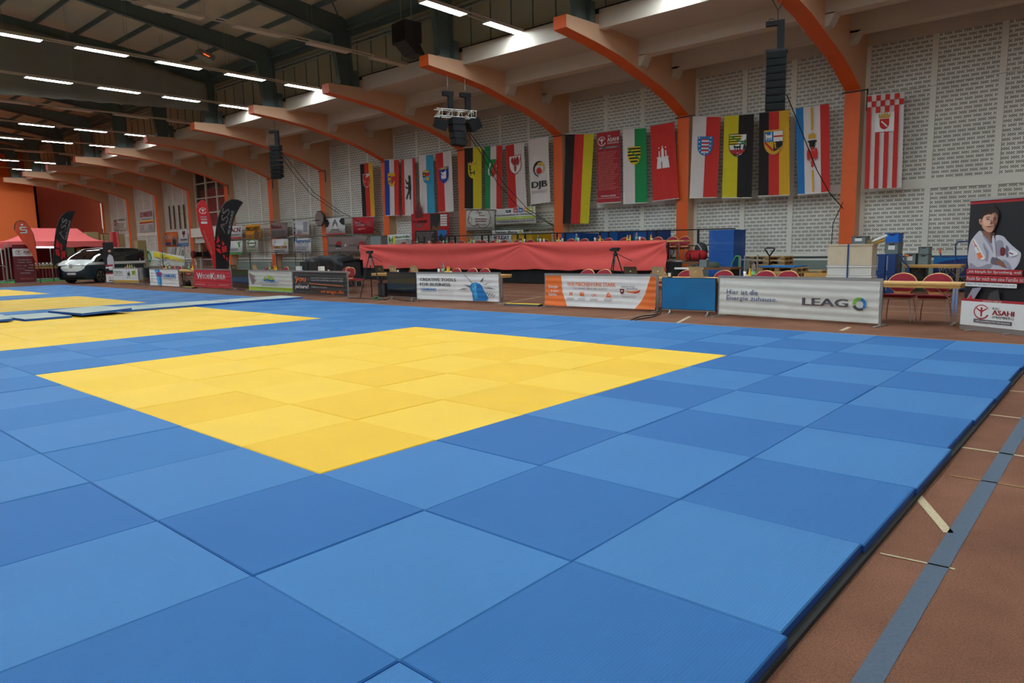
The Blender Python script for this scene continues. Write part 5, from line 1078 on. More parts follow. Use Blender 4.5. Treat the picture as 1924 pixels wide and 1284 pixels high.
mb = MB(); mb.grid(lambda a, b_: (SL+(-7.9-SL)*a, 16.68+.02*math.sin(a*160), .02+(.86+sl(SL+(-7.9-SL)*a))*b_), 160, 2, 'skirt_black'); wpart(mb, 'skirt', st)
# tables under the red cloth
for k in range(7):
    x0 = -25.9+k*2.55; x1 = x0+2.5
    if k == 6: x1 = -8.6
    table(x0, x1, 17.25, 'wooden table at the front edge of the stage, %s from left, behind red cloth' % ordi(k+1), .7, .885+sl(x0), .74, 'tables along the front of the stage')
# red cloth with swags between three pins
XA, XB = -25.96, -8.45; PIN = [-25.96, -15.05, -8.45]
def rc(a, b_):
    x = XA+(XB-XA)*a; zt = 1.625+sl(x); zb = .57+.02*math.sin(a*40)+.01*math.sin(a*97)-(.03 if a > .97 else 0); z = zb+(zt-zb)*b_
    i = 0 if x < PIN[1] else 1; s_ = (x-PIN[i])/(PIN[i+1]-PIN[i]); c = 4*s_*(1-s_); dz = zt-z
    f = dz/(.05+.5*c); y = .075*math.sin(f*4.2)*math.exp(-f*.8)*min(1, dz*10) + .02*math.sin(a*46+z*2.5)*dz+.015*math.sin(a*19-z*4)*dz
    e = min(a, 1-a); y += .05*math.exp(-e*60)*math.sin(dz*9)
    return (x, 16.60-y-.02*dz, z)
o = MB().grid(rc, 260, 36, 'red_cloth').build('table_cloth', solid=.006)
tag(o, 'long red cloth draped along the front of the stage tables', 'cloth')
slabm = MB(); slab(slabm, XA, XB, 16.6, 17.5, 1.627, 1.632, 'red_cloth'); 
for u in (755.6, 777.7, 789.4, 803.5, 822, 845.6, 864.7, 885, 905, 924.7, 944.8, 969.7, 994, 1022, 1047, 1070.3, 1095.5, 1112.3, 1140.7, 1171, 1202, 1234):
    p = atY(u, 446, 17.95); chair(p.x, 17.8, 0, 'burgundy chair on stage behind red cloth, %s from left' % ordi(1+[755.6, 777.7, 789.4, 803.5, 822, 845.6, 864.7, 885, 905, 924.7, 944.8, 969.7, 994, 1022, 1047, 1070.3, 1095.5, 1112.3, 1140.7, 1171, 1202, 1234].index(u)), 'chairs along the stage table', .885+sl(p.x)) if (u not in (789.4, 1112.3, 885)) else chair(p.x, 18.25, .15, 'burgundy chair on stage in the back, %s' % {789.4: 'near the left end', 1112.3: 'near the blue mat stacks', 885: 'left of the pillar'}[u], 'chairs along the stage table', .885+sl(p.x))
for u, l_ in ((1262, 'left of the two at the open right end of the stage'), (1284.6, 'rightmost on the stage beside the red bag')):
    p = atY(u, 443, 17.95); chair(p.x, 17.8, 0, 'burgundy chair '+l_, 'chairs along the stage table', .89)
# pedestal table at the open end
p = atY(1260, 455, 17.1); r = empty('pedestal_table', (-8.15, 17.1, .885), 0, 'small wooden table on a chrome column at right end of stage', 'table'); MB().box(-.38, .28, -.35, .35, .69, .735, 'beech').build('tabletop', r); MB().cyl((-.1, 0, .03), (-.1, 0, .69), .03, 'chrome').build('column', r); MB().lathe([(.22, 0), (.22, .02), (.05, .05)], 'alu', (-.1, 0, 0)).build('base', r)
SC = [('cola', 881), ('juice', 884.4), ('water', 887.2), ('cup', 890), ('cola', 931.5), ('juice', 934.5), ('cup', 938), ('cola', 976), ('cola', 979), ('juice', 982), ('cup', 985.5), ('water', 1011), ('cup', 1015), ('cup', 1022), ('cola', 1046.5), ('juice', 1049.6), ('cola', 1053), ('cup', 1057), ('water', 1083), ('cup', 1087), ('cup', 1118), ('cola', 1125.5), ('juice', 1127.5), ('juice', 1178.5), ('cola', 1181), ('juice', 1184), ('water', 1196), ('cup', 1202), ('juice', 1223), ('cola', 1225.5), ('water', 784), ('water', 839.5), ('cup', 806), ('cup', 833)]
for k, (kind, u) in enumerate(sorted(SC, key=lambda t: t[1])):
    x = atY(u, 450, 16.95).x; w = 'on the red-clothed stage table, %s drink from the left' % ordi(k+1)
    if kind == 'cup': cup(x, 16.95, 1.625+sl(x), w, 2)
    else: drink(kind, x, 16.95, 1.625+sl(x), w)
x = atY(712, 456, 17.1).x; r = empty('grey_case', (x, 17.1, 1.64+sl(x)-.01), 0, 'upright grey equipment case at the left end of the stage table', 'case'); MB().box(-.42, .42, -.2, .2, 0, .42, 'crate_grey').build('body', r); MB().box(-.44, .44, -.21, .21, .42, .45, 'crate_dark').build('lid', r)
x = atY(930, 450, 17.2).x; tag(MB().box(x-.8, x+.5, 17.0, 17.3, 1.625+sl(x), 1.66+sl(x), 'black').build('black_panel'), 'flat black panel lying on the stage table below the holiday sign', 'panel')
# railing behind the stage
rl = empty('stage_railing', (-16, 18.9, .8), 0, 'thin black metal railing along the back edge of the stage', 'railing')
RZ = lambda x: 2.01+sl(x)
wpart(MB().tube([(-24.0, 18.9, RZ(-24)), (-7.0, 18.9, RZ(-7))], .022, 'black'), 'handrail', rl); wpart(MB().tube([(-9.6, 18.9, 1.42), (-7.1, 18.9, 1.42)], .018, 'black').tube([(-24, 18.9, 1.42+.1), (-9.6, 18.9, 1.42)], .016, 'black'), 'lower_rail', rl)
for u in (785, 797, 843, 855, 905.6, 918, 972.5, 986.6, 1046.5, 1061, 1127, 1143, 1216, 1233, 1312):
    x = atY(u, 440, 18.9).x; wpart(MB().box(x-.03, x+.03, 18.87, 18.93, .86, RZ(x), 'black'), 'post', rl)
# red sports bag, backpack, small things on the stage end
p = atY(1308, 492, 17.5)
r = empty('sports_bag', (p.x, 17.5, .885), .1, 'red sports bag with dark straps on the right end of stage', 'bag')
def bagf(a, b_):
    t = 2*PI*b_; s_ = math.sin(PI*min(1, max(0, a)))**.35; return ((a-.5)*.82, .2*s_*math.cos(t), .19+.19*s_*math.sin(t)*(1.1+.1*math.sin(a*9)))
MB().grid(bagf, 14, 14, 'bag_red').build('body', r)
for a in (-.15, .18): MB().tube([(a, .2*math.cos(t)*1.03, .19+.2*math.sin(t)*1.1) for t in [k*PI/8+PI for k in range(-1, 10)]], .022, 'dark', 5).build('strap', r)
MB().box(-.4, .4, -.2, .2, 0, .03, 'dark').build('base', r)
p = atY(1300, 474, 17.75); r = empty('backpack', (p.x+.25, 17.95, .885), .4, 'dark grey backpack leaning behind the red sports bag', 'bag'); MB().ball((0, 0, .33), .3, 'charcoal', 12, (.8, .5, 1.1)).build('body', r); MB().tube([(-.12, -.12, .6), (0, -.17, .45), (.06, -.15, .2)], .02, 'offwhite').build('strap', r)
x = atY(1248, 487, 17.4).x; tag(MB().ball((x, 17.6, 1.06), .17, 'charcoal', 10, (1.1, .8, 1)).build('cloth_bundle'), 'crumpled dark bundle beside the pedestal table on the stage', 'bundle')
# low side platform with a hat and cable tray
a = atY(1268, 504, 15.4); b_ = atY(1373, 500, 15.4); z = atY(1320, 503.5, 15.4).z
r = empty('side_platform', ((a.x+b_.x)/2, 15.8, 0), 0, 'low brown platform piece with white front edge beside the stage', 'platform')
W2 = (b_.x-a.x)/2
MB().box(-W2, W2, -.4, .5, z-.06, z, 'brown_wood').build('top', r); MB().box(-W2, -W2+W2*1.05, -.43, -.4, z-.05, z+.01, 'white').build('edge_strip', r)
for sx_ in (-1, 1): MB().box(sx_*(W2-.1)-.03, sx_*(W2-.1)+.03, -.3, .4, 0, z-.06, 'dark').build('leg', r)
x = atY(1341, 498, 15.7).x; r2b = empty('field_cap', (x, 15.7, z), 0, 'olive green cap and cloth lying on the side platform', 'cap'); MB().lathe([(.17, 0), (.18, .06), (.16, .14), (.1, .17), (.02, .18)], 'cloth_green').build('crown', r2b); MB().prism([(.1, -.12), (.32, -.06), (.36, .03), (.3, .1), (.1, .12)], .02, 'cloth_green', 'xy', .03).build('brim', r2b)
x = atY(1326, 493, 16.2).x; tag(MB().box(x-.13, x+.13, 16.0, 16.25, z, z+.24, 'crate_grey').build('grey_box'), 'small grey box on the side platform beside the blue mat stack', 'box')
# ---------------------------------------------------------------- stacks of mats
def matstack(x0, x1, y0, y1, z0, z1, m, label, group, jit=.006, th=.042):
    n = int(round((z1-z0)/th)); base = None; rn = random.Random(n)
    for k in range(n):
        if base is None: base = MB().box(-(x1-x0)/2, (x1-x0)/2, -(y1-y0)/2, (y1-y0)/2, .002, th-.001, m).build('stacked_mat'); o = base
        else: o = base.copy(); COL.objects.link(o)
        o.location = ((x0+x1)/2+rn.uniform(-jit, jit), (y0+y1)/2+rn.uniform(-jit, jit), z0+k*th)
        tag(o, '%s, %s from the bottom' % (label, ordi(k+1)), 'judo mat', group)
bx0, bx1 = atY(1332.4, 433, 17.0).x, atY(1379, 433, 17.0).x
matstack(bx0, bx1, 17.0, 17.95, 0, atY(1355, 433.3, 17.0).z, 'stack_blue', 'blue judo mat in tall free-standing stack', 'mats of the tall blue stack')
for (u0, u1, vt, m, nm) in ((962, 999, 440, 'stack_yellow', 'yellow judo mat in the low stack behind the stage'), (1054.5, 1088, 438.5, 'stack_blue', 'blue judo mat in left stack behind the railing'), (1125, 1160, 437, 'stack_blue', 'blue judo mat in middle stack behind the railing'), (1189.5, 1226, 435.5, 'stack_blue', 'blue judo mat in right stack behind the railing')):
    a = atY(u0, vt, 19.05); b_ = atY(u1, vt, 19.05); matstack(a.x, b_.x, 19.05, 20.5, .9, a.z, m, nm, 'mats stacked behind the stage')
    tag(MB().box(a.x, b_.x, 19.05, 20.5, 0, .895, 'pallet_wood').build('mat_trolley'), 'wooden base under the %s' % nm.replace('judo mat in ', 'mats, '), 'base')
# ---------------------------------------------------------------- pallets
PL = [None]
def pallet(x, y, z, rz, label):
    if PL[0] is None:
        r = PL[0] = empty('wooden_pallet', (0, 0, 0))
        for yy in (-.36, -.18, 0, .18, .36): MB().box(-.6, .6, yy-.05, yy+.05, .122, .144, 'pallet_wood').build('deck_board', r)
        for xx in (-.53, 0, .53): MB().box(xx-.07, xx+.07, -.4, .4, .1, .122, 'pallet_wood').build('stringer', r)
        for xx in (-.53, 0, .53):
            for yy in (-.35, 0, .35): MB().box(xx-.07, xx+.07, yy-.05, yy+.05, .022, .1, 'pallet_dark').build('block', r)
        for yy in (-.35, 0, .35): MB().box(-.6, .6, yy-.05, yy+.05, 0, .022, 'pallet_wood').build('bottom_board', r)
        o = r
    else: o = copy_tree(PL[0], (0, 0, 0))
    o.location = (x, y, z); o.rotation_euler = (0, 0, rz); tag(o, label, 'pallet', 'wooden pallets behind the banners'); return o
xa = atY(1441, 475, 18.3).x
for k in range(7): pallet(xa, 18.7, .146*k, 0.0, 'wooden pallet in the tallest stack near the wall, %s from bottom' % ordi(k+1))
xb = atY(1462, 497, 16.0).x
for k in range(5): pallet(xb, 16.4, .146*k, -.08, 'wooden pallet in stack under the blue mat, %s from bottom' % ordi(k+1))
o = MB().box(-.55, .55, -.45, .45, 0, .04, 'ad_blue').build('judo_mat', loc=(xb, 16.4, .731)); o.rotation_euler = (0, 0, -.08); tag(o, 'single bright blue mat lying on top of the pallet stack', 'judo mat')
xc = atY(1512, 505, 17.6).x
for k in range(4): pallet(xc+.04*k*(-1)**k, 17.9, .146*k, .15, 'wooden pallet in stack right of the blue-topped one, %s from bottom' % ordi(k+1))
x = atY(1546, 517, 15.3).x; r = empty('wooden_crate', (x, 15.3, 0), 0, 'low yellowish slatted wooden crate beside the cream boxes', 'crate')
for z in (.1, .3, .5): MB().box(-.42, .42, -.3, -.27, z, z+.12, 'beech_edge').build('slat', r)
MB().box(-.42, -.36, -.27, .3, 0, .62, 'pallet_dark').box(.36, .42, -.27, .3, 0, .62, 'pallet_dark').build('corner_post', r)
# pallet truck
p = atY(1443, 478, 17.1); zt = atY(1443, 466.5, 17.1).z
r = empty('pallet_truck', (p.x, 17.25, 0), 0, 'pallet truck with black looped steering handle between the pallets', 'pallet truck')
MB().tube([(0, 0, .35), (0, -.02, zt-.26), (-.09, -.02, zt-.13), (-.16, -.02, zt-.03), (-.12, -.02, zt), (.12, -.02, zt), (.16, -.02, zt-.03), (.09, -.02, zt-.13), (0, -.02, zt-.26)], .025, 'black').build('handle', r); MB().cyl((0, 0, .1), (0, 0, .45), .07, 'black').build('pump', r); MB().cyl((-.08, 0, .09), (.08, 0, .09), .09, 'rubber').build('wheel', r)
# green and silver transport frames
def frame_cart(u0, u1, vt, Y_, m, label, nm):
    a = atY(u0, vt, Y_); b_ = atY(u1, vt, Y_); z = (a.z+b_.z)/2; w = b_.x-a.x
    r = empty(nm, (a.x, Y_, 0), 0, label, 'cart')
    MB().tube([(0, 0, .12), (0, 0, z-.25), (.12, 0, z-.04), (w*.5, 0, z), (w, 0, z)], .022, m).build('hoop', r); MB().tube([(w, 0, z), (w*1.0, 0, z-.3), (w*.92, 0, .12)], .022, m).build('hoop', r)
    MB().box(0, w, 0, .33, .1, .16, m).build('platform', r)
    MB().cyl((0, 0, z*.45), (w, 0, z*.45), .015, 'chrome').build('cross_bar', r)
    for x in (.05, w-.05):
        for y in (.05, .28): MB().cyl((x-.02, y, .06), (x+.02, y, .06), .06, 'rubber').build('wheel', r)
frame_cart(1374.5, 1389, 481.5, 16.4, 'green_tube', 'green tubular transport cart beside the tall blue stack', 'transport_cart')
r = empty('steel_frame', (atY(1391, 500, 16.95).x, 16.95, 0), 0, 'galvanised steel frame with thin upright posts before the pallets', 'frame')
x0 = r.location.x
for u, vt in ((1391, 481), (1399, 480), (1423, 479)):
    x = atY(u, 500, 16.95).x-x0; z = atY(u, vt, 16.95).z; MB().box(x-.022, x+.022, -.02, .02, 0, z, 'alu').build('post', r)
x1_ = atY(1430, 500, 16.95).x-x0; MB().box(0, x1_, -.015, .015, atY(1400, 489.5, 16.95).z, atY(1400, 487, 16.95).z, 'alu').build('cross_bar', r)
MB().box(0, x1_, -.06, .06, .02, .08, 'alu').build('base', r)
# ---------------------------------------------------------------- cream boxes, crates, table, blue box at right
yb = 14.0; xl = atY(1554.9, 490, yb).x; xr_ = atY(1637.9, 490, yb).x
for k, (z0, z1, e, m) in enumerate([(.0, .42, 0, 'offwhite'), (.43, .62, .02, 'offwhite'), (.63, .82, .0, 'offwhite'), (.83, 1.40, 0, 'cardboard')]):
    z0 = [0, .30, .60, .86][k]; z1 = [.29, .59, .85, 1.40][k]
    r = empty('shipping_box', ((xl+xr_)/2, yb+.22, z0), 0, ['white flat box at the bottom of the strapped stack', 'white flat box second from bottom of the strapped stack', 'white flat box under the large cream box', 'large mottled cream box on top of the strapped stack'][k], 'box', 'strapped boxes behind the wide ring-logo banner'); w = (xr_-xl)/2
    MB().box(-w, w, -.22, .22, 0, z1-z0, m).build('body', r); MB().box(-w-.02, w+.02, -.24, .24, z1-z0-.035, z1-z0, 'white' if k < 3 else 'cardboard').build('lid', r)
xs_ = atY(1593.5, 490, yb).x
tag(MB().box(xs_-.02, xs_+.02, yb-.027, yb-.022, .02, 1.405, 'blue_steel').box(xs_-.02, xs_+.02, yb-.022, yb+.46, 1.401, 1.406, 'blue_steel').build('strap'), 'dark blue strap around the cream boxes', 'strap')
def crate(x0, x1, y0, d, z0, h, m, label, labelcard=True):
    r = empty('plastic_crate', ((x0+x1)/2, y0+d/2, z0), 0, label, 'crate', 'stackable plastic crates'); w = (x1-x0)/2; dk = 'crate_dark' if m == 'crate_grey' else 'stack_blue'
    MB().prism([(-w*.93, 0), (w*.93, 0), (w, h*.9), (-w, h*.9)], d*.94, m, 'xz', -d*.47).build('body', r); MB().box(-w*1.02, w*1.02, -d/2, d/2, h*.88, h-.004, dk).build('rim', r)
    MB().box(-w*.35, w*.35, -d*.5-.004, -d*.47, h*.78, h*.86, 'black').build('handle_slot', r)
    MB().box(-w*.98, -w*.86, -d*.49, -d*.47, .02, h*.85, dk).box(w*.86, w*.98, -d*.49, -d*.47, .02, h*.85, dk).build('rib', r)
    if labelcard: MB().box(-w*.5, w*.45, -d*.5-.006, -d*.5, h*.35, h*.72, 'paper').build('paper_label', r)
c0, c1 = atY(1661.5, 485, 17).x, atY(1687.5, 485, 17).x
r = empty('dolly', ((c0+c1)/2, 17.25, 0), 0, 'small wheeled dolly under the tall crate stack', 'dolly'); MB().box(-.2, .2, -.28, .28, .1, .14, 'dark').build('platform', r); [MB().cyl((x-.015, y, .05), (x+.015, y, .05), .05, 'offwhite').build('wheel', r) for x in (-.16, .16) for y in (-.2, .2)]
zz = [.14, .45, .78, 1.10, 1.42]; hh = [.31, .33, .32, .32, .27]
for k in range(5): crate(c0, c1, 17.0, .5, zz[k], hh[k], 'crate_grey' if k < 4 else 'crate_blue', ['bottom grey crate of the tall stack', 'grey crate second from bottom of the tall stack', 'grey crate third from bottom of the tall stack', 'grey crate directly below the blue crate', 'bright blue folding crate on top of the tall grey stack'][k], k < 4)
crate(atY(1601, 450, 14.1).x, atY(1628, 450, 14.1).x, 14.05, .4, 1.402, .2, 'crate_grey', 'grey crate lying on top of the large cream box')
a = atY(1638, 459, 14.1); r = empty('cardboard_flap', (a.x-.28, 14.25, 1.402), 0, 'open brown cardboard tray on the cream box', 'cardboard'); MB().prism([(-.22, 0), (.24, 0), (.27, .13), (.1, .07)], .25, 'brown_box', 'xz', -.12).build('flap', r)
a = atY(1640, 455, 14.2); b_ = atY(1667, 442.5, 14.2); r = empty('paper_roll', a+Vector((0, 0, 0)), 0, 'rolled white and yellow paper tubes sticking out over the crates', 'paper roll'); MB().cyl((-.1, 0, -.03), b_-a, .035, 'paper').build('roll', r); MB().cyl((-.05, .03, -.05), (b_-a)*.75+Vector((.02, .03, -.07)), .04, 'gold').build('roll', r)
x0 = atY(1645, 500, 16.2).x
for k in range(2):
    for j in range(2): tag(MB().box(x0+.01+.25*j, x0+.24+.25*j, 16.2, 16.6, .02+.55*k, .55+.55*k, 'blue_steel').box(x0+.03+.25*j, x0+.06+.25*j, 16.19, 16.2, .1+.55*k, .5+.55*k, 'alu').build('blue_case'), 'dark blue metal case behind the cream boxes, %s %s' % ('lower' if k == 0 else 'upper', 'left' if j == 0 else 'right'), 'case', 'blue metal cases')
ta, tb = atY(1696, 497, 17.2).x, atY(1806, 497, 17.2).x
table(ta, tb, 17.55, 'wooden table near the wall carrying grey crates', .7, 0, .78)
crate(atY(1699, 480, 17.3).x, atY(1721, 480, 17.3).x, 17.3, .4, .782, .32, 'crate_grey', 'grey crate with white label at left end of the rear table')
q0, q1 = atY(1724.6, 480, 17.3).x, atY(1745, 480, 17.3).x
crate(q0, q1, 17.3, .4, .782, .3, 'crate_grey', 'lower of two grey crates in the middle of the rear table', False); crate(q0, q1, 17.3, .4, 1.082, .2, 'crate_grey', 'upper smaller grey crate in the middle of the rear table', False)
crate(atY(1700, 510, 17.9).x, atY(1738, 510, 17.9).x, 17.9, .5, .36, .36, 'crate_grey', 'wide pale crate under the rear table, upper', False)
tag(MB().box(atY(1700, 510, 17.9).x, atY(1744, 510, 17.9).x, 17.8, 18.4, 0, .355, 'cloth_green').build('olive_case'), 'olive green case on the floor under the rear table', 'case')
# blue hand trolleys
def htrolley(u, v0, v1, Y_, label):
    a = atY(u, v1, Y_); z = a.z; r = empty('hand_trolley', (a.x, Y_, 0), 0, label, 'trolley', 'blue tube hand trolleys')
    MB().tube([(-.32, 0, z), (-.2, 0, z+.02), (-.16, 0, z-.12), (.0, 0, z-.3), (.02, 0, .2)], .022, 'blue_steel').build('frame', r); MB().tube([(-.1, 0, z+.03), (0, 0, z-.02)], .03, 'ad_orange').build('grip', r); MB().cyl((0, -.05, .1), (0, .05, .1), .1, 'rubber').build('wheel', r)
htrolley(1708, 520, 481, 16.6, 'blue tube hand trolley with orange grip beside the tall crates')
a = atY(1754.5, 488, 18.2); b_ = atY(1826, 486, 18.2)
r = empty('wheeled_case', ((a.x+b_.x)/2, 18.6, 0), 0, 'big wheeled box with dark blue side and white letters under the rear table', 'transport box'); w = (b_.x-a.x)/2
MB().box(-w, w, -.4, .4, .2, .98, 'navy').build('body', r); s = Sheet((-w, -.401, .2), (w, -.401, .2), (-w, -.401, .98), (w, -.401, .98), None, .006)
s.rect(0, 0, 1, .3, 'crate_grey'); s.poly([(0, .9), (.0, 1), (1, 1), (.9, .95), (.3, .84), (0, .72)], 'ad_blue'); s.text('WO', .12, .34, .8, .74, 'white', .05); s.text('DWUNX', .3, .05, .95, .24, 'dark', .06); s.mb.build('print', r)
for x in (-w+.15, w-.25): c = MB().cyl((x, -.42, .13), (x, -.34, .13), .13, 'rubber', n=14).build('wheel', r); MB().cyl((x, -.425, .13), (x, -.42, .13), .06, 'asahi_red').build('hub', c)
r = empty('push_cart', (atY(1790, 485, 17.95).x, 17.95, 0), 0, 'blue tubular push cart with orange grip behind the wheeled box', 'cart')
zq = atY(1790, 483, 17.95).z; x9 = r.location.x
MB().tube([(atY(1766, 470, 17.95).x-x9, 0, atY(1766, 470, 17.95).z), (atY(1768, 481, 17.95).x-x9, 0, zq+.02), (atY(1773, 483, 17.95).x-x9, 0, zq), (.5, 0, zq+.03)], .022, 'blue_steel').build('rail', r)
MB().tube([(atY(1796, 530, 17.95).x-x9, 0, .1), (atY(1795.5, 460, 17.95).x-x9, 0, atY(1795, 460, 17.95).z), (atY(1799, 455, 17.95).x-x9, 0, atY(1799, 455, 17.95).z), (.55, 0, atY(1815, 453, 17.95).z)], .022, 'blue_steel').build('upright', r); MB().tube([(atY(1765.8, 469, 17.95).x-x9, 0, atY(1766, 469, 17.95).z+.02), (atY(1766.3, 476, 17.95).x-x9, 0, atY(1766, 476, 17.95).z)], .032, 'ad_orange').build('grip', r); MB().box(-.3, .6, -.02, .05, .05, .12, 'blue_steel').build('base', r)
# ================================================================ hanging loudspeakers, heaters
def chain(mb, p, q, m='black', r_=.012): mb.cyl(p, q, r_, m, n=5)
def linearray(u, v0, v1, X_, n, w, label, bend, hoist_v, top_v, rz):
    t = atX(u, v0, X_); b_ = atX(u, v1, X_); h = (t.z-b_.z)/n; r = empty('line_array_speaker', t, rz, label, 'loudspeaker', 'hanging loudspeaker columns')
    for k in range(n):
        yo = -bend*(k/n)**2; c = MB().prism([(-.22+0, -.5*h+.01), (.2, -.5*h+.03), (.2, .5*h-.03), (-.22, .5*h-.01)], w, 'speaker_black', 'yz', -w/2)
        o = c.build('cabinet', r, loc=(0, 0, -h*(k+.5)-.03)); o.rotation_euler = (bend*k/n*.4, 0, 0)
        g = MB().box(-w/2+.02, w/2-.02, -.235, -.22, -.5*h+.03, .5*h-.03, 'speaker_face').build('grille', o)
    MB().box(-w/2-.02, w/2+.02, -.2, .2, -.03, .03, 'black').build('bumper_frame', r)
    hz = atX(u, hoist_v, X_).z-t.z; MB().box(-.3, .1, -.07, .07, hz-.12, hz, 'speaker_black').box(.0, .18, -.09, .09, hz-.75, hz, 'speaker_black').tube([(-.22, 0, hz), (-.22, 0, hz+.06), (-.08, 0, hz+.06), (-.08, 0, hz)], .012, 'dark').build('hoist', r)
    tz = atX(u, top_v, X_).z-t.z; mb = MB(); chain(mb, (0, 0, 0), (0, 0, hz-.1), 'chrome', .008); chain(mb, (0, 0, hz), (0, 0, tz), 'black', .016); chain(mb, (0, 0, tz), (-.28, -.25, tz+.5)); chain(mb, (0, 0, tz), (.28, .1, tz+.5)); mb.build('rigging_chain', r)
    return r
# right column hangs from the nearest arm, left column from a farther one
YR = 14.3
tR = atY(1459.5, 97, YR); linearray_X = tR.x
linearray(1459.5, 97, 208, tR.x, 8, .5, 'tall flat black loudspeaker column hanging right of centre', .05, 38, 18, math.radians(19))
X3_ = LX(5)+.25 if False else LX(4)+.25
linearray(518, 274.5, 334, X3_, 7, .5, 'curved black loudspeaker column hanging at left between flags and arms', .9, 246, 231, math.radians(35))
# centre cluster on a short truss
X2_ = LX(2)+.25; c_ = atX(856, 214, X2_)
r = empty('lighting_truss', c_, 0, 'short silver truss with black loudspeakers hanging at the centre', 'truss')
L2 = .82; Rz = Matrix.Rotation(math.radians(68), 3, 'Z'); 
def tp(x, y, z): return Rz @ Vector((x, y, z))
mb = MB()
for y in (-.14, .14):
    for z in (-.13, .13): mb.cyl(tp(-L2, y, z), tp(L2, y, z), .022, 'offwhite', n=6)
for k in range(9):
    x = -L2+.02+k*(2*L2-.04)/8
    for y in (-.14, .14): mb.cyl(tp(x, y, -.13), tp(x+(.2 if k % 2 == 0 and k < 8 else 0), y, .13), .012, 'offwhite', n=5)
mb.build('truss_frame', r)
for x in (-.3, .42):
    mb = MB(); mb.add([], [], 'black'); mb.cbox(tp(x, 0, .72), (.42, .18, .16), 'speaker_black', Rz).cbox(tp(x+.1, 0, .42), (.18, .18, .5), 'speaker_black', Rz); mb.build('hoist', r)
mb = MB()
for x in (-.3, .42): mb.cyl(tp(x, 0, .9), tp(x, 0, 3.0 if x < 0 else 2.6), .008, 'offwhite', n=4)
mb.build('hoist_chain', r)
tag(r, group=None)
def cab(nm, lab, pos, dims, rot, extra=None):
    e = empty(nm, c_+tp(*pos), 0, lab, 'loudspeaker', 'loudspeakers under the centre truss'); R = Rz @ Matrix.Rotation(rot[0], 3, 'Y') @ Matrix.Rotation(rot[1], 3, 'X')
    MB().cbox((0, 0, 0), dims, 'speaker_black', R).build('cabinet', e); MB().cbox(R @ Vector((-dims[0]/2-.01, 0, 0)), (.02, dims[1]*.92, dims[2]*.92), 'speaker_face', R).build('grille', e)
    MB().cyl((0, 0, 0), (0, 0, dims[2]/2+.15), .02, 'black').build('bracket', e); return e
cab('stage_speaker', 'black wedge loudspeaker left under the centre truss', (-.62, 0, -.42), (.42, .42, .38), (.25, .3))
cab('stage_speaker', 'black wedge loudspeaker tilted at right under the centre truss', (.72, 0, -.36), (.46, .5, .4), (-.55, .2))
for k in range(4): cab('stage_speaker', 'flat black cabinet in the middle column under the centre truss, %s from top' % ordi(k+1), (.02+.03*k, 0, -.30-.255*k), (.5, .52, .235), (.04*k, 0))
for pts, lab in (([(905, 310), (930, 352), (985, 415), (1035, 424)], 'pair'),): pass
def wallcable(pts, Y0, Y1, lab, off=0):
    n = len(pts); P_ = [atY(u, v, Y0+(Y1-Y0)*k/(n-1)) for k, (u, v) in enumerate(pts)]; tag(MB().tube(P_, .014, 'black', 5).build('hanging_cable'), lab, 'cable', 'cables running from the hanging speakers')
wallcable([(875, 246), (905, 290), (935, 345), (975, 390), (1040, 425), (1041, 452)], 14.2, 18.9, 'left cable running from the centre cluster down to the railing')
wallcable([(879, 244), (911, 288), (944, 342), (990, 392), (1040, 424)], 14.3, 18.8, 'right cable running from the centre cluster down to the railing')
wallcable([(1478, 178), (1500, 232), (1535, 320), (1558, 362), (1584, 392)], 14.3, 18.5, 'dark cable from right loudspeaker column across the striped flag')
wallcable([(529, 285), (560, 325), (590, 362), (640, 398), (700, 430), (714, 437)], 13.8, 17.1, 'upper cable from left loudspeaker column down to the stage')
wallcable([(526, 292), (556, 332), (585, 366), (638, 402)], 13.8, 16.6, 'lower cable from left loudspeaker column')
wallcable([(1584, 380), (1565, 420), (1562, 459)], 20.4, 20.5, 'dark cable hanging on the wall left of the second orange pillar')
wallcable([(714, 437), (715, 447), (712, 456)], 17.1, 17.1, 'short cable ending at the grey case on the stage table')
# air heater hanging under the eaves
h0 = atX(735, 85, -17.5)
r = empty('fan_heater', Vector((-17.5, 12.6, 9.55)), 0, 'boxy dark fan heater hanging below the roof near the eaves', 'heater')
R = Matrix.Rotation(math.radians(-8), 3, 'Z')
MB().cbox((0, .35, 0), (.9, .75, .75), 'charcoal', R).build('housing', r); MB().cbox(R @ Vector((0, -.05, 0)), (.8, .06, .65), 'black', R).build('louvre', r); MB().prism([(0, -.37), (.7, -.37), (.95, -.75), (.5, -.75)], .7, 'charcoal', 'yz', -.35).build('duct', r)
MB().cyl((-.3, .35, .37), (-.3, .35, 2.0), .02, 'steel_light').cyl((.3, .35, .37), (.3, .35, 2.0), .02, 'steel_light').build('hanger', r)
a = atX(385, 105, -30.5); r = empty('radiant_heater', a, 0, 'small radiant heater glowing orange high under the roof', 'heater'); MB().cbox((0, 0, 0), (.5, .75, .28), 'steel_light', Matrix.Rotation(-.3, 3, 'X')).build('housing', r); MB().cbox((.26, -.05, -.02), (.02, .3, .04), 'heater_glow', Matrix.Rotation(-.3, 3, 'X')).build('glowing_element', r); MB().cyl((0, -.3, .1), (0, -.3, 1.2), .012, 'steel_light').cyl((0, .2, .1), (0, .2, 1.0), .012, 'steel_light').build('hanger', r)
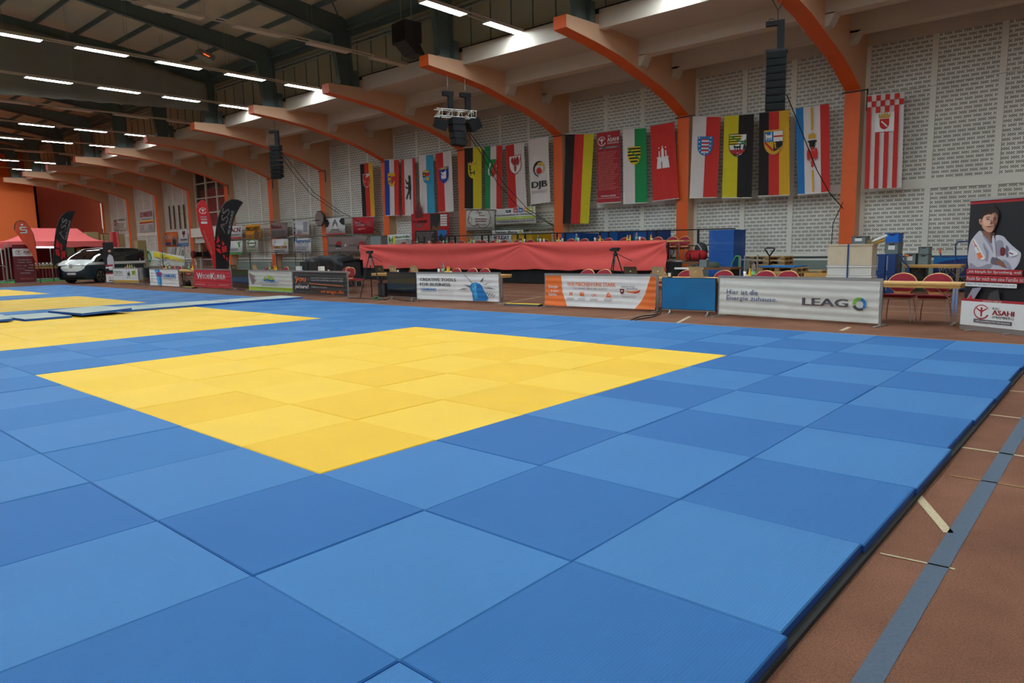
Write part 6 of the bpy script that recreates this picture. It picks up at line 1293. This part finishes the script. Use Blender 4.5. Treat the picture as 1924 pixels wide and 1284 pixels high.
# ================================================================ far left: tents, van, flags
def sheetX(px, X_, disp=None, off=.01):
    tl, tr, bl, br = [atX(u, v, X_) for u, v in px]; return Sheet(bl, br, tl, tr, disp, off)
def shaped(px_outline, X_, m, thick, name, root, bulge=.06):
    P_ = [atX(u, v, X_) for u, v in px_outline]; n = len(P_); ys = [p.y for p in P_]; y0, y1 = min(ys), max(ys)
    f = lambda p: bulge*math.sin(PI*(p.y-y0)/(y1-y0))
    vs = [Vector((p.x+f(p), p.y, p.z)) for p in P_]+[Vector((p.x+f(p)-thick, p.y, p.z)) for p in P_]
    mb = MB(); mb.add(vs, [list(range(n)), list(range(n, 2*n))[::-1]]+[(i, n+i, n+(i+1) % n, (i+1) % n) for i in range(n)], m); return wpart(mb, name, root)
def c1(x, y): return (x/5.583, 330+y/5.583)
def cB(x, y): return (x/8.025, 400+y/8.025)
# pop-up tents
def tent(X0, ya, yb, ez, rz_, y2, y3, depth, label):
    r = empty('popup_tent', (X0, (ya+yb)/2, 0), 0, label, 'tent', 'red pop-up tents by the far wall')
    X1 = X0-depth; Xm = X0-depth/2
    mb = MB(); E_ = [(X0, ya, ez), (X0, yb, ez), (X1, yb, ez), (X1, ya, ez)]; T_ = [(Xm, y2, rz_), (Xm, y3, rz_)]
    def roof(a, b_, c, d, n=8):
        def g(s_, t):
            p = Vector(a).lerp(Vector(b_), s_).lerp(Vector(d).lerp(Vector(c), s_), t); p.z -= .22*math.sin(PI*t)*(.5+.5*abs(2*s_-1)); return p
        mb.grid(g, n, n, 'tent_red')
    roof(E_[0], E_[1], T_[1], T_[0]); roof(E_[1], E_[2], T_[1], T_[1]); roof(E_[2], E_[3], T_[0], T_[1]); roof(E_[3], E_[0], T_[0], T_[0])
    wpart(mb, 'canopy', r)
    v = MB()
    for a, b_ in zip(E_, E_[1:]+E_[:1]): v.grid(lambda s_, t, a=a, b_=b_: Vector(a).lerp(Vector(b_), s_)+Vector((.02*math.sin(s_*40), .02*math.sin(s_*37), -.34*t-.05*math.sin(s_*PI*4)**2*t)), 40, 2, 'tent_red')
    wpart(v, 'valance', r)
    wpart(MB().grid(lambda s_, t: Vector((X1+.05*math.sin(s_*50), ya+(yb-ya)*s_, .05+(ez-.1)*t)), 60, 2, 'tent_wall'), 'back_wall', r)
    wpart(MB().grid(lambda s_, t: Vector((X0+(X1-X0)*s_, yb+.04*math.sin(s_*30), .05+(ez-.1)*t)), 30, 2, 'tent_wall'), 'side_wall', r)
    for x, y in ((X0, ya), (X0, yb), (X1, ya), (X1, yb), (X0, (ya+yb)/2)): wpart(MB().box(x-.03, x+.03, y-.03, y+.03, 0, ez, 'alu'), 'leg', r)
tent(-47, 6.5, 12.0, 2.4, 3.25, 8.2, 10.8, 3.2, 'large red pop-up tent behind the van')
tent(-46.5, .6, 6.2, 2.25, 3.2, 2.4, 4.4, 3.2, 'second red pop-up tent cut by the left picture edge')
tag(MB().box(-51, -44.2, -1, 12.5, .001, .012, 'grass_green').build('green_carpet'), 'bright green carpet laid under the red tents', 'carpet')
r = empty('strip_light', atX(94, 467, -46.2), 0, 'bright horizontal tube light on a stand under the tent edge', 'lamp'); 
a = atX(67, 464.8, -46.2); b_ = atX(101, 464.8, -46.2); wpart(MB().cyl(a, b_, .045, 'tube_glow'), 'tube', r); p = atX(94, 467, -46.2); wpart(MB().cyl((p.x, p.y, 0), (p.x, p.y, p.z), .03, 'alu'), 'stand', r)
r = empty('strip_light', (-45.8, 2.8, 0), 0, 'slanting cool tube light at the left picture edge', 'lamp'); a = atX(1, 467, -45.8); b_ = atX(5, 497, -45.8); wpart(MB().cyl(a, b_, .03, 'offwhite'), 'tube', r); wpart(MB().cyl((b_.x, b_.y, 0), b_, .02, 'alu'), 'stand', r)
for (y0, y1, X_, lab) in ((6.6, 8.8, -45.2, 'wooden sales table full of glass jars under the large tent'), (9.0, 10.6, -45.3, 'wooden sales table behind the van nose under the tent'), (3.4, 5.3, -45.0, 'wooden sales table under the left tent')):
    r = empty('sales_table', (X_, (y0+y1)/2, 0), 0, lab, 'table', 'sales tables under the tents'); L2 = (y1-y0)/2
    MB().box(-.35, .35, -L2, L2, .76, .8, 'beech').build('tabletop', r); [MB().box(-.3, .3, s_*(L2-.1)-.02, s_*(L2-.1)+.02, 0, .76, 'alu').build('leg', r) for s_ in (-1, 1)]
    if y0 > 3.5:
        n = int((y1-y0)/.2)
        for k in range(n):
            y = y0+.12+k*.2; z = .8; r2c = empty('glass_jar', (X_+.1, y, z), 0, 'glass jar with white lid on the %s, %s from left' % ('jar table' if y0 < 8.9 else 'table by the van', ordi(k+1)), 'jar', 'jars on the sales tables')
            MB().lathe([(.001, 0), (.08, 0), (.085, .1), (.08, .2), (.06, .24)], 'brown_box', n=8).build('body', r2c); MB().lathe([(.065, .24), (.065, .3)], 'white', n=8).build('lid', r2c)
tag(MB().box(-45.1, -44.7, 4.6, 5.0, .801, 1.05, 'ad_yellow').build('yellow_box'), 'small yellow box on the table under the left tent', 'box')
for k in range(3): tag(MB().box(-45.4, -45.0, 3.5+.35*k, 3.75+.35*k, .801, .92, 'cardboard').build('carton'), 'small carton on the table under the left tent, %s from left' % ordi(k+1), 'box', 'cartons under the left tent')
a = atX(143, 465, -49.5); b_ = atX(159.5, 480, -49.5); tag(MB().box(-49.5, -49.4, a.y, b_.y, b_.z, a.z, 'ad_orange').box(-49.5, -49.4, b_.y-.3 if False else a.y-.6, a.y-.15, b_.z-.9, a.z, 'offwhite').build('tent_poster'), 'bright orange and white panel hanging inside the large tent', 'poster')
# wine red roll-up with club logo
s = Sheet(*[atX(u, v, -42.4) for u, v in ((28, 532.5), (69, 532), (22, 460), (62.5, 459.5))], None, .01)
r = empty('rollup_banner', (-42.4, (s.c[0].y+s.c[1].y)/2, 0), 0, 'dark wine-red roll-up banner with white logo field at far left', 'roll-up banner')
wpart(s.cloth(1, 1, 'wine'), 'cloth', r); s.rect(0, .70, 1, .895, 'paper'); asahi_logo(s, .28, .8, .13, 'wine'); s.text('KSC', .5, .85, .58, .87, 'wine'); s.text('ASAHI', .5, .775, .92, .84, 'wine', .05); s.text('SPREMBERG', .5, .74, .92, .765, 'wine')
for t, a0, b0, a1 in (('Gesundheitssport', .2, .585, .85), ('Volleyball', .18, .52, .52), ('Karate', .62, .53, .85), ('Fitness', .15, .44, .38), ('Judo', .45, .43, .6), ('Zumba', .7, .46, .92), ('Kraftsport', .14, .36, .5), ('Aerobic', .65, .385, .9), ('Prävention', .5, .315, .9), ('Kletterkurse', .28, .25, .75)): s.text(t, a0, b0, a1, b0+.035, 'paper', .04)
s.scribble(.25, .09, .9, .14, 2, 'text_pink', .4); sdone(s, 'print', r); wpart(MB().box(-42.5, -42.3, s.c[0].y, s.c[1].y, -.0, .05, 'alu'), 'base', r); wpart(MB().cyl((-42.46, (s.c[0].y+s.c[1].y)/2, 0), (-42.46, (s.c[0].y+s.c[1].y)/2, s.c[2].z-.02), .015, 'alu'), 'pole', r)
# orange teardrop flag with savings bank S
r = empty('feather_flag', ground(76.5, 532), 0, 'orange teardrop flag with white curved sign and dot at far left', 'flag'); r.location.z = 0; X_ = r.location.x
shaped([cB(*q) for q in ((232, 285), (222, 230), (228, 180), (255, 145), (305, 125), (350, 132), (400, 165), (455, 230), (500, 320), (530, 440), (552, 580), (575, 740), (588, 880), (578, 875), (545, 760), (470, 600), (400, 500), (345, 450), (300, 380))], X_, 'sail_orange', .02, 'cloth', r, .04)
s = sheetX([cB(*q) for q in ((270, 155), (410, 155), (290, 320), (420, 315))], X_+.09); s.disc(.4, .84, .14, 'paper'); 
s.line([(.88, .6), (.3, .6), (.16, .5), (.22, .36), (.82, .36), (.88, .22), (.78, .1), (.12, .1)], .17, 'paper'); s.rect(.1, .5, .35, .66, 'paper'); s.rect(.7, .04, .92, .2, 'paper'); sdone(s, 'emblem', r)
wpart(MB().tube([ground(76.5, 532)] + [atX(*cB(*q), X_) for q in ((590, 900), (555, 600), (530, 440), (500, 318), (450, 222), (395, 155), (350, 125), (300, 118), (250, 138), (222, 180), (216, 260))], .02, 'black'), 'pole', r)
# two black feather flags
def autohaus(foot, poly, X_, lab, letters, sub, shards):
    r = empty('feather_flag', foot, 0, lab, 'flag', 'black feather flags'); shaped(poly, X_, 'black', .02, 'cloth', r, .05)
    s = sheetX(letters, X_+.1); s.text('ASS', .0, .0, 1, 1, 'alu', .03); sdone(s, 'lettering', r); s = sheetX(sub, X_+.1); s.text('DAS AUTOHAUS', 0, 0, 1, 1, 'paper', .01); sdone(s, 'lettering', r)
    mb = MB()
    for q in shards: mb.add([atX(u, v, X_+.12) for u, v in q], [list(range(len(q)))], 'red')
    wpart(mb, 'emblem', r); lft = [poly[0]]+poly[1:]; wpart(MB().tube([foot]+[atX(u, v, X_) for u, v in poly[1:8]], .025, 'black'), 'pole', r)
f1 = ground(101.5, 529.5); X_ = f1.x
autohaus(f1, [c1(*q) for q in ((565, 955), (558, 860), (568, 760), (578, 650), (592, 560), (612, 490), (645, 425), (690, 385), (740, 370), (788, 375), (770, 420), (745, 500), (722, 590), (702, 680), (692, 760), (692, 850), (690, 890), (640, 905), (600, 925))], X_, 'smaller black feather flag with silver letters beside the van', [c1(*q) for q in ((645, 450), (705, 460), (615, 650), (668, 670))] and [c1(612, 640), c1(655, 445), c1(668, 668), c1(708, 460)], [c1(675, 668), c1(722, 470), c1(697, 675), c1(744, 478)], [[c1(*q) for q in g] for g in (((598, 665), (625, 720), (620, 765), (580, 750)), ((580, 765), (622, 778), (630, 850), (588, 835)), ((630, 700), (655, 730), (650, 800), (630, 770)), ((640, 800), (690, 790), (685, 870), (645, 850)), ((636, 850), (660, 860), (655, 895)))])
p = atX(430, 500, -27.6); f2 = Vector((p.x, p.y+.0, 0))
autohaus(f2, [c2(*q) for q in ((1140, 985), (1135, 850), (1140, 700), (1152, 560), (1172, 450), (1205, 345), (1250, 280), (1320, 250), (1380, 255), (1435, 282), (1395, 335), (1350, 420), (1318, 520), (1300, 640), (1295, 740), (1285, 840), (1272, 985))], -27.6, 'taller black feather flag with silver letters behind the red banner', [c2(1188, 570), c2(1215, 340), c2(1245, 615), c2(1297, 355)], [c2(1262, 625), c2(1310, 368), c2(1285, 630), c2(1335, 375)], [[c2(*q) for q in g] for g in (((1168, 625), (1190, 690), (1150, 715)), ((1150, 725), (1200, 735), (1185, 760)), ((1145, 765), (1195, 770), (1205, 825), (1165, 800)), ((1215, 680), (1240, 720), (1215, 740)), ((1205, 750), (1260, 735), (1262, 800), (1215, 815)), ((1215, 830), (1245, 835), (1240, 880)), ((1250, 850), (1275, 870), (1268, 910)))])
p = atX(400, 500, -27.2); r = empty('feather_flag', (p.x, p.y, 0), 0, 'slim red teardrop flag with white round figure logo beside black flag', 'flag')
shaped([c2(*q) for q in ((1128, 975), (1098, 850), (1045, 740), (990, 590), (955, 450), (943, 360), (960, 290), (990, 258), (1015, 255), (1040, 280), (1065, 360), (1095, 480), (1118, 590), (1135, 720), (1146, 975))], -27.2, 'red', .02, 'cloth', r, .04)
s = sheetX([c2(*q) for q in ((960, 315), (1050, 315), (985, 510), (1060, 510))], -27.1); asahi_logo(s, .5, .72, .42, 'paper'); s.text('DEIN JUDO', .12, .32, .95, .42, 'paper', .03); s.text('VEREIN', .12, .2, .95, .3, 'paper', .03); s.rect(.1, .02, .95, .14, 'paper'); sdone(s, 'emblem', r)
s = sheetX([c2(1005, 580), c2(1030, 575), c2(1100, 830), c2(1125, 825)], -27.1); s.scribble(0, 0, 1, 1, 14, 'text_pink', .6); sdone(s, 'print', r)
wpart(MB().tube([(p.x, p.y, 0)]+[atX(*c2(*q), -27.22) for q in ((1146, 975), (1135, 720), (1118, 590), (1095, 480), (1065, 360), (1040, 280))], .02, 'asahi_red'), 'pole', r)
# small roll-up in front of the van
s = Sheet(*[atX(u, v, -37.4) for u, v in ((200, 530.5), (218, 530), (192, 456), (212.5, 455))], None, .01)
r = empty('rollup_banner', (-37.4, (s.c[0].y+s.c[1].y)/2, 0), 0, 'small dark roll-up banner with standing person, in front of van', 'roll-up banner'); wpart(s.cloth(1, 1, 'poster_black'), 'cloth', r)
s.rect(0, 0, 1, .2, 'paper'); s.rect(0, .2, 1, .23, 'asahi_red'); s.poly([(.5, .7), (.42, .66), (.3, .6), (.25, .45), (.35, .42), (.4, .3), (.9, .3), (.95, .5), (.85, .64), (.7, .68)], 'gi_white'); s.disc(.58, .78, .14, 'skin', 14); s.poly([(.42, .8), (.45, .88), (.6, .91), (.74, .87), (.74, .8), (.6, .84)], 'hair'); s.rect(.05, .40, .8, .44, 'asahi_red'); s.rect(.05, .345, .75, .385, 'paper'); asahi_logo(s, .4, .11, .13, 'asahi_red'); s.text('ASAHI', .55, .09, .95, .13, 'text_grey'); s.rect(.25, .03, .95, .055, 'text_grey'); sdone(s, 'print', r)
wpart(MB().box(-37.5, -37.3, s.c[0].y-.05, s.c[1].y+.05, 0, .06, 'alu'), 'base', r); wpart(MB().cyl((-37.45, (s.c[0].y+s.c[1].y)/2, 0), (-37.45, (s.c[0].y+s.c[1].y)/2, s.c[2].z-.03), .015, 'alu'), 'pole', r)
# ---------------------------------------------------------------- the van (x forward, z up, origin on the ground in the middle)
hd = math.radians(-57); fwd = Vector((math.cos(hd), math.sin(hd), 0)); lft = Vector((-math.sin(hd), math.cos(hd), 0))
fw_ = ground(187, 531.5); org = fw_-fwd*1.45-lft*.84
van = empty('van', (org.x, org.y, 0), hd, 'two-tone white and dark blue van parked by the red tent', 'van')
prof = [(2.34, .32), (2.40, .55), (2.38, .85), (2.28, 1.02), (2.12, 1.10), (1.75, 1.28), (1.35, 1.52), (.95, 1.74), (.55, 1.86), (-.2, 1.92), (-1.4, 1.91), (-2.1, 1.84), (-2.28, 1.70), (-2.36, 1.2), (-2.38, .8), (-2.34, .32)]
BELT = 1.10
def halfw(x, z):
    w = .985
    if z > BELT: w -= (z-BELT)*.17+max(0, z-1.75)*.5
    if z < .4: w -= (.4-z)*.25
    if x > 1.7: w -= (x-1.7)**2*.42
    if x < -2.1: w -= (-2.1-x)**2*.9
    return w
def zspan(x):
    """lower and upper body height at x"""
    top = None
    for (x0, z0), (x1, z1) in zip(prof[1:], prof[2:]):
        if min(x0, x1) <= x <= max(x0, x1) and z1 != z0 and z0 >= .55 and (top is None): 
            t = (x-x0)/(x1-x0) if x1 != x0 else 0; z = z0+(z1-z0)*t; top = z if top is None else max(top, z)
    return top
XS = [2.38, 2.32, 2.2, 2.0, 1.9, 1.75, 1.6, 1.45, 1.3, 1.1, .9, .6, .3, 0, -.4, -.8, -1.1, -1.25, -1.4, -1.55, -1.7, -1.85, -2.0, -2.15, -2.25, -2.33]
def topz(x):
    cands = []
    for (x0, z0), (x1, z1) in zip(prof, prof[1:]):
        if x0 != x1 and min(x0, x1)-1e-6 <= x <= max(x0, x1)+1e-6: cands.append(z0+(z1-z0)*(x-x0)/(x1-x0))
    return max(cands)
def arch(x):
    for c in (1.45, -1.5):
        if abs(x-c) < .42: return .34+math.sqrt(max(0, .42**2-(x-c)**2))
    return .24
ZF = [0, .25, .5, .72, .86, .93, 1.0]
for part, zr, m in (('lower_body', (None, BELT-.12), 'teal_dark'), ('belt_band', (BELT-.12, BELT+.02), 'car_white'), ('cabin', (BELT+.02, None), 'car_glass')):
    mb = MB()
    for s_ in (-1, 1):
        rows = []
        for x in XS:
            tz = topz(x); lo = arch(x) if zr[0] is None else zr[0]; hi = tz-.05 if zr[1] is None else zr[1]
            hi = min(hi, tz); lo = min(lo, hi); rows.append([Vector((x, s_*halfw(x, lo+(hi-lo)*t), lo+(hi-lo)*t)) for t in (0, .33, .66, 1)])
        for a, b_ in zip(rows, rows[1:]):
            for k in range(3):
                q = [a[k], b_[k], b_[k+1], a[k+1]]; mb.add(q, [(0, 1, 2, 3) if s_ > 0 else (3, 2, 1, 0)], m, True)
    mb.build(part, van)
# roof, bonnet, windscreen, nose as cross strips following the profile
def strip(x0, x1, m, nm, zo=0.0, inset=0.0, n=8):
    mb = MB()
    def g(s_, t):
        x = x0+(x1-x0)*s_; z = topz(x); w = halfw(x, z-.05)-inset; y = -w+2*w*t; return (x, y, z-.055+.055*(1-abs(2*t-1)**3)+zo)
    mb.grid(g, n, 10, m); return mb.build(nm, van)
strip(.62, -2.28, 'car_white', 'roof', n=14); strip(1.78, .62, 'car_glass', 'windscreen', n=8); strip(2.3, 1.78, 'car_white', 'bonnet', .0)
mb = MB()
def nose(a0, z0, z1, m, nm, off=0.0, wf=1.0):
    mb = MB()
    def g(s_, t):
        z = z0+(z1-z0)*t
        xs = None
        for (xa, za), (xb, zb) in zip(prof, prof[1:4]+prof[4:5]):
            if za <= z <= zb: xs = xa+(xb-xa)*(z-za)/(zb-za)
        if xs is None: xs = 2.3
        y = (-.86+1.72*s_)*wf; return (xs-.0-abs(y)**2.6*.30+off, y, z)
    mb.grid(g, 16, 6, m); return mb.build(nm, van)
nose(0, .33, 1.04, 'teal_dark', 'front_bumper'); 
mb = MB(); pts = [(-.82, 1.0), (.82, 1.0), (.78, .86), (.55, .70), (.35, .64), (-.35, .64), (-.55, .70), (-.78, .86)]
def nx(y, z): 
    for (xa, za), (xb, zb) in zip(prof, prof[1:5]):
        if za <= z <= zb: return xa+(xb-xa)*(z-za)/(zb-za)-abs(y)**2.6*.30
    return 2.3
def nosepoly(pts, m, nm, off):
    rows = []
    mb = MB(); mb2 = []
    ymin, ymax = min(p[0] for p in pts), max(p[0] for p in pts); N_ = 18
    def zr(y):
        zs = []
        for (ya, za), (yb, zb) in zip(pts, pts[1:]+pts[:1]):
            if ya != yb and min(ya, yb)-1e-9 <= y <= max(ya, yb)+1e-9: zs.append(za+(zb-za)*(y-ya)/(yb-ya))
        return min(zs), max(zs)
    def g(s_, t):
        y = ymin+(ymax-ymin)*min(.999, max(.001, s_)); a, b_ = zr(y); z = a+(b_-a)*t; return (nx(y, z)+off, y, z)
    mb.grid(g, N_, 6, m); return mb.build(nm, van)
nosepoly(pts, 'car_white', 'front_panel', .012); nosepoly([(-.80, 1.0), (-.5, .965), (.5, .965), (.80, 1.0), (.8, .985), (.5, .945), (-.5, .945), (-.8, .985)][:8], 'black', 'light_bar', .018)
for s_ in (-1, 1): nosepoly([(s_*.42, .99), (s_*.85, 1.04), (s_*.86, .97), (s_*.6, .93)], 'chrome', 'headlight', .022)
lg = MB(); cz = .90; x_ = nx(0, cz)+.03
for k in range(20):
    a0, a1 = 2*PI*k/20, 2*PI*(k+1)/20
    for r0, r1, m in ((0, .115, 'white'), (.1, .13, 'alu')): lg.add([(x_+.004*(m == 'alu'), r0*math.sin(a0), cz+r0*math.cos(a0)), (x_+.004*(m == 'alu'), r1*math.sin(a0), cz+r1*math.cos(a0)), (x_+.004*(m == 'alu'), r1*math.sin(a1), cz+r1*math.cos(a1)), (x_+.004*(m == 'alu'), r0*math.sin(a1), cz+r0*math.cos(a1))], [(0, 1, 2, 3)], m)
for pl in ([(-.075, .065), (-.03, -.0), (0, .055), (.03, -.0), (.075, .065)], [(-.05, .03), (-.022, -.085), (0, -.03), (.022, -.085), (.05, .03)]):
    for (y0, z0), (y1, z1) in zip(pl, pl[1:]): lg.cyl((x_+.01, y0, cz+z0), (x_+.01, y1, cz+z1), .008, 'dark', n=4)
lg.build('emblem', van)
pt = nx(0, .5)+.03; plate = MB().box(pt-.01, pt+.01, -.26, .26, .47, .58, 'white').box(pt+.01, pt+.013, -.26, -.22, .47, .58, 'navy').build('number_plate', van)
s = Sheet((pt+.012, -.2, .485), (pt+.012, .24, .485), (pt+.012, -.2, .565), (pt+.012, .24, .565), None, .004); s.text('CB-AH 100', 0, .05, 1, .95, 'dark'); s.mb.build('plate_text', plate)
for s_ in (-1, 1):
    for x, nm in ((1.45, 'wheel'), (-1.5, 'wheel')):
        wh = MB().cyl((x, s_*.74, .36), (x, s_*.96, .36), .36, 'tyre', n=24).build(nm, van)
        mb = MB().cyl((x, s_*.955, .36), (x, s_*.965, .36), .27, 'black', n=20)
        for k in range(5):
            a0 = 2*PI*k/5+.3; c_, d_ = math.cos(a0), math.sin(a0); 
            for da in (-.16, .16): mb.cyl((x+.05*c_, s_*.975, .36+.05*d_), (x+.26*math.cos(a0+da), s_*.975, .36+.26*math.sin(a0+da)), .025, 'rim', n=5)
        for k in range(20):
            a0, a1 = 2*PI*k/20, 2*PI*(k+1)/20; mb.cyl((x+.265*math.cos(a0), s_*.968, .36+.265*math.sin(a0)), (x+.265*math.cos(a1), s_*.968, .36+.265*math.sin(a1)), .015, 'rim', n=5)
        mb.build('rim', wh)
    MB().box(1.02, 1.22, s_*.98, s_*1.16, 1.12, 1.3, 'teal_dark').build('mirror', van)
    mb = MB()   # pillars on the glass band
    for xa, xb in ((1.68, .78), (.62, .58), (-.52, -.6), (-1.9, -1.75)):
        pass
    for x0, x1 in ((.66, .56), (-.55, -.62)):
        mb.add([(x0, s_*(halfw(x0, 1.13)+.006), 1.12), (x1, s_*(halfw(x1, 1.13)+.006), 1.12), (x1, s_*(halfw(x1, 1.8)+.006), topz(x1)-.08), (x0, s_*(halfw(x0, 1.8)+.006), topz(x0)-.08)], [(0, 1, 2, 3), (3, 2, 1, 0)], 'black')
    mb.add([(-1.78, s_*(halfw(-1.78, 1.13)+.008), 1.12), (-2.3, s_*(halfw(-2.3, 1.13)+.008), 1.12), (-2.24, s_*(halfw(-2.24, 1.8)+.008), 1.74), (-1.98, s_*(halfw(-1.98, 1.8)+.008), 1.80)], [(0, 1, 2, 3), (3, 2, 1, 0)], 'car_white')
    for k in range(3): mb.add([(-1.98-.0+.03*k, s_*(halfw(-2, 1.5)+.012), 1.62-.15*k), (-2.2+.02*k, s_*(halfw(-2.2, 1.5)+.012), 1.62-.15*k), (-2.2+.02*k, s_*(halfw(-2.2, 1.5)+.012), 1.58-.15*k), (-1.98+.03*k, s_*(halfw(-2, 1.5)+.012), 1.58-.15*k)], [(0, 1, 2, 3), (3, 2, 1, 0)], 'black')
    mb.build('window_pillar', van)
MB().box(-2.3, 2.2, -.88, .88, .2, .36, 'black').build('underbody', van); MB().grid(lambda s_, t: (-2.36+.04*t, -.9+1.8*s_, .35+1.4*t), 4, 4, 'teal_dark').build('tailgate', van)
# ---------------------------------------------------------------- crowd barriers
def barrier(a, b_, h, label):
    a = Vector(a); b_ = Vector(b_); d = b_-a; L_ = d.length; r = empty('crowd_barrier', a, math.atan2(d.y, d.x), label, 'barrier', 'steel crowd barriers')
    MB().tube([(0, 0, 0), (0, 0, h-.1), (.1, 0, h), (L_-.1, 0, h), (L_, 0, h-.1), (L_, 0, 0)], .02, 'alu').tube([(0, 0, .15), (L_, 0, .15)], .016, 'alu').build('frame', r)
    n = int(L_/.17)
    for k in range(1, n): MB().cyl((L_*k/n, 0, .15), (L_*k/n, 0, h), .009, 'alu', n=5).build('bar', r)
    for x in (.3, L_-.3): MB().box(x-.02, x+.02, -.3, .3, 0, .025, 'alu').build('foot', r)
Yb = 12.6
for k, (u0, u1) in enumerate([(246, 300), (302, 369), (371, 432)]):
    a = atY(u0, 500, Yb); b_ = atY(u1, 500, Yb); barrier((a.x, Yb, 0), (b_.x, Yb, 0), 1.15, 'steel crowd barrier behind the banners, %s from left' % ordi(k+1))
barrier((-43.6, 6.9, 0), (-43.6, 9.3, 0), 1.0, 'steel crowd barrier in front of the jar table'); barrier((-43.6, 3.2, 0), (-43.6, 5.5, 0), 1.0, 'steel crowd barrier left of the wine-red roll-up')
# dado barrier and ballet rail along the wall at left of the stage
for k, (u0, u1) in enumerate([(430, 470), (470, 520), (520, 570), (575, 640), (640, 680)]):
    a = atY(u0, 484, 18.2); b_ = atY(u1, 484, 18.2); r = empty('stage_guardrail', (a.x, 18.2, 0), 0, 'thin dark metal guardrail left of the stage, %s from left' % ordi(k+1), 'railing', 'guardrails left of the stage'); L_ = b_.x-a.x
    MB().tube([(0, 0, 0), (0, 0, 1.45), (L_-.06, 0, 1.45), (L_-.06, 0, 0)], .018, 'pipe_paint').tube([(0, 0, .5), (L_-.06, 0, .5)], .012, 'pipe_paint').build('frame', r)
# cloth banner behind the van
s = Sheet(*[atY(u, v, 14.5) for u, v in ((276, 500), (347, 500), (270, 469), (347, 482))], lambda a, b_: .012*math.sin(a*14), .02)
r = empty('sponsor_banner', s.c[0].copy(), 0, 'white and yellow cloth banner hanging behind the crowd barriers', 'banner'); wpart(s.cloth(16, 4, 'offwhite'), 'cloth', r); s.poly([(.25, .98), (.98, .72), (.98, .38), (.25, .62)], 'ad_yellow'); s.text('FISCHLEREI-WOLLIN', .3, .52, .93, .72, 'dark', .02); s.ring(.12, .6, .07, .03, 'flag_green'); sdone(s, 'print', r)
for u in (276, 347): q = atY(u, 500, 14.5); wpart(MB().cyl((q.x, 14.55, 0), (q.x, 14.55, 1.9), .02, 'alu'), 'pole', r)
# foam blocks, drying rack and pink shirts behind the tent
x0, x1 = atX(0, 0, -50), None
for k, (u0, v0, u1, v1, X_) in enumerate([(194, 440, 236, 463, -52), (163, 436, 187, 462, -53), (258, 452, 276, 470, -47)]):
    a = atX(u0, v0, X_); b_ = atX(u1, v1, X_); tag(MB().box(X_-.6, X_, a.y, b_.y, 0, a.z, 'brown_box').build('foam_block'), 'olive brown upright block near the far wall, %s' % ['behind the pink shirts', 'right above the tent roof', 'leaning by the van roof'][k], 'block', 'brown foam blocks')
r = empty('clothes_rack', (-46.6, atX(210, 440, -46.6).y, 0), 0, 'black folding rack with pink and red shirts behind tent corner', 'rack')
a = atX(193, 430, -46.6); b_ = atX(222, 435, -46.6)
wpart(MB().cyl((-46.6, a.y, 0), (-46.6, a.y, a.z), .025, 'black').cyl((-46.6, b_.y, 0), (-46.6, b_.y, b_.z), .025, 'black').cyl((-46.6, a.y, a.z-.3), (-46.6, b_.y, b_.z-.2), .02, 'black'), 'frame', r)
for u, m in ((209, 'tent_red'), (214, 'red'), (219, 'tent_red')):
    q = atX(u, 436, -46.5); wpart(MB().prism([(q.y-.1, q.z-1.0), (q.y+.1, q.z-1.0), (q.y+.09, q.z), (q.y-.09, q.z)], .06, m, 'yz', -46.53), 'shirt', r)
r = empty('chair_cart', (atY(326, 475, 19.5).x, 19.5, 0), 0, 'tangle of thin folded metal stands leaning on the wall', 'stands'); rn = random.Random(5)
for k in range(9): x = -1.2+.3*k; MB().cyl((x, 0, 0), (x+rn.uniform(-.4, .4), .5, 1.7+rn.uniform(0, .5)), .02, 'pipe_paint').build('rod', r)
r = empty('fire_hose_reel', (atY(363, 474, 20.3).x, 20.3, 1.3), 0, 'small dark red hose reel on the pillar beside the entrance', 'hose reel'); MB().cyl((0, -.1, .1), (0, .1, .1), .28, 'wine', n=16).build('reel', r); MB().box(-.05, .05, .1, .82, -.1, .3, 'black').build('bracket', r)
# small items along the cream banner table, green christmas tree-like stand
x = put(262, 9.6)
r = empty('artificial_plant', (-35.2, 10.6, 0), 0, 'spiky dark green metal stand behind the cream banner', 'stand')
for k in range(14):
    t = k*2.4; z = .7+.06*k; MB().cyl((0, 0, z), (.35*math.cos(t)*(1-k/20), .35*math.sin(t)*(1-k/20), z+.12), .015, 'dado_paint').build('branch', r)
MB().cyl((0, 0, 0), (0, 0, 1.65), .02, 'dark').build('pole', r)
